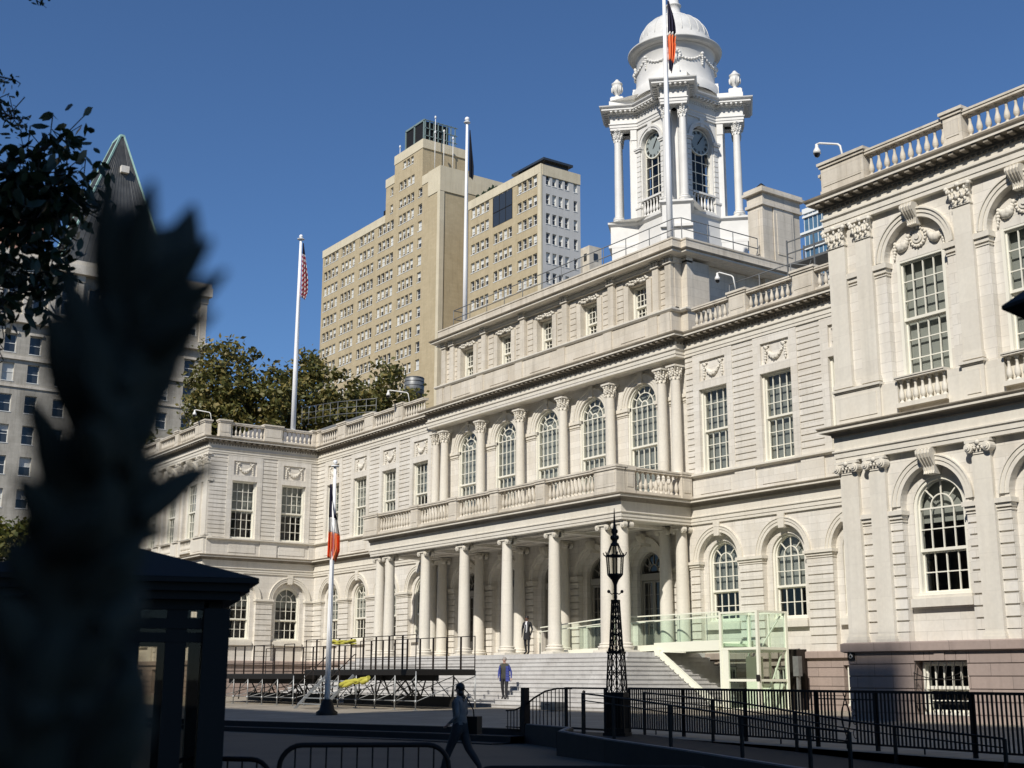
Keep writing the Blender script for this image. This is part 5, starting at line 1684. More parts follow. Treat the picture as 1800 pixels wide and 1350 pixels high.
# iron grilles in front of the wing's basement windows
for sgn in (1,):
    for i, x in enumerate(WB[:2]):
        gr = thing('window_grille', ('bowed' if 1 else '') + ' iron grille over the basement window ' + ('below the first bay of the right wing' if i == 0 else 'past the right picture edge'), 'window grille', (x, YW - .07, -2.4))
        for k in range(7):
            xx = -.84 + 1.68 * k / 6
            p = MB(); p.tube([(xx, -.02, 0), (xx, -.16, .25), (xx, -.16, 1.0), (xx, -.03, 1.5)], .014, 6); p.build('grille_bar', M['camera_white'] if k % 1 else M['iron'], gr)
        p = MB()
        for z, dd in ((.25, .16), (.95, .165)): p.tube([(-.86, -.02, z), (-.84, -dd, z), (.84, -dd, z), (.86, -.02, z)], .016, 6)
        p.tube([(-.84 + 1.68 * q / 12, -.18, 1.15 - .18 * math.sin(PI * q / 12)) for q in range(13)], .014, 6)
        p.build('grille_rail', M['iron'], gr)
# ------------------------------------------------------------------ press stage on scaffold legs left of the stairs
SY = -13.4
def stage(label, x0, x1, y0, y1, zd, nlegs, gaps=()):
    t = thing('stage_platform', label, 'stage', (x0, y0, gz(0, y0)))
    h = zd - gz(0, y0); L = x1 - x0; D = y1 - y0
    p = MB(); p.box(0, L, 0, D, h - .06, h); p.build('deck', M['black_ply'], t)
    p = MB(); p.box(0, L, -.03, .03, h - .26, h - .05); p.box(0, L, D - .03, D + .03, h - .26, h - .05); p.box(-.03, .03, 0, D, h - .26, h - .05); p.box(L - .03, L + .03, 0, D, h - .26, h - .05); p.build('frame', M['iron'], t)
    for k in range(nlegs + 1):
        x = L * k / nlegs
        for y in (0.0, D):
            p = MB(); p.tube([(x, y, 0.02), (x, y, h - .1)], .03, 8); p.box(x - .08, x + .08, y - .08, y + .08, 0, .025); p.tube([(x, y, .3), (x, y, .42)], .05, 8); p.build('leg', M['alu'], t)
    p = MB()
    for k in range(nlegs):
        a, b = L * k / nlegs, L * (k + 1) / nlegs
        p.tube([(a, 0, .35), (b, 0, h - .3)], .022, 6); p.tube([(a, 0, .38), (b, 0, .38)], .022, 6); p.tube([(a, D, h - .3), (b, D, .35)], .022, 6); p.tube([(a, D, .38), (b, D, .38)], .02, 6)
        p.tube([(b, 0, .35), (b, D, h - .3)], .02, 6)
    p.build('brace', M['galv'], t)
    rn = random.Random(nlegs)
    p = MB()
    for k in range(nlegs * 3):
        a = rn.uniform(0, L); b = min(L, max(0, a + rn.uniform(-1.6, 1.6))); y = rn.uniform(.2, D - .2)
        p.bar((a, y, rn.uniform(.1, .5)), (b, y + rn.uniform(-.3, .3), rn.uniform(.6, h - .2)), .05)
    p.box(.1, L - .1, D * .35, D * .4, h - .5, h - .1); p.box(.1, L - .1, D * .7, D * .75, .1, .55)
    p.build('under_bracing', M['iron'], t)
    n = max(2, round(L / 1.22))
    for y in (0.0, D):
        for k in range(n):
            a, b = L * k / n + .04, L * (k + 1) / n - .04
            if (k, y == 0.0) in gaps: continue
            p = MB(); zt = h + 1.42
            p.bar((a, y, h), (a, y, zt), .035); p.bar((b, y, h), (b, y, zt), .035); p.bar((a, y, zt), (b, y, zt), .035); p.bar((a, y, h + .5), (b, y, h + .5), .03); p.bar((a, y, h + .12), (b, y, h + .12), .03)
            p.bar((a, y, h - 1.0), (a, y, h), .035) if k % 3 == 0 else None
            p.build('guard_rail', M['iron_brown'], t)
    return t
stage('low black stage platform with guard rails and silver scaffold legs, nearest the booth', -13.4, -2.6, SY, SY + 3.4, -1.24, 6, ((7, True),))
stage('higher black stage platform with guard rails at the foot of the stairs', -2.2, 8.3, SY + .4, SY + 3.4, -1.06, 6)
# equipment-access ramp / steps of aluminium
sx0 = 1.3
sp = thing('stage_stairs', 'silver aluminium stage stairs with yellow caution tape', 'stairs', (sx0, SY - .1, gz(0, SY) - .05))
for k in range(5):
    p = MB(); p.box(.0, 2.6, -1.5 + .28 * k, -1.28 + .28 * k, .22 + .25 * k, .26 + .25 * k); p.build('tread', M['alu'], sp)
for xx in (0, 2.6):
    p = MB(); p.bar((xx, -1.7, .0), (xx, -.1, 1.5), .05, .12); p.build('stringer', M['alu'], sp)
    p = MB(); p.tube([(xx, -1.6, .1), (xx, -1.6, 1.05), (xx, -.1, 2.4), (xx, 0, 2.4)], .025, 6); p.tube([(xx, -.8, .8), (xx, -.8, 1.75)], .02, 6); p.build('handrail', M['iron_brown'], sp)
def tape(label, a, b, r):
    t = thing('caution_tape', label, 'tape', a)
    rn = random.Random(len(label)); d = Vector(b) - Vector(a)
    p = MB()
    for q in range(3):
        p.tube([tuple(d * (k / 9) + Vector((0, rn.uniform(-.06, .06), rn.uniform(-.09, .09)))) for k in range(10)], [r * rn.uniform(.6, 1.3) for k in range(10)], 6)
    p.build('wrapping', M['yellow'], t)
    return t
tape('yellow caution tape wrapped round the upper guard rail of the stage stairs', (1.2, SY - .12, -1.24 + 1.42), (3.8, SY - .12, -1.24 + 1.38), .055)
tape('yellow caution tape bundled over the lower treads of the stage stairs', (4.2, SY - 1.0, -1.75), (6.2, SY - .7, -1.5), .09)
tape('scrap of yellow tape on the rail end beside the booth', (-13.3, SY - .05, -.2), (-12.6, SY - .05, -.1), .06)

# loose cases beside the stairs
cs = thing('equipment_case', 'grey equipment case lying on the lower stairs behind the walking man', 'case', (13.6, -9.7, -2.68))
p = MB(); p.box(-.5, .5, -.3, .3, 0, .32); p.box(-.52, .52, -.32, .32, .13, .17); p.build('body', M['galv'], cs)
p = MB(); p.tube([(-.12, -.33, .2), (-.1, -.38, .24), (.1, -.38, .24), (.12, -.33, .2)], .015, 6); p.build('handle', M['iron'], cs)

# ------------------------------------------------------------------ security booth, left foreground
KB = (46.85, -37.8)
kd = Vector((-math.sin(.9578), math.cos(.9578)))       # straight away from the viewer
kr = Vector((math.cos(.9578), math.sin(.9578)))        # to the right
gzk = -3.26
BC = Vector((KB[0], KB[1]))
def booth_pt(u, D):
    """plan point seen at picture column u, D metres away"""
    a = YAW + math.atan2(u - 900, F_PX)
    return (CAM.x + D * math.sin(a), CAM.y + D * math.cos(a))
bw, bd_ = .78, .78
bx, by = booth_pt(202, 10.85)
booth = thing('security_booth', 'black glazed security booth with a low hipped roof and wide eaves', 'booth', (bx, by, gzk), -(YAW + math.atan2(202 - 900, F_PX)))
zt = 2.50
for sx in (-1, 1):
    for sy in (-1, 1):
        p = MB(); p.box(sx * bw - .095, sx * bw + .095, sy * bd_ - .095, sy * bd_ + .095, 0, zt - .2); p.box(sx * bw - .11, sx * bw + .11, sy * bd_ - .11, sy * bd_ + .11, 0, .2); p.build('post', M['iron'], booth)
p = MB()
x0, x1 = -bw + .095, bw - .095
for s_ in (-1, 1):
    y = s_ * bd_
    for z0, z1, t in ((2.29, zt - .1, .05), (2.15, 2.225, .045), (2.05, 2.12, .04), (0, .35, .045)):
        p.box(x0, x1, y - t, y + t, z0, z1); p.box(s_ * bw - t, s_ * bw + t, -bd_ + .095, bd_ - .095, z0, z1)
    for a, b in ((x0, .235) if s_ < 0 else (-.12, .05), (.42, .57)): p.box(a, b, y - .035, y + .035, .34, 2.3)
    p.box(s_ * bw - .035, s_ * bw + .035, -.06, .06, .34, 2.3)
p.build('frame', M['iron'], booth)
p = MB()
for s_ in (-1, 1):
    p.quad((-bw, s_ * bd_, .35), (bw, s_ * bd_, .35), (bw, s_ * bd_, 2.3), (-bw, s_ * bd_, 2.3)); p.quad((s_ * bw, -bd_, .35), (s_ * bw, bd_, .35), (s_ * bw, bd_, 2.3), (s_ * bw, -bd_, 2.3))
p.build('glass', glass_mat('booth_glass', (.62, .6, .54), refl=.5), booth)
p = MB()
e = 1.0
p.box(-e, e, -e, e, zt - .08, zt - .02); p.box(-e - .06, e + .06, -e - .06, e + .06, zt - .02, zt + .015); p.box(-e + .06, e - .06, -e + .06, e - .06, zt - .14, zt - .08)
p.build('eaves', M['iron'], booth)
p = MB()
A = [(-e - .06, -e - .06, zt + .018), (e + .06, -e - .06, zt + .018), (e + .06, e + .06, zt + .018), (-e - .06, e + .06, zt + .018)]; T = (0, 0, zt + .36)
for k in range(4): p.quad(A[k], A[(k + 1) % 4], T)
p.build('roof', mat('slate_roof', (.012, .0115, .010), .75, spec=.2), booth)
p = MB(); p.box(-.6, .1, .2, .5, .75, .8); p.box(-.6, -.1, .3, .5, 0, .75); p.build('desk', M['iron'], booth)

# ------------------------------------------------------------------ crowd-control barricades
def barricade(label, a, b, zt, zg=gzk):
    a, b = Vector(a), Vector(b); d = b - a; L = d.length
    t = thing('barricade', label, 'barricade', (a.x, a.y, zg), math.atan2(d.y, d.x), 'steel crowd barricades in the foreground')
    h = zt - zg; r = .18
    p = MB()
    pts = [(0, 0, .12)] + [(r - r * math.cos(u), 0, h - r + r * math.sin(u)) for u in [PI / 2 * k / 6 for k in range(7)]] + [(L - r + r * math.sin(u), 0, h - r + r * math.cos(u)) for u in [PI / 2 * k / 6 for k in range(7)]] + [(L, 0, .12)]
    p.tube(pts, .021, 8); p.tube([(0, 0, .2), (L, 0, .2)], .018, 8); p.build('frame', M['iron_brown'], t)
    p = MB(); n = int(L / .125)
    for k in range(1, n): p.tube([(L * k / n, 0, .2), (L * k / n, 0, h - .0)], .0075, 6, caps=False)
    p.build('bars', M['iron_brown'], t)
    for x in (.25, L - .25):
        p = MB(); p.box(x - .02, x + .02, -.3, .3, 0, .03); p.box(x - .02, x + .02, -.02, .02, 0, .2); p.build('foot', M['iron_brown'], t)
    return t
barricade('steel barricade in front, between the booth and the walking woman', (46.12, -36.99), (46.78, -35.78), -2.0)
barricade('steel barricade at the bottom edge right of the walking woman', (47.2, -35.85), (48.3, -34.2), -2.16)
barricade('steel barricade half hidden behind the booth post at the bottom edge', (45.3, -37.6), (46.0, -37.0), -2.12)

# ------------------------------------------------------------------ people
def figure(name, label, loc, face, joints, edges, radii, skin_m, parts, cat='person', height=1.75):
    """one continuous skinned body; joints in metres, x to the figure's left, -y ahead"""
    me = bpy.data.meshes.new(name)
    ks = list(joints)
    me.from_pydata([joints[k] for k in ks], [(ks.index(a), ks.index(b)) for a, b in edges], [])
    o = put(name, me, None, loc, face)
    sk = o.modifiers.new('skin', 'SKIN'); sk.use_smooth_shade = True
    sv = me.skin_vertices[0].data
    for i, k in enumerate(ks):
        r = radii[k]; sv[i].radius = r if isinstance(r, tuple) else (r, r)
        sv[i].use_root = (k == 'pelvis')
    sb = o.modifiers.new('sub', 'SUBSURF'); sb.levels = 2; sb.render_levels = 2
    dg = bpy.context.evaluated_depsgraph_get(); dg.update()
    ev = o.evaluated_get(dg); nm = bpy.data.meshes.new_from_object(ev)
    o.modifiers.clear(); o.data = nm
    nm.name = name
    # materials by height / region
    nm.materials.clear()
    for m in skin_m['mats']: nm.materials.append(m)
    for p in nm.polygons:
        p.material_index = skin_m['pick'](p.center); p.use_smooth = True
    tag(o, label, cat)
    for pn, mb, m in parts: mb.build(pn, m, o)
    return o
SKIN_D = mat('brown_skin', (.16, .085, .055), .5); SKIN_L = mat('fair_skin', (.52, .32, .24), .5)
def hand(J, E, Rd, nm, wrist, d, side, curl=.3):
    """palm, four fingers and a thumb added to the skeleton"""
    w = Vector(wrist); d = Vector(d).normalized(); s_ = Vector(side).normalized()
    n = d.cross(s_).normalized()
    J[nm + 'palm'] = tuple(w + d * .06); E.append((nm + 'wrist', nm + 'palm')); Rd[nm + 'palm'] = (.034, .018)
    for i, (o, l) in enumerate(((-.027, .066), (-.009, .078), (.009, .072), (.027, .056))):
        b = w + d * .09 + s_ * o
        J[f'{nm}f{i}a'] = tuple(b); J[f'{nm}f{i}b'] = tuple(b + d * l * .5 + n * curl * .012); J[f'{nm}f{i}c'] = tuple(b + d * l + n * curl * .05)
        E += [(nm + 'palm', f'{nm}f{i}a'), (f'{nm}f{i}a', f'{nm}f{i}b'), (f'{nm}f{i}b', f'{nm}f{i}c')]
        for q, r in (('a', .0095), ('b', .0088), ('c', .0075)): Rd[f'{nm}f{i}{q}'] = r
    b = w + d * .03 - s_ * .035
    J[nm + 'ta'] = tuple(b); J[nm + 'tb'] = tuple(b + d * .04 - s_ * .018 + n * .015)
    E += [(nm + 'palm', nm + 'ta'), (nm + 'ta', nm + 'tb')]; Rd[nm + 'ta'] = .0115; Rd[nm + 'tb'] = .0095
def face_parts(hc, r, hairm, hair_len=0, beard=None):
    """eyes, nose, mouth, ears and hair for a head centred on hc facing -y"""
    out = []
    e = MB()
    for sx in (-1, 1): e.ell((hc[0] + sx * r * .36, hc[1] - r * .93, hc[2] + .01), (r * .13, r * .06, r * .07), 8, 6)
    out.append(('eyes', e, M['iron']))
    nmb = MB(); nmb.ell((hc[0], hc[1] - r * 1.04, hc[2] - r * .25), (r * .14, r * .2, r * .24), 8, 6)
    for sx in (-1, 1): nmb.ell((hc[0] + sx * r * .88, hc[1] + .01, hc[2] - r * .1), (r * .1, r * .2, r * .3), 8, 6)
    out.append(('nose_and_ears', nmb, beard or SKIN_L))
    mo = MB(); mo.ell((hc[0], hc[1] - r * .93, hc[2] - r * .62), (r * .3, r * .07, r * .06), 8, 4); out.append(('mouth', mo, mat('lip', (.25, .1, .09), .5)))
    h = MB(); h.ell((hc[0], hc[1] + r * .22, hc[2] + r * .34), (r * 1.02, r * 1.02, r * 1.02), 16, 12)
    if hair_len:
        for k in range(5):
            h.ell((hc[0] + r * .3 * math.sin(k * 2.2), hc[1] + r * (.5 + .05 * k), hc[2] - hair_len * k / 4), (r * (.98 - .06 * k), r * .6, r * .7), 12, 8)
    out.append(('hair', h, hairm))
    return out
def walker(label, loc, face, H, stride, arm_l, arm_r, cloth, skin, hairm, hair_len=0, parts=(), coat=None, name='person', sk=None, bulk=1.0, leg=1.0):
    """walking / standing adult: stride = forward offset of the left foot (right foot goes back)"""
    k = H / 1.75; J, Rd, E = {}, {}, []
    def j(n, x, y, z, r): J[n] = (x * k, y * k, z * k); Rd[n] = (r[0] * k, r[1] * k) if isinstance(r, tuple) else r * k
    j('pelvis', 0, 0, .94, (.155 * bulk, .125 * bulk)); j('waist', 0, -.01, 1.08, (.14 * bulk, .11 * bulk)); j('chest', 0, -.02, 1.27, (.17 * bulk, .12 * bulk)); j('upper', 0, -.01, 1.40, (.15, .09))
    j('neck', 0, -.015, 1.50, .05); j('chin', 0, -.03, 1.57, .062); j('head', 0, -.03, 1.655, (.078, .092)); j('crown', 0, -.02, 1.72, .062)
    E += [('pelvis', 'waist'), ('waist', 'chest'), ('chest', 'upper'), ('upper', 'neck'), ('neck', 'chin'), ('chin', 'head'), ('head', 'crown')]
    for sd, s_, st, arm in (('l', 1, stride, arm_l), ('r', -1, -stride, arm_r)):
        lift = .03 if st < 0 else 0
        j(sd + 'hip', s_ * .095, 0, .88, .092 * leg); 
        j(sd + 'knee', s_ * .1, -st * .45 - .02, .50 - abs(st) * .02, .062 * leg)
        j(sd + 'calf', s_ * .1, -st * .7 + (.03 if st < 0 else 0), .32, .057 * leg)
        j(sd + 'ankle', s_ * .1, -st + (.05 if st < 0 else .03), .09 + lift * 1.5, .040 * leg); j(sd + 'ball', s_ * .11, -st - .09, .035 + lift * .2, (.045, .03)); j(sd + 'toe', s_ * .115, -st - .15, .03, (.036, .022))
        E += [('pelvis', sd + 'hip'), (sd + 'hip', sd + 'knee'), (sd + 'knee', sd + 'calf'), (sd + 'calf', sd + 'ankle'), (sd + 'ankle', sd + 'ball'), (sd + 'ball', sd + 'toe')]
        j(sd + 'sho', s_ * .175, 0, 1.415, .062); e, w = arm
        j(sd + 'elb', *e, .044); j(sd + 'wrist', *w, .029)
        E += [('upper', sd + 'sho'), (sd + 'sho', sd + 'elb'), (sd + 'elb', sd + 'wrist')]
        dv = Vector(J[sd + 'wrist']) - Vector(J[sd + 'elb'])
        hand(J, E, Rd, sd, J[sd + 'wrist'], dv, (0, -1, 0), .4)
    hc = (0, -.03 * k, 1.645 * k)
    return figure(name, label, loc, face, J, E, Rd, dict(mats=cloth['mats'], pick=lambda c: cloth['pick'](c, k)), list(parts) + face_parts(hc, .093 * k, hairm, hair_len, skin), height=H)
black_wool = mat('black_suit', (.012, .012, .014), .8); dk_trs = mat('dark_trousers', (.02, .02, .023), .8); blue_c = mat('blue_jacket', (.035, .05, .24), .7); grey_c = mat('grey_top', (.17, .165, .16), .8, noise=.35, nscale=14)
olive = mat('olive_waistcoat', (.045, .045, .035), .8); shirt = mat('white_shirt', (.7, .7, .7), .7); shoe = mat('dark_shoes', (.01, .009, .008), .4)
hair_b = mat('black_hair', (.008, .007, .006), .5); hair_g = mat('grey_hair', (.30, .27, .24), .6)
# woman walking left across the drive, seen from behind at an angle
def pick_w(c, k):
    if c.z > 1.5 * k: return 0
    if c.z > .98 * k and abs(c.x) < .30 * k: return 1
    if c.z < .07 * k: return 3
    if abs(c.x) > .2 * k and c.z > .7 * k: return 1 if c.z > 1.0 * k else 0
    return 2
bag = MB(); bag.box(-.42, -.2, -.08, .26, .74, 1.08); bag.tube([(-.27, -.04, 1.05), (-.24, -.03, 1.25), (-.18, 0, 1.46), (-.1, .08, 1.44), (-.24, .16, 1.2), (-.27, .16, 1.05)], .014, 6)
vest = MB()
WP = (34.42 - .0, -27.4, gzk)
def heading(dx, dy): return math.atan2(dx, -dy)       # figure looks along local -y
walker('woman with long dark hair walking left across the drive, bag at her hip, dark trousers', (34.55, -27.75, gzk), heading(-.80, -.45), 1.70, .36,
       ((.26, .07, 1.12), (.23, -.13, .98)), ((-.25, .0, 1.14), (-.22, -.17, 1.08)),
       dict(mats=[SKIN_L, grey_c, dk_trs, shoe], pick=pick_w), SKIN_L, hair_b, .3, [('shoulder_bag', bag, M['iron'])], bulk=1.18, leg=1.32)
# older man in an open blue jacket stepping off the stairs
def pick_m(c, k):
    if c.z > 1.5 * k: return 0
    if c.z < .075 * k: return 3
    if abs(c.x) > .19 * k and c.z > .74 * k: return 1 if c.z > .88 * k else 0
    if c.z > .86 * k: return 4
    return 2
jk = MB()
for s_ in (-1, 1):
    for i in range(6):
        z0, z1 = 1.44 - .11 * i, 1.44 - .11 * (i + 1)
        o0, o1 = .15 + .035 * math.sin(i * .5), .15 + .035 * math.sin((i + 1) * .5) + .012 * i
        if s_ > 0:
            jk.quad((.09, -.13, z0), (.20, -.09, z0), (.21 + .012 * i, -.09, z1), (.10, -.145, z1), smooth=True); jk.quad((.20, -.09, z0), (.215, .02, z0), (.225 + .012 * i, .02, z1), (.21 + .012 * i, -.09, z1), smooth=True); jk.quad((.215, .02, z0), (.12, .12, z0), (.13, .13, z1), (.225 + .012 * i, .02, z1), smooth=True)
        else:
            jk.quad((-.15, -.115, z0), (-.21, -.06, z0), (-.225, -.06, z1), (-.16, -.125, z1), smooth=True); jk.quad((-.21, -.06, z0), (-.12, .12, z0), (-.13, .13, z1), (-.225, -.06, z1), smooth=True)
walker('grey-haired man in open blue jacket and dark waistcoat at the foot of the stairs', (7.95, -8.2, ZF - H * 11), heading(.62, -.78), 1.82, .1,
       ((.29, .03, 1.14), (.31, -.04, .89)), ((-.26, .03, 1.16), (-.24, -.12, .96)),
       dict(mats=[SKIN_L, blue_c, dk_trs, shoe, olive], pick=pick_m), SKIN_L, hair_g, 0, [('jacket', jk, blue_c)], leg=1.15)
# man in a dark suit at the top of the stairs
def pick_s(c, k):
    if c.z > 1.5 * k: return 0
    if c.z < .075 * k: return 3
    if c.z > 1.0 * k and abs(c.x) < .045 * k and c.y < -.06 * k: return 4
    if abs(c.x) > .2 * k and c.z < .86 * k: return 0
    return 1 if c.z > .75 * k else 2
tie = MB(); tie.box(-.022, .022, -.165, -.14, 1.1, 1.44)
sj = MB()
for i in range(4): sj.lathe([(.0, 0)], (0, 0, 0)) if 0 else None
prof = [(.0, 0)]
n = 18
for i in range(6):
    z0, z1 = 1.05 - .055 * i, 1.05 - .055 * (i + 1)
    for q in range(n):
        a0, a1 = 2 * PI * q / n, 2 * PI * (q + 1) / n
        r0, r1 = 1 + .02 * i, 1 + .02 * (i + 1)
        sj.quad((.175 * r0 * math.cos(a0), -.005 + .13 * r0 * math.sin(a0), z0), (.175 * r0 * math.cos(a1), -.005 + .13 * r0 * math.sin(a1), z0), (.175 * r1 * math.cos(a1), -.005 + .13 * r1 * math.sin(a1), z1), (.175 * r1 * math.cos(a0), -.005 + .13 * r1 * math.sin(a0), z1), smooth=True)
walker('man in dark suit, white shirt and tie standing between the portico columns', (4.05, -4.15, ZF), heading(.45, -.9), 1.86, .05,
       ((.26, .03, 1.15), (.235, -.06, .93)), ((-.26, .03, 1.15), (-.24, -.04, .92)),
       dict(mats=[SKIN_D, black_wool, black_wool, shoe, shirt], pick=pick_s), SKIN_D, hair_b, 0, [('tie', tie, black_wool), ('jacket_skirt', sj, black_wool)])

# ------------------------------------------------------------------ trees
def leaf_mat(name, c1, c2, c3, rough=.55):
    m, t, b = new_mat(name); N, L = t.nodes.new, t.links.new
    g = N('ShaderNodeNewGeometry')
    r = N('ShaderNodeValToRGB')
    r.color_ramp.elements[0].color = (*c1, 1); r.color_ramp.elements[1].color = (*c3, 1)
    e = r.color_ramp.elements.new(.5); e.color = (*c2, 1)
    L(g.outputs['Random Per Island'], r.inputs[0]); L(r.outputs[0], b.inputs['Base Color'])
    b.inputs['Roughness'].default_value = rough
    tr = N('ShaderNodeBsdfTranslucent'); L(r.outputs[0], tr.inputs[0])
    mx = N('ShaderNodeMixShader'); mx.inputs[0].default_value = .28
    o = t.nodes['Material Output']
    L(b.outputs[0], mx.inputs[1]); L(tr.outputs[0], mx.inputs[2]); L(mx.outputs[0], o.inputs[0])
    return m
M['leaf_plane'] = leaf_mat('autumn_leaf', (.075, .085, .022), (.15, .145, .038), (.24, .185, .055))
M['leaf_yellow'] = leaf_mat('yellow_green_leaf', (.07, .09, .015), (.14, .15, .025), (.20, .17, .03))
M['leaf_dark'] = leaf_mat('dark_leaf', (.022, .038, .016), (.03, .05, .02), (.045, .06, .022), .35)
M['bark'] = mat('bark', (.11, .09, .07), .9, noise=.5, nscale=8)
def tree(label, loc, H, R, trunk_h, nclump, leaf, per, m, seed, group=None, cat='tree', trunk_r=.35, sq=.8, name='tree'):
    rn = random.Random(seed)
    t = thing(name, label, cat, loc, 0, group)
    tr = MB(); cl = MB()
    tips = []
    top = Vector((rn.uniform(-.6, .6), rn.uniform(-.6, .6), H * .8))
    tr.tube([(0, 0, 0), (0, 0, trunk_h * .5), tuple(top * .45), tuple(top * .8), tuple(top)], [trunk_r, trunk_r * .85, trunk_r * .6, trunk_r * .3, trunk_r * .1], 8)
    nb = 13
    for i in range(nb):
        z = trunk_h + (H * .78 - trunk_h) * (i / nb)
        a = i * 2.399 + rn.uniform(-.3, .3)
        f = math.sin(PI * min(1, .25 + .75 * (1 - (z - trunk_h) / (H - trunk_h)))) * .6 + .4
        L = R * f * rn.uniform(.7, 1.0)
        p0 = Vector((top.x * z / top.z, top.y * z / top.z, z)); p1 = p0 + Vector((math.cos(a) * L * .5, math.sin(a) * L * .5, L * .3)); p2 = p0 + Vector((math.cos(a) * L, math.sin(a) * L, L * .55))
        tr.tube([tuple(p0), tuple(p1), tuple(p2)], [trunk_r * .38, trunk_r * .22, trunk_r * .06], 6)
        tips += [(p1, .8), (p2, 1.0), ((p1 + p2) / 2 + Vector((0, 0, L * .2)), .9)]
    tr.build('trunk', M['bark'], t)
    zc = (trunk_h + H) / 2; hz = (H - trunk_h) / 2
    for i in range(nclump):
        if i < len(tips) * 2: c = tips[i % len(tips)][0] + Vector((rn.gauss(0, R * .13), rn.gauss(0, R * .13), rn.gauss(0, R * .13)))
        else:
            u = Vector((rn.gauss(0, 1), rn.gauss(0, 1), rn.gauss(0, 1))).normalized() * (rn.uniform(.25, 1) ** .45)
            lump = 1 + .22 * math.sin(3 * math.atan2(u.y, u.x) + seed) + .12 * math.sin(5 * u.z + seed * 2)
            c = Vector((u.x * R * .92 * lump, u.y * R * .92 * lump, zc + u.z * hz * (.95 + .1 * lump)))
        cr = R * rn.uniform(.10, .20)
        for k in range(per):
            p = c + Vector((rn.gauss(0, cr * .6), rn.gauss(0, cr * .6), rn.gauss(0, cr * .45)))
            s = leaf * rn.uniform(.6, 1.3)
            n = Vector((rn.gauss(0, .7), rn.gauss(0, .7), rn.uniform(.1, 1.2))).normalized()
            a = n.orthogonal().normalized(); a = Matrix.Rotation(rn.uniform(0, 6.28), 3, n) @ a; b = n.cross(a)
            cl.quad(tuple(p - a * s), tuple(p - b * s * .55 + a * s * .1), tuple(p + a * s), tuple(p + b * s * .55 + a * s * .1))
    cl.build('crown', m, t)
    return t
tg = 'plane trees beyond the left wing'
tree('tall pointed yellowing plane tree behind the left wing, left of the pole', (-57.0, 4.6, -2.9), 32.5, 5.4, 7, 520, .27, 62, M['leaf_plane'], 11, tg)
tree('rounded plane tree behind the left wing pole', (-54.0, 11.5, -2.9), 31.8, 6.2, 7, 560, .27, 62, M['leaf_plane'], 12, tg)
tree('broad darker plane tree between the left wing pole and the tan tower', (-52.5, 18.5, -2.9), 31.2, 6.4, 7, 560, .27, 62, M['leaf_plane'], 13, tg)
tree('low plane tree thinning out before the tan tower', (-52.0, 22.5, -2.9), 27.0, 4.0, 7, 330, .27, 60, M['leaf_plane'], 14, tg)
tree('small plane tree low behind the left wing front', (-60.0, -2.5, -2.9), 23.5, 5.0, 6, 330, .27, 60, M['leaf_plane'], 15, tg)
tree('bright yellow-green park tree at the left picture edge', (-58.0, -25.0, -3.0), 19.5, 5.5, 5, 360, .27, 56, M['leaf_yellow'], 16, tg)
tree('shaded park tree low behind the booth roof at left', (-46.0, -18.5, -3.0), 14.0, 4.5, 4, 260, .27, 56, M['leaf_yellow'], 17, tg)
# uncalled maker for shade trees; added unseen blocks near the end shade the forecourt
def caster(i, x, y, H, R):
    tree('tall leafy park tree behind the viewer, shading the forecourt ' + ('east' if x > 40 else 'west') + ' of the drive', (x, y, -3.3), H, R, H * .25, 200, .8, 30, M['leaf_dark'], 30 + i, 'shade trees behind the viewer', trunk_r=.5)
# ------------------------------------------------------------------ tan office tower behind
M['tan'] = stone('tan_brick', (.50, .41, .26), (.46, .375, .235), (.36, .29, .175), bw=1.2, bh=.4, joint=.95, stain=.45, rough=.85, fine=3)
M['tan_pale'] = stone('pale_tan_stone', (.66, .58, .42), (.62, .545, .39), (.50, .43, .30), bw=2.0, bh=1.0, joint=.96, stain=.4, rough=.8)
M['tan_white'] = stone('pale_grey_brick', (.58, .57, .54), (.55, .54, .51), (.46, .44, .40), bw=2, bh=.8, joint=.97, stain=.3, rough=.85)
M['far_glass'] = mat('far_window_glass', (.035, .04, .045), .08, spec=.8)
M['far_blind'] = mat('far_blinds', (.66, .66, .62), .5, noise=.25, nscale=.35, detail=2)
M['far_frame'] = mat('far_window_frame', (.74, .74, .70), .6)
TY0 = 80.0
tt = thing('office_tower', 'stepped tan brick office tower with rows of paired windows, behind the attic roof', 'office tower', (0, 0, 0))
GB = -3.4
def facade(mb, x0, x1, z0, z1, y, cells, depth=.35):
    """brick skin with real window openings: cells = list of (xa, xb, za, zb), a full grid of columns and rows"""
    cols = sorted({(c[0], c[1]) for c in cells}); rows = sorted({(c[2], c[3]) for c in cells})
    xs = [x0]
    for a, b in cols: xs += [a, b]
    xs.append(x1)
    for i in range(0, len(xs), 2): mb.quad((xs[i], y, z0), (xs[i + 1], y, z0), (xs[i + 1], y, z1), (xs[i], y, z1))
    zs = [z0]
    for a, b in rows: zs += [a, b]
    zs.append(z1)
    for a, b in cols:
        for i in range(0, len(zs), 2): mb.quad((a, y, zs[i]), (b, y, zs[i]), (b, y, zs[i + 1]), (a, y, zs[i + 1]))
        for (za, zb) in rows:
            mb.quad((a, y, za), (a, y + depth, za), (a, y + depth, zb), (a, y, zb)); mb.quad((b, y + depth, za), (b, y, za), (b, y, zb), (b, y + depth, zb))
            mb.quad((a, y, za), (b, y, za), (b, y + depth, za), (a, y + depth, za)); mb.quad((a, y, zb), (a, y + depth, zb), (b, y + depth, zb), (b, y, zb))
WLIST = {}
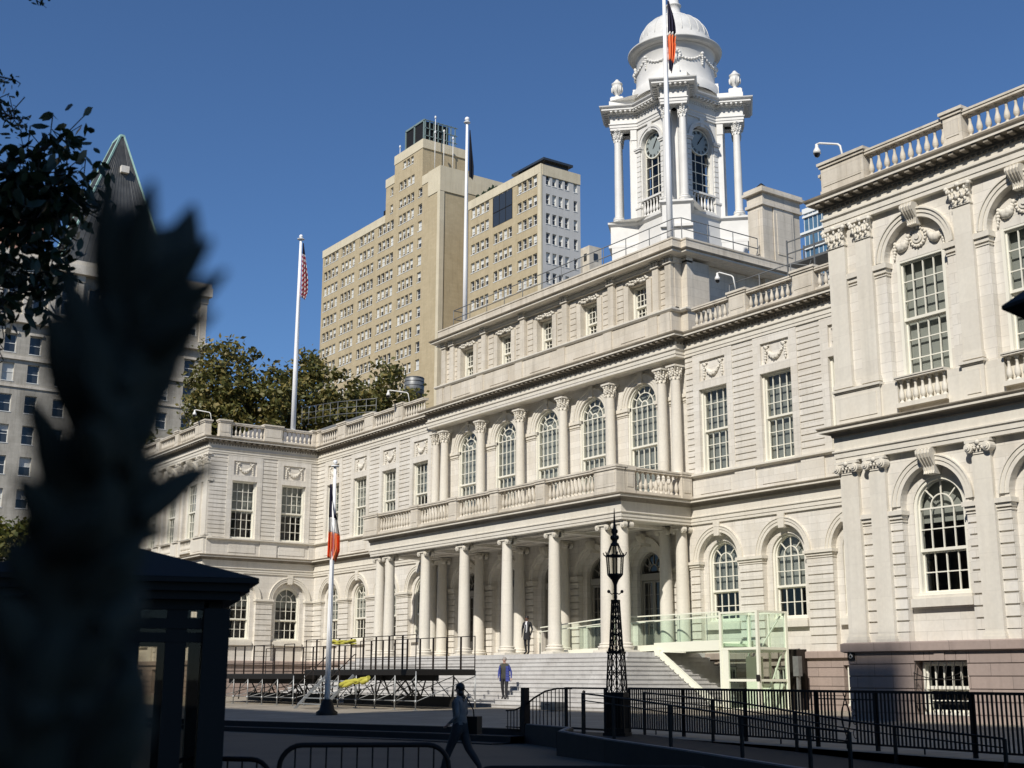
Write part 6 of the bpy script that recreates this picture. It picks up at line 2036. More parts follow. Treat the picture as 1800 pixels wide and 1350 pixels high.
def windows_of(parent, cells, y, depth=.35, rz=0, loc=(0, 0, 0), seed=1, name='window', blind=.55):
    """queue the windows of one floor; flush_windows() builds them"""
    rn = random.Random(seed)
    for (a, b, za, zb) in cells:
        bl = rn.choice((.35, .5, .5, .75, 1.0)) if rn.random() < blind else 0
        WLIST.setdefault(parent.name, []).append((a, b, za, zb, y, depth, rz, loc, bl))
def one_window(f, g, bl, w, h, depth, frac, x0=0, y0=0, z0=0, T=None):
    yy = y0 + depth
    n = [len(m.v) for m in (f, g, bl)]
    g.quad((x0, yy, z0), (x0 + w, yy, z0), (x0 + w, yy, z0 + h), (x0, yy, z0 + h))
    f.box(x0, x0 + w, yy - .09, yy, z0 + h / 2 - .05, z0 + h / 2 + .05); f.box(x0, x0 + .09, yy - .07, yy, z0, z0 + h); f.box(x0 + w - .09, x0 + w, yy - .07, yy, z0, z0 + h)
    f.box(x0, x0 + w, yy - .08, yy, z0 + h - .09, z0 + h); f.box(x0 - .05, x0 + w + .05, yy - depth - .06, yy, z0 - .12, z0)
    if frac: bl.quad((x0 + .08, yy - .02, z0 + h - h * frac), (x0 + w - .08, yy - .02, z0 + h - h * frac), (x0 + w - .08, yy - .02, z0 + h), (x0 + .08, yy - .02, z0 + h))
    if T:
        for m, k in zip((f, g, bl), n): m.v[k:] = [T(p) for p in m.v[k:]]
WMESH = {}
def flush_windows(parent, first):
    """the windows for which first() is true become parts of their own (up to 100), the rest one part"""
    L_ = WLIST[parent.name]
    L_.sort(key=lambda q: 0 if first(q) else 1)
    n1 = min(100, sum(1 for q in L_ if first(q)))
    for (a, b, za, zb, y, depth, rz, loc, fr) in L_[:n1]:
        key = (round(b - a, 2), round(zb - za, 2), depth, fr)
        if key not in WMESH:
            f, g, bl = MB(), MB(), MB(); one_window(f, g, bl, b - a, zb - za, depth, fr)
            WMESH[key] = (f.mesh('window', M['far_frame']), g.mesh('glass', M['far_glass']), bl.mesh('blind', M['far_blind']) if fr else None)
        f, g, bl = WMESH[key]
        c, s_ = math.cos(rz), math.sin(rz)
        w = put('window', f, parent, (loc[0] + a * c - y * s_, loc[1] + a * s_ + y * c, za), rz)
        put('glass', g, w)
        if bl: put('blind', bl, w)
    f, g, bl = MB(), MB(), MB()
    for (a, b, za, zb, y, depth, rz, loc, fr) in L_[n1:]:
        c, s_ = math.cos(rz), math.sin(rz)
        one_window(f, g, bl, b - a, zb - za, depth, fr, a, y, za, lambda p: (loc[0] + p[0] * c - p[1] * s_, loc[1] + p[0] * s_ + p[1] * c, p[2]))
    w = f.build('window', M['far_frame'], parent); w['kind'] = 'stuff'
    q = g.build('glass', M['far_glass'], w); q['kind'] = 'stuff'
    q = bl.build('blind', M['far_blind'], w); q['kind'] = 'stuff'
def tri_cols(groups, w=1.05, gap=.34, n=4):
    c = []
    for a, b in groups:
        st = (b - a) / n
        for k in range(n): c.append((a + st * k + gap * .4, a + st * (k + 1) - gap * .4))
    return c
G5 = [(-189.3, -182.5), (-181.2, -174.9), (-173.2, -166.7), (-165.2, -158.6), (-156.9, -150.7)]
PIT = 3.49
ROW0 = 95.2 - .9        # sill of the top measured row
def rows_from(top, bottom): 
    out = []; z = ROW0
    while z > bottom:
        if z < top: out.append((z - .1, z + 1.95))
        z -= PIT
    return out
brick, pale = MB(), MB()
low_cols = tri_cols(G5) + [(-149.2, -147.7)]
rows_low = rows_from(90, 4)
facade(brick, -190, -141.1, GB, 91.0, TY0, [(a, b, c, d) for a, b in low_cols for c, d in rows_low])
for r, (c, d) in enumerate(rows_low): windows_of(tt, [(a, b, c, d) for a, b in low_cols], TY0, seed=r + 1, blind=.75)
# stepped top
facade(brick, -162.2, -141.1, 91.0, 94.6, TY0, [(a, b, ROW0 - PIT, ROW0 - PIT + 1.85) for a, b in tri_cols(G5[4:5]) + [(-160.3, -159.2), (-149.2, -147.7)]])
windows_of(tt, [(a, b, ROW0 - PIT, ROW0 - PIT + 1.85) for a, b in tri_cols(G5[4:5]) + [(-160.3, -159.2), (-149.2, -147.7)]], TY0, seed=55)
facade(brick, -162.2, -147.8, 94.6, 98.6, TY0, [(a, b, ROW0 + .25, ROW0 + 2.1) for a, b in tri_cols(G5[4:5]) + [(-160.3, -159.2)]])
windows_of(tt, [(a, b, ROW0 + .25, ROW0 + 2.1) for a, b in tri_cols(G5[4:5]) + [(-160.3, -159.2)]], TY0, seed=56)
facade(brick, -158.8, -147.8, 98.6, 102.6, TY0, [(a, b, 98.9, 100.5) for a, b in tri_cols([(-155.6, -151.2)], n=3)])
windows_of(tt, [(a, b, 98.9, 100.5) for a, b in tri_cols([(-155.6, -151.2)], n=3)], TY0, seed=57)
D_ = 16.0
for (x0, x1, za, zb, y0, y1) in ((-190, -141.1, GB, 91, TY0, TY0 + D_), (-162.2, -141.1, 91, 94.6, TY0, TY0 + D_), (-162.2, -147.8, 94.6, 98.6, TY0, TY0 + 12), (-158.8, -147.8, 98.6, 102.6, TY0, TY0 + 10), (-147.8, -144.4, 94.6, 95.4, TY0 + 2.5, TY0 + 12)):
    brick.quad((x1, y0, za), (x1, y1, za), (x1, y1, zb), (x1, y0, zb)); brick.quad((x0, y1, za), (x0, y0, za), (x0, y0, zb), (x0, y1, zb)); brick.quad((x0, y0, zb), (x1, y0, zb), (x1, y1, zb), (x0, y1, zb)); brick.quad((x1, y1, za), (x0, y1, za), (x0, y1, zb), (x1, y1, zb))
brick.build('brick_wall', M['tan'], tt)
for (x0, x1, z0, z1, y0, y1) in ((-190.1, -162.1, 89.4, 91.1, TY0 - .12, TY0 + .4), (-162.3, -158.7, 97.0, 98.8, TY0 - .1, TY0 + .4), (-158.9, -147.6, 100.9, 102.8, TY0 - .1, TY0 + 10.1), (-145.4, -140.9, 89.8, 94.9, TY0 - .12, TY0 + 5.6), (-141.9, -140.95, 10, 89.8, TY0 - .1, TY0 + .9), (-147.7, -145.4, 92.9, 94.8, TY0 - .1, TY0 + .3), (-141.3, -141.0, 90.6, 94.7, TY0 + .2, TY0 + D_)):
    pale.box(x0, x1, y0, y1, z0, z1)
# right block beyond the light court
EXW = -108.5
gR = [(-130.2, -124.2), (-122.9, -117.0), (-115.6, -109.6)]
colsR = tri_cols(gR)
ROWR = 80.6
rowsR = [(ROWR - PIT * k, ROWR - PIT * k + 1.9) for k in range(0, 22)]
b2 = MB()
facade(b2, -130.9, EXW, GB, 84.0, TY0, [(a, b, c, d) for a, b in colsR for c, d in rowsR])
for r, (c, d) in enumerate(rowsR):
    windows_of(tt, [(a, b, c, d) for a, b in (colsR if r > 1 else colsR[:4] + colsR[8:])], TY0, seed=80 + r, blind=.6 if r > 0 else .9)
b2.quad((-130.9, TY0 + 22, GB), (-130.9, TY0, GB), (-130.9, TY0, 84), (-130.9, TY0 + 22, 84)); b2.quad((-130.9, TY0, 84), (EXW, TY0, 84), (EXW, TY0 + 8.4, 84), (-130.9, TY0 + 8.4, 84))
b2.quad((-141.1, TY0 + 14, GB), (-130.9, TY0 + 14, GB), (-130.9, TY0 + 14, 88), (-141.1, TY0 + 14, 88))
b2.build('brick_wall', M['tan'], tt)
pale.box(-131.0, EXW + .05, TY0 - .12, TY0 + .4, 82.6, 84.2); pale.box(EXW - .9, EXW + .05, TY0 - .1, TY0 + .2, 10, 82.6)
pale.box(EXW - .4, EXW + .12, TY0 + .2, TY0 + 8.4, 82.2, 84.1)
pale.build('parapet_stone', M['tan_pale'], tt)
# east face, painted pale; local x = world Y
ecells = [(TY0 + a, TY0 + b) for a, b in ((1.0, 1.85), (2.35, 3.2), (3.7, 4.55), (5.05, 5.9), (6.95, 7.75))]
e_ = MB(); 
facade(e_, TY0, TY0 + 8.4, GB, 82.3, 0, [(a, b, c, d) for a, b in ecells for c, d in rowsR])
e_.build('painted_wall', M['tan_white'], tt, (EXW, 0, 0), PI / 2)
for r, (c, d) in enumerate(rowsR): windows_of(tt, [(a, b, c, d) for a, b in ecells], 0, rz=PI / 2, loc=(EXW, 0, 0), seed=140 + r, blind=.45)
bw_ = MB(); bw_.box(-122.9, -117.0, TY0 - .05, TY0 + .1, 76.9, 82.4)
pg = bw_.build('picture_window', M['far_glass'], tt)
bw_ = MB()
for k in range(4): bw_.box(-122.9 + 1.97 * k - .05, -122.9 + 1.97 * k + .05, TY0 - .09, TY0 - .05, 76.9, 82.4)
bw_.box(-122.9, -117.0, TY0 - .09, TY0 - .05, 79.4, 79.55); bw_.build('frame', M['iron'], pg)
flush_windows(tt, lambda q: q[6] == 0 and q[0] > -131 and q[2] > 55)
# rooftop: framed screen, plant racks, penthouse
r_ = MB(); r_.box(-155.0, -148.0, TY0 + .4, TY0 + .7, 102.8, 107.0); r_.box(-148.3, -148.0, TY0 + .4, TY0 + 6, 102.8, 106.8); r_.build('roof_screen', M['iron'], tt)
r_ = MB()
r_.box(-155.2, -147.9, TY0 + .2, TY0 + .4, 106.8, 107.2); r_.box(-155.2, -147.9, TY0 + .2, TY0 + .4, 102.6, 103.1); 
for x in (-155.1, -151.7, -148.1): r_.box(x - .15, x + .15, TY0 + .2, TY0 + .4, 103, 107)
for k in range(8):
    r_.box(-147.9, -147.7, TY0 + .4 + k, TY0 + .55 + k, 102.8, 107.1)
for z in (103.6, 105.2, 106.9): r_.box(-147.9, -147.7, TY0 + .3, TY0 + 8, z, z + .15)
r_.build('roof_frame', mat('green_grey_steel', (.18, .24, .23), .6), tt)
r_ = MB()
for (x, y, h_) in ((-146.5, 2, 107.4), (-145.6, 3.5, 104.5), (-145.2, 1.2, 103.5), (-157.9, .6, 104.8), (-144.6, 5, 103)):
    r_.tube([(x, TY0 + y, 95), (x, TY0 + y, h_)], .07, 6); r_.ell((x, TY0 + y, h_), (.22, .22, .35), 8, 6)
r_.build('antenna', M['camera_white'], tt)
r_ = MB(); r_.box(-164.8, -162.4, TY0 + 1, TY0 + 4, 91, 93.0); r_.box(-176, -174.5, TY0 + 1, TY0 + 3, 91, 92); r_.build('roof_unit', M['iron'], tt)
r_ = MB(); r_.box(-119, EXW - .9, TY0 + 1.2, TY0 + 7.6, 85.6, 86.0); r_.box(-118, EXW - 1.6, TY0 + 2, TY0 + 7, 84, 85.6); r_.box(-118.6, -111.5, TY0 + 1.3, TY0 + 1.5, 84.1, 84.9); r_.build('penthouse', M['far_glass'], tt)
rn = random.Random(8); r_ = MB()
for k in range(160):
    p = Vector((rn.uniform(-130.5, -124), TY0 + rn.uniform(.8, 2), 84 + rn.uniform(0, 1.4))); s = rn.uniform(.2, .45)
    r_.quad(tuple(p + Vector((-s, 0, 0))), tuple(p + Vector((0, s * .4, -s))), tuple(p + Vector((s, 0, 0))), tuple(p + Vector((0, -s * .3, s))))
r_.build('roof_shrub', M['leaf_dark'], tt)

# lower block peeping out right of the tan tower
nb = thing('background_building', 'small pale grey building end just right of the tan tower', 'building', (0, 0, 0))
p = MB(); p.box(-128.4, -125.6, 104, 107, GB, 79.2); p.build('wall', M['stone_old'], nb)
p = MB(); p.box(-127.2, -126.4, 103.9, 104, 76.4, 77.8); p.box(-125.6, -125.5, 105, 106, 76.4, 77.8); p.build('window', M['far_glass'], nb)

# water tank on a far roof in front of the tan tower
tk = thing('water_tank', 'dark cylindrical roof water tank below the tan tower', 'water tank', (-64.9, 30.0, 15.0))
p = MB(); p.lathe([(0, 14.1), (1.08, 14.1), (1.12, 15.2), (1.1, 16.4), (1.05, 16.45), (0, 16.6)], (0, 0, 0), 28); p.build('tank', M['galv'], tk)
p = MB()
for z in (14.4, 14.9, 15.4, 15.9, 16.3): p.lathe([(1.12, z), (1.15, z + .03), (1.12, z + .07)], (0, 0, 0), 28)
p.build('hoop', M['iron'], tk)
for k in range(4):
    a = PI / 4 + k * PI / 2; p = MB(); p.box(.7 * math.cos(a) - .1, .7 * math.cos(a) + .1, .7 * math.sin(a) - .1, .7 * math.sin(a) + .1, -18, 14.1); p.build('leg', M['iron'], tk)

# ------------------------------------------------------------------ building with the steep pyramid roof
pr_ = thing('pyramid_roof_building', 'tower with steep dark ribbed pyramid roof edged in green copper, behind the leaves', 'building', (-175.7, 28.6, 0))
M['pink'] = stone('pink_brick', (.52, .30, .22), (.48, .27, .20), (.40, .24, .18), bw=1.0, bh=.35, stain=.3)
M['slate'] = mat('ribbed_slate', (.10, .10, .095), .45, noise=.3, nscale=.8)
M['verdigris'] = mat('verdigris', (.36, .56, .48), .6, noise=.2, nscale=2)
hw, hd, z0, z1 = 5.2, 10.5, 72.0, 99.4
p = MB(); p.box(-hw, hw, -hd, hd, GB, 70.0); p.build('wall', M['stone_dark'], pr_)
p = MB(); p.box(-hw - .5, hw + .5, -hd - .5, hd + .5, 70.0, 71.2); p.box(-hw - .9, hw + .9, -hd - .9, hd + .9, 71.2, z0); p.build('cornice', M['stone_old'], pr_)
p = MB()
B_ = [(-5.0, -10.3, z0), (5.0, -10.3, z0), (5.0, 10.3, z0), (-5.0, 10.3, z0)]; T_ = [(-2.3, -.3, z1), (2.3, -.3, z1), (2.3, .3, z1), (-2.3, .3, z1)]
for k in range(4): p.quad(B_[k], B_[(k + 1) % 4], T_[(k + 1) % 4], T_[k])
p.quad(*T_)
rf_ = p.build('pyramid_roof', M['slate'], pr_)
p = MB()
for k in range(4): p.bar(B_[k], T_[k], .32)
for k in range(4): p.bar(T_[k], T_[(k + 1) % 4], .4)
p.build('copper_hip', M['verdigris'], rf_)
p = MB()
for side in range(4):
    a, b, c, d = Vector(B_[side]), Vector(B_[(side + 1) % 4]), Vector(T_[(side + 1) % 4]), Vector(T_[side])
    for q in range(1, 16):
        t = q / 16; p.bar(tuple(a.lerp(b, t)), tuple(d.lerp(c, t)), .12)
p.build('roof_rib', M['slate'], rf_)
p = MB(); p.box(3.0, 3.9, -.2, 1.3, 91.6, 92.9); p.build('hatch', M['stone'], rf_)
p = MB(); 
for k in range(4): ring(p, 0, 0, .5 + .3 * k, .62 + .3 * k, -.1, .2)
p.v = [(4.3 - v[1], 3.4 + v[0] * 1.3, 80.2 + v[2] * 1.5) for v in p.v]; p.build('dormer', M['stone_old'], rf_)
p = MB(); p.box(hw - 5, hw + .2, -hd - 10, -hd - 3, 58, 78); p.box(hw - 5.3, hw + .6, -hd - 10.3, -hd - 2.7, 76, 77); p.build('chimney_block', M['pink'], pr_)
p = MB(); p.box(hw - 5, hw + .7, -hd - 11, -hd - 2, 66.4, 67.4); p.bar((hw + .3, -hd - 14, 66.2), (hw + .3, -hd - 1, 67.0), .9); p.build('copper_gutter', M['verdigris'], pr_)

# pale stone block along the avenue, face to the east (local x = world Y)
ps = thing('stone_office_block', 'pale weathered stone office block at the left edge, behind the foreground leaves', 'building', (-157.0, 0, 0), PI / 2)
b3 = MB()
prow = [(58.0, 63.2), (50.4, 53.4), (45.6, 48.6), (40.5, 43.4), (35.4, 38.4), (30.3, 33.3), (25, 28), (19.5, 22.5), (14, 17), (8, 11)]
pcols = [(x, x + 1.9) for x in (-24, -19.5, -15.5, -11, -6.5, -2.0, 2.5, 7.0, 11.0, 15.5, 20, 24.5, 29, 33, 37.5)]
facade(b3, -40, 41, GB, 66, 0, [(a, b, c, d) for a, b in pcols for c, d in prow], .5)
b3.quad((41, 0, GB), (41, 18, GB), (41, 18, 66), (41, 0, 66)); b3.quad((-40, 0, 66), (41, 0, 66), (41, 18, 66), (-40, 18, 66)); b3.quad((-40, 18, GB), (-40, 0, GB), (-40, 0, 66), (-40, 18, 66))
M['office_stone'] = stone('office_stone', (.50, .465, .395), (.44, .41, .345), (.27, .245, .20), bw=1.3, bh=.5, stain=.6)
b3.build('wall', M['office_stone'], ps)
p = MB()
for z, d_, h_ in ((55.4, .8, 1.3), (49.2, .35, .6), (44.6, .2, .4), (65.2, 1.2, 1.6), (66.8, .6, .9)): p.box(-40.5, 41.5, -d_, .1, z, z + h_)
for a, b in pcols:
    p.box(b + .35, b + 1.5, -.45, .05, 56.7, 64.6); p.box(b + .2, b + 1.65, -.6, .05, 64.0, 65.2)
    p.box(a - .18, b + .18, -.25, .05, 53.5, 53.9)
p.build('stone_trim', M['stone_old'], ps)
for r, (c, d) in enumerate(prow): windows_of(ps, [(a, b, c, d) for a, b in pcols], 0, .5, seed=200 + r, blind=.2)

flush_windows(ps, lambda q: 2 < q[0] < 18 and q[2] > 34)

# ------------------------------------------------------------------ glass high-rise glimpsed behind the right wing
gs = thing('glass_high_rise', 'blue glass high-rise glimpsed between the chimney and the right wing', 'high-rise', (-161.94, 206.05, 0))
p = MB(); p.box(0, 30, 0, 30, GB, 119); p.build('curtain_wall', mat('blue_curtain_glass', (.10, .20, .30), .15, spec=.8, noise=.4, nscale=.25), gs)
p = MB()
for k in range(24): p.box(-.3 - 1.2 * (k % 2), 30.3, -.5, 30.3, 118 - k * 4.4 - .6, 118 - k * 4.4)
p.box(-.4, 30.5, -.4, 30.5, 118.6, 120); p.build('spandrel', M['far_frame'], gs)
p = MB()
for k in range(21): p.box(1.5 * k - .06, 1.5 * k + .06, -.15, 0, GB, 119)
p.build('mullion', M['far_frame'], gs)

# ------------------------------------------------------------------ lamp standard whose roof corner juts in at the right edge
rl = thing('street_lantern', 'dark pointed corner of a lantern roof at the right picture edge', 'street lamp', (53.02, -35.30, -3.3))
p = MB(); p.tube([(0, 0, 0), (0, 0, 3.3)], .06, 10); p.lathe([(.14, 0), (.14, .3), (.08, .4)], (0, 0, 0), 10); p.build('post', M['iron'], rl)
p = MB()
n = 4
for k in range(n):
    a0, a1 = 3.73 + 2 * PI * k / n, 3.73 + 2 * PI * (k + 1) / n
    q0, q1 = (.95 * math.cos(a0), .95 * math.sin(a0)), (.95 * math.cos(a1), .95 * math.sin(a1))
    p.quad((*q0, 3.76), (*q1, 3.76), (0, 0, 4.35)); p.quad((*q1, 3.74), (*q0, 3.74), (q0[0] * .45, q0[1] * .45, 3.42), (q1[0] * .45, q1[1] * .45, 3.42)); p.quad((*q0, 3.74), (*q1, 3.74), (*q1, 3.76), (*q0, 3.76))
p.build('lantern_roof', M['iron'], rl)
p = MB(); p.lathe([(.06, 3.2), (.3, 3.3), (.34, 3.45), (.0, 3.46)], (0, 0, 0), 4); p.build('lantern_body', M['iron'], rl)

# ------------------------------------------------------------------ foreground leaves: overhanging branch at upper left
def leafy_branch(name, label, root, tips, leaf, n_per, seed, m, cat='tree branch', spread=.16):
    rn = random.Random(seed)
    t = thing(name, label, cat, root)
    R0 = Vector(root)
    tw_, lf = MB(), MB()
    for tp in tips:
        T = Vector(tp) - R0
        mid = T * .55 + Vector((0, 0, .12 * T.length))
        tw_.tube([(0, 0, 0), tuple(mid), tuple(T)], [.03, .014, .004], 6)
        for k in range(n_per):
            u = rn.uniform(.12, 1.03)
            base = (mid * (u / .55) if u < .55 else mid.lerp(T, (u - .55) / .45)) + Vector((rn.gauss(0, spread), rn.gauss(0, spread), rn.gauss(0, spread)))
            d = Vector((rn.gauss(0, 1), rn.gauss(0, 1), rn.gauss(-.55, .6))).normalized()
            s = leaf * rn.uniform(.65, 1.2)
            nrm = d.cross(Vector((rn.gauss(0, 1), rn.gauss(0, 1), rn.gauss(0, 1)))).normalized(); b = d.cross(nrm)
            P = [base, base + d * s * .3 + b * s * .24, base + d * s * .65 + b * s * .2, base + d * s + nrm * s * .1, base + d * s * .65 - b * s * .2, base + d * s * .3 - b * s * .24]
            lf.quad(*[tuple(q) for q in P])
            if rn.random() < .25: tw_.tube([tuple(base), tuple(base - d * s * .6)], .003, 4, caps=False)
    tw_.build('twig', M['bark'], t)
    lf.build('leaves', m, t)
    return t
def at(u, v, D):
    """world point at image position (u, v) of the photograph, horizontal distance D"""
    x, y = (u - 900), (v - 675)
    cr, sr = math.cos(ROLL), math.sin(ROLL)
    x, y = x * cr + y * sr, -x * sr + y * cr
    cp, sp_ = math.cos(PITCH), math.sin(PITCH)
    fw, up_ = F_PX * cp + y * sp_, F_PX * sp_ - y * cp
    c, s_ = math.cos(YAW), math.sin(YAW)
    d = Vector((x * c + fw * s_, -x * s_ + fw * c, up_))
    return CAM + d * (D / math.hypot(d.x, d.y))
ft = thing('foreground_tree', 'dark leafy tree overhanging at the upper left edge', 'tree', tuple(at(-330, 1350, 9.5)[:2]) + (-3.3,))
p = MB(); fx = Vector(ft.location); top_ = at(-300, 300, 9.5) - fx
p.tube([(0, 0, 0), (0, 0, 2.2), tuple(top_), tuple(top_ + Vector((0, 0, 2.5)))], [.16, .13, .09, .03], 10); p.build('trunk', M['bark'], ft)
rn = random.Random(21)
tw_, lf = MB(), MB()
def leaf_at(base, d, s, rn):
    nrm = d.cross(Vector((rn.gauss(0, 1), rn.gauss(0, 1), rn.gauss(0, 1)))).normalized(); b = d.cross(nrm)
    P = [base, base + d * s * .28 + b * s * .2 + nrm * s * .03, base + d * s * .62 + b * s * .21, base + d * s, base + d * s * .62 - b * s * .21, base + d * s * .28 - b * s * .2 + nrm * s * .03]
    lf.quad(*[tuple(q) for q in P])
def limb(pts, r0, n, spread, ls):
    """pts: (u, v, D) chain through the picture; leaves scattered along"""
    Q = [at(*q) - fx for q in pts]
    tw_.tube([tuple(q) for q in Q], [r0 * (1 - .85 * k / (len(Q) - 1)) for k in range(len(Q))], 6)
    for k in range(n):
        u = rn.uniform(0, len(Q) - 1.001); i = int(u); c = Q[i].lerp(Q[i + 1], u - i)
        off = Vector((rn.gauss(0, spread), rn.gauss(0, spread), rn.gauss(0, spread)))
        base = c + off
        if rn.random() < .3: tw_.tube([tuple(c), tuple(base)], .004, 4, caps=False)
        d = Vector((rn.gauss(0, .8), rn.gauss(0, .8), rn.gauss(-.5, .7))).normalized()
        leaf_at(base, d, ls * rn.uniform(.7, 1.25), rn)
limb([(-300, 420, 9.5), (-120, 330, 9.3), (10, 290, 9.1), (75, 262, 9.0), (118, 235, 9.0)], .04, 260, .11, .12)
limb([(-120, 330, 9.3), (0, 340, 9.2), (70, 330, 9.1), (125, 330, 9.1)], .025, 330, .125, .125)
limb([(-300, 480, 9.6), (-100, 420, 9.4), (20, 385, 9.3), (100, 365, 9.2), (148, 345, 9.2)], .035, 420, .13, .12)
limb([(-100, 420, 9.4), (10, 395, 9.3), (80, 410, 9.2), (120, 440, 9.2)], .02, 200, .09, .11)
limb([(-200, 640, 9.6), (-60, 560, 9.4), (20, 520, 9.3), (70, 500, 9.3), (100, 470, 9.2)], .03, 340, .125, .115)
limb([(-200, 560, 9.6), (-60, 500, 9.4), (-10, 490, 9.3), (30, 470, 9.3)], .02, 170, .11, .11)
limb([(-200, 150, 9.9), (-80, 190, 9.7), (-10, 170, 9.6), (10, 200, 9.5), (40, 215, 9.5)], .02, 170, .055, .055)
limb([(-150, 100, 9.9), (-40, 125, 9.7), (0, 135, 9.6), (28, 140, 9.6)], .015, 60, .04, .05)
limb([(-80, -60, 9.9), (0, -25, 9.8), (60, -3, 9.7), (82, 14, 9.7)], .012, 26, .025, .05)
tw_.build('twig', M['bark'], ft)
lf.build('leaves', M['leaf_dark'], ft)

# ------------------------------------------------------------------ close evergreen shoot in front of the lens, out of focus
sh = thing('evergreen_shrub', 'dark evergreen shoot close to the viewer, far out of focus at left', 'shrub', tuple(at(100, 1350, .62)[:2]) + (-3.3,))
o_ = Vector(sh.location)
rn = random.Random(4)
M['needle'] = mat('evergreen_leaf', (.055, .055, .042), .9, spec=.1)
stem, lv = MB(), MB()
stem.tube([(0, 0, 0), (0, 0, 1.0), tuple(at(90, 1350, .62) - o_), tuple(at(130, 1000, .62) - o_), tuple(at(190, 650, .62) - o_), tuple(at(225, 420, .62) - o_)], [.022, .02, .02, .017, .013, .007], 10)
stem.build('stem', M['needle'], sh)
def blade(u0, v0, u1, v1, w, D0=.62, D1=None, bend=.0):
    """thick pointed leaf from (u0, v0) to (u1, v1) in the picture, w wide (picture units)"""
    D1 = D1 or D0 + rn.uniform(-.05, .05)
    a, b = at(u0, v0, D0) - o_, at(u1, v1, D1) - o_
    k = D0 / F_PX; n = 9
    pts, rr = [], []
    side = Vector((rn.uniform(-1, 1), rn.uniform(-1, 1), .3)).normalized() * (b - a).length * bend
    for i in range(n):
        t = i / (n - 1); pts.append(tuple(a.lerp(b, t) + side * math.sin(PI * t))); rr.append(max(.0006, w * k * .5 * (.55 + .6 * math.sin(PI * min(1, t * .85 + .12))) * (1 - t ** 5 * .75)))
    lv.tube(pts, rr, 8)
for (u0, v0, u1, v1, w) in [
    (215, 560, 185, 318, 62), (225, 560, 268, 318, 60), (235, 580, 340, 362, 78), (230, 600, 372, 420, 66), (225, 640, 398, 476, 56), (235, 620, 330, 520, 70),
    (215, 700, 342, 588, 50), (200, 600, 165, 400, 66), (205, 560, 225, 360, 70), (215, 540, 300, 400, 80), (190, 760, 318, 640, 60),
    (150, 930, 345, 838, 48), (150, 960, 335, 865, 40), (120, 1000, 318, 930, 40), (150, 900, 300, 800, 64), (170, 820, 290, 730, 64),
    (150, 760, 84, 540, 60), (130, 860, 46, 690, 44), (160, 720, 105, 560, 70), (120, 960, 30, 830, 56), (170, 680, 120, 480, 66), (90, 1060, 10, 940, 60), (110, 900, 60, 700, 60),
    (100, 1150, 255, 1020, 60), (90, 1250, 220, 1110, 60), (60, 1350, 150, 1180, 80), (20, 1350, 20, 1150, 90), (60, 1200, -10, 1040, 70), (130, 1080, 260, 940, 70)]:
    blade(u0, v0, u1, v1, w, bend=.05)
for k in range(80):       # dense inner needles along the shoot
    t = rn.random() * .82; v = 1390 - 930 * t; u = 70 + 150 * t + rn.gauss(0, 50 * (1 - .35 * t)); a = rn.uniform(-.7, .7) + .25
    L = rn.uniform(90, 190); blade(u, v, u + L * math.sin(a), v - L * math.cos(a) * .9, rn.uniform(44, 72), .62 + rn.uniform(-.03, .05), bend=.06)
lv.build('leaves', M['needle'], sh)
# a scrap of wall of leaves at the lower left, same shrub
# ------------------------------------------------------------------ two unseen blocks added behind the viewer, shaped to shade the forecourt
def block(label, x0, x1, top, extra=None):
    ob = thing('shade_block', label, 'building', (x0, -96, -3.4))
    w, h = x1 - x0, top + 3.4
    p = MB(); p.box(0, w, -20, 0, 0, h)
    p.build('wall', M['stone_dark'], ob)
    if extra:
        p = MB()
        p.box(extra[0] - x0, extra[1] - x0, -4, 0, h, extra[2] + 3.4); p.build('shade_box', M['stone_dark'], ob)  # roof box added to cast the shade patch on the wing's base
    p = MB()
    for i in range(int(w / 5.2)):
        for j in range(9): p.box(1.3 + i * 5.2, 3.9 + i * 5.2, -.02, .06, 3 + j * 8, 7.4 + j * 8)
    p.build('window', M['far_glass'], ob)
block('long dark block added unseen behind the viewer to shade the forecourt', -70, 52.8, 71.7)
block('taller dark block added unseen behind the viewer, roof box shaped to shade the wing base', 52.9, 150, 79.0, (68.5, 74.6, 82.0))
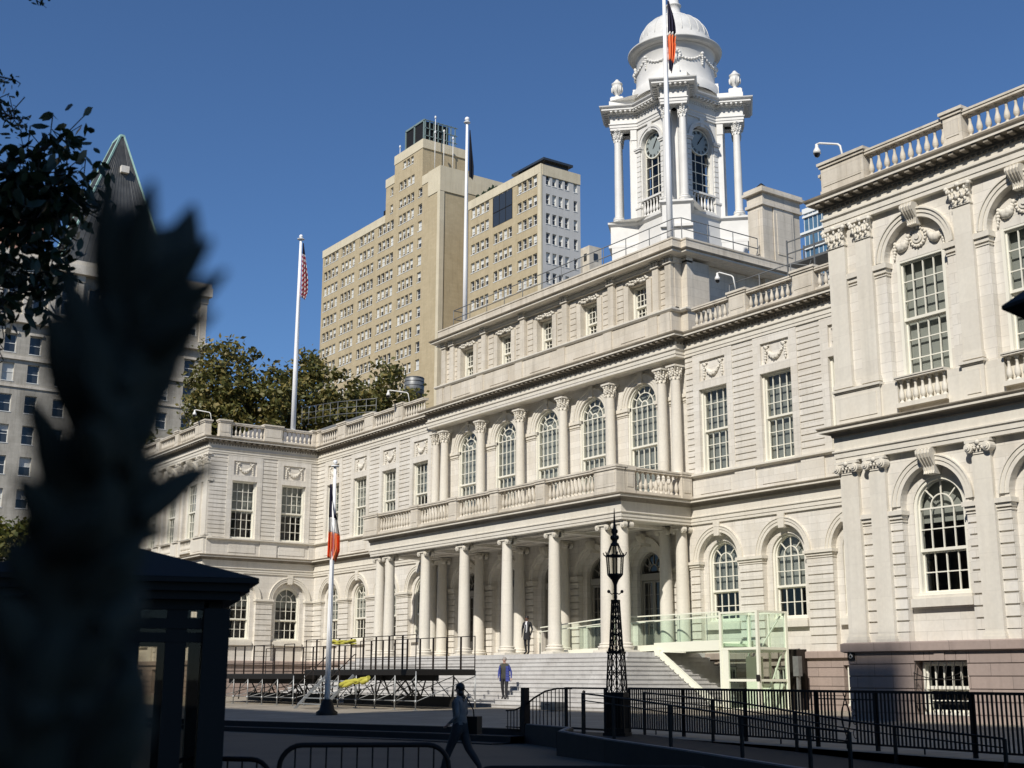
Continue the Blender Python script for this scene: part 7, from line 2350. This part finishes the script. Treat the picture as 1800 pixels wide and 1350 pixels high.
# ------------------------------------------------------------------ parts that are several separate pieces become one object per piece
import numpy as np
SKIP = ('leaves', 'crown', 'twig', 'glass', 'cloth', 'trunk', 'bars', 'blind', 'window', 'spandrel', 'relief', 'reinforcement', 'eyes', 'nose_and_ears', 'hair', 'pavement', 'ramp', 'ground', 'road')
def pieces(me):
    nv = len(me.vertices)
    if nv == 0 or nv > 60000: return None
    co = np.empty(nv * 3, np.float32); me.vertices.foreach_get('co', co); co = co.reshape(nv, 3)
    par = list(range(nv))
    def find(a):
        while par[a] != a: par[a] = par[par[a]]; a = par[a]
        return a
    for p in me.polygons:
        v = p.vertices; r = find(v[0])
        for w in v[1:]:
            q = find(w)
            if q != r: par[q] = r
    root = np.array([find(i) for i in range(nv)])
    u, isl = np.unique(root, return_inverse=True); k = len(u)
    if k < 2 or k > 1500: return None
    lo = np.full((k, 3), np.inf); hi = np.full((k, 3), -np.inf)
    np.minimum.at(lo, isl, co); np.maximum.at(hi, isl, co)
    size = (hi - lo).max(1)
    gap = np.maximum(0, np.maximum(lo[:, None] - hi[None], lo[None] - hi[:, None]))
    near = np.sqrt((gap ** 2).sum(2)) <= np.maximum(.02, .5 * np.maximum(size[:, None], size[None]))
    lab = -np.ones(k, int); n = 0
    for i in range(k):
        if lab[i] >= 0: continue
        st = [i]; lab[i] = n
        while st:
            a = st.pop()
            for b in np.nonzero(near[a] & (lab < 0))[0]: lab[b] = n; st.append(b)
        n += 1
    return n, lab[isl]
done = {}
for o in list(bpy.data.objects):
    if o.type != 'MESH' or o.parent is None or o.modifiers: continue
    if any(s in o.name for s in SKIP): continue
    me = o.data
    if me.name not in done:
        r = pieces(me); done[me.name] = None
        if r and 1 < r[0] <= 40:
            n, lab = r; out = []
            vs = [tuple(v.co) for v in me.vertices]; base = me.name.split('.')[0]
            for q in range(n):
                ids = np.nonzero(lab == q)[0]; mp = {int(i): j for j, i in enumerate(ids)}
                fs = [(tuple(mp[v] for v in p.vertices), p.use_smooth) for p in me.polygons if int(p.vertices[0]) in mp]
                m2 = bpy.data.meshes.new(base); m2.from_pydata([vs[i] for i in ids], [], [f for f, _ in fs])
                m2.polygons.foreach_set('use_smooth', [s for _, s in fs])
                for mm in me.materials: m2.materials.append(mm)
                m2.update(); out.append(m2)
            done[me.name] = out
    out = done[me.name]
    if out:
        nm = o.name.split('.')[0]
        for m2 in out[1:]:
            c = put(nm, m2, o.parent, o.location, o.rotation_euler.z)
        o.data = out[0]
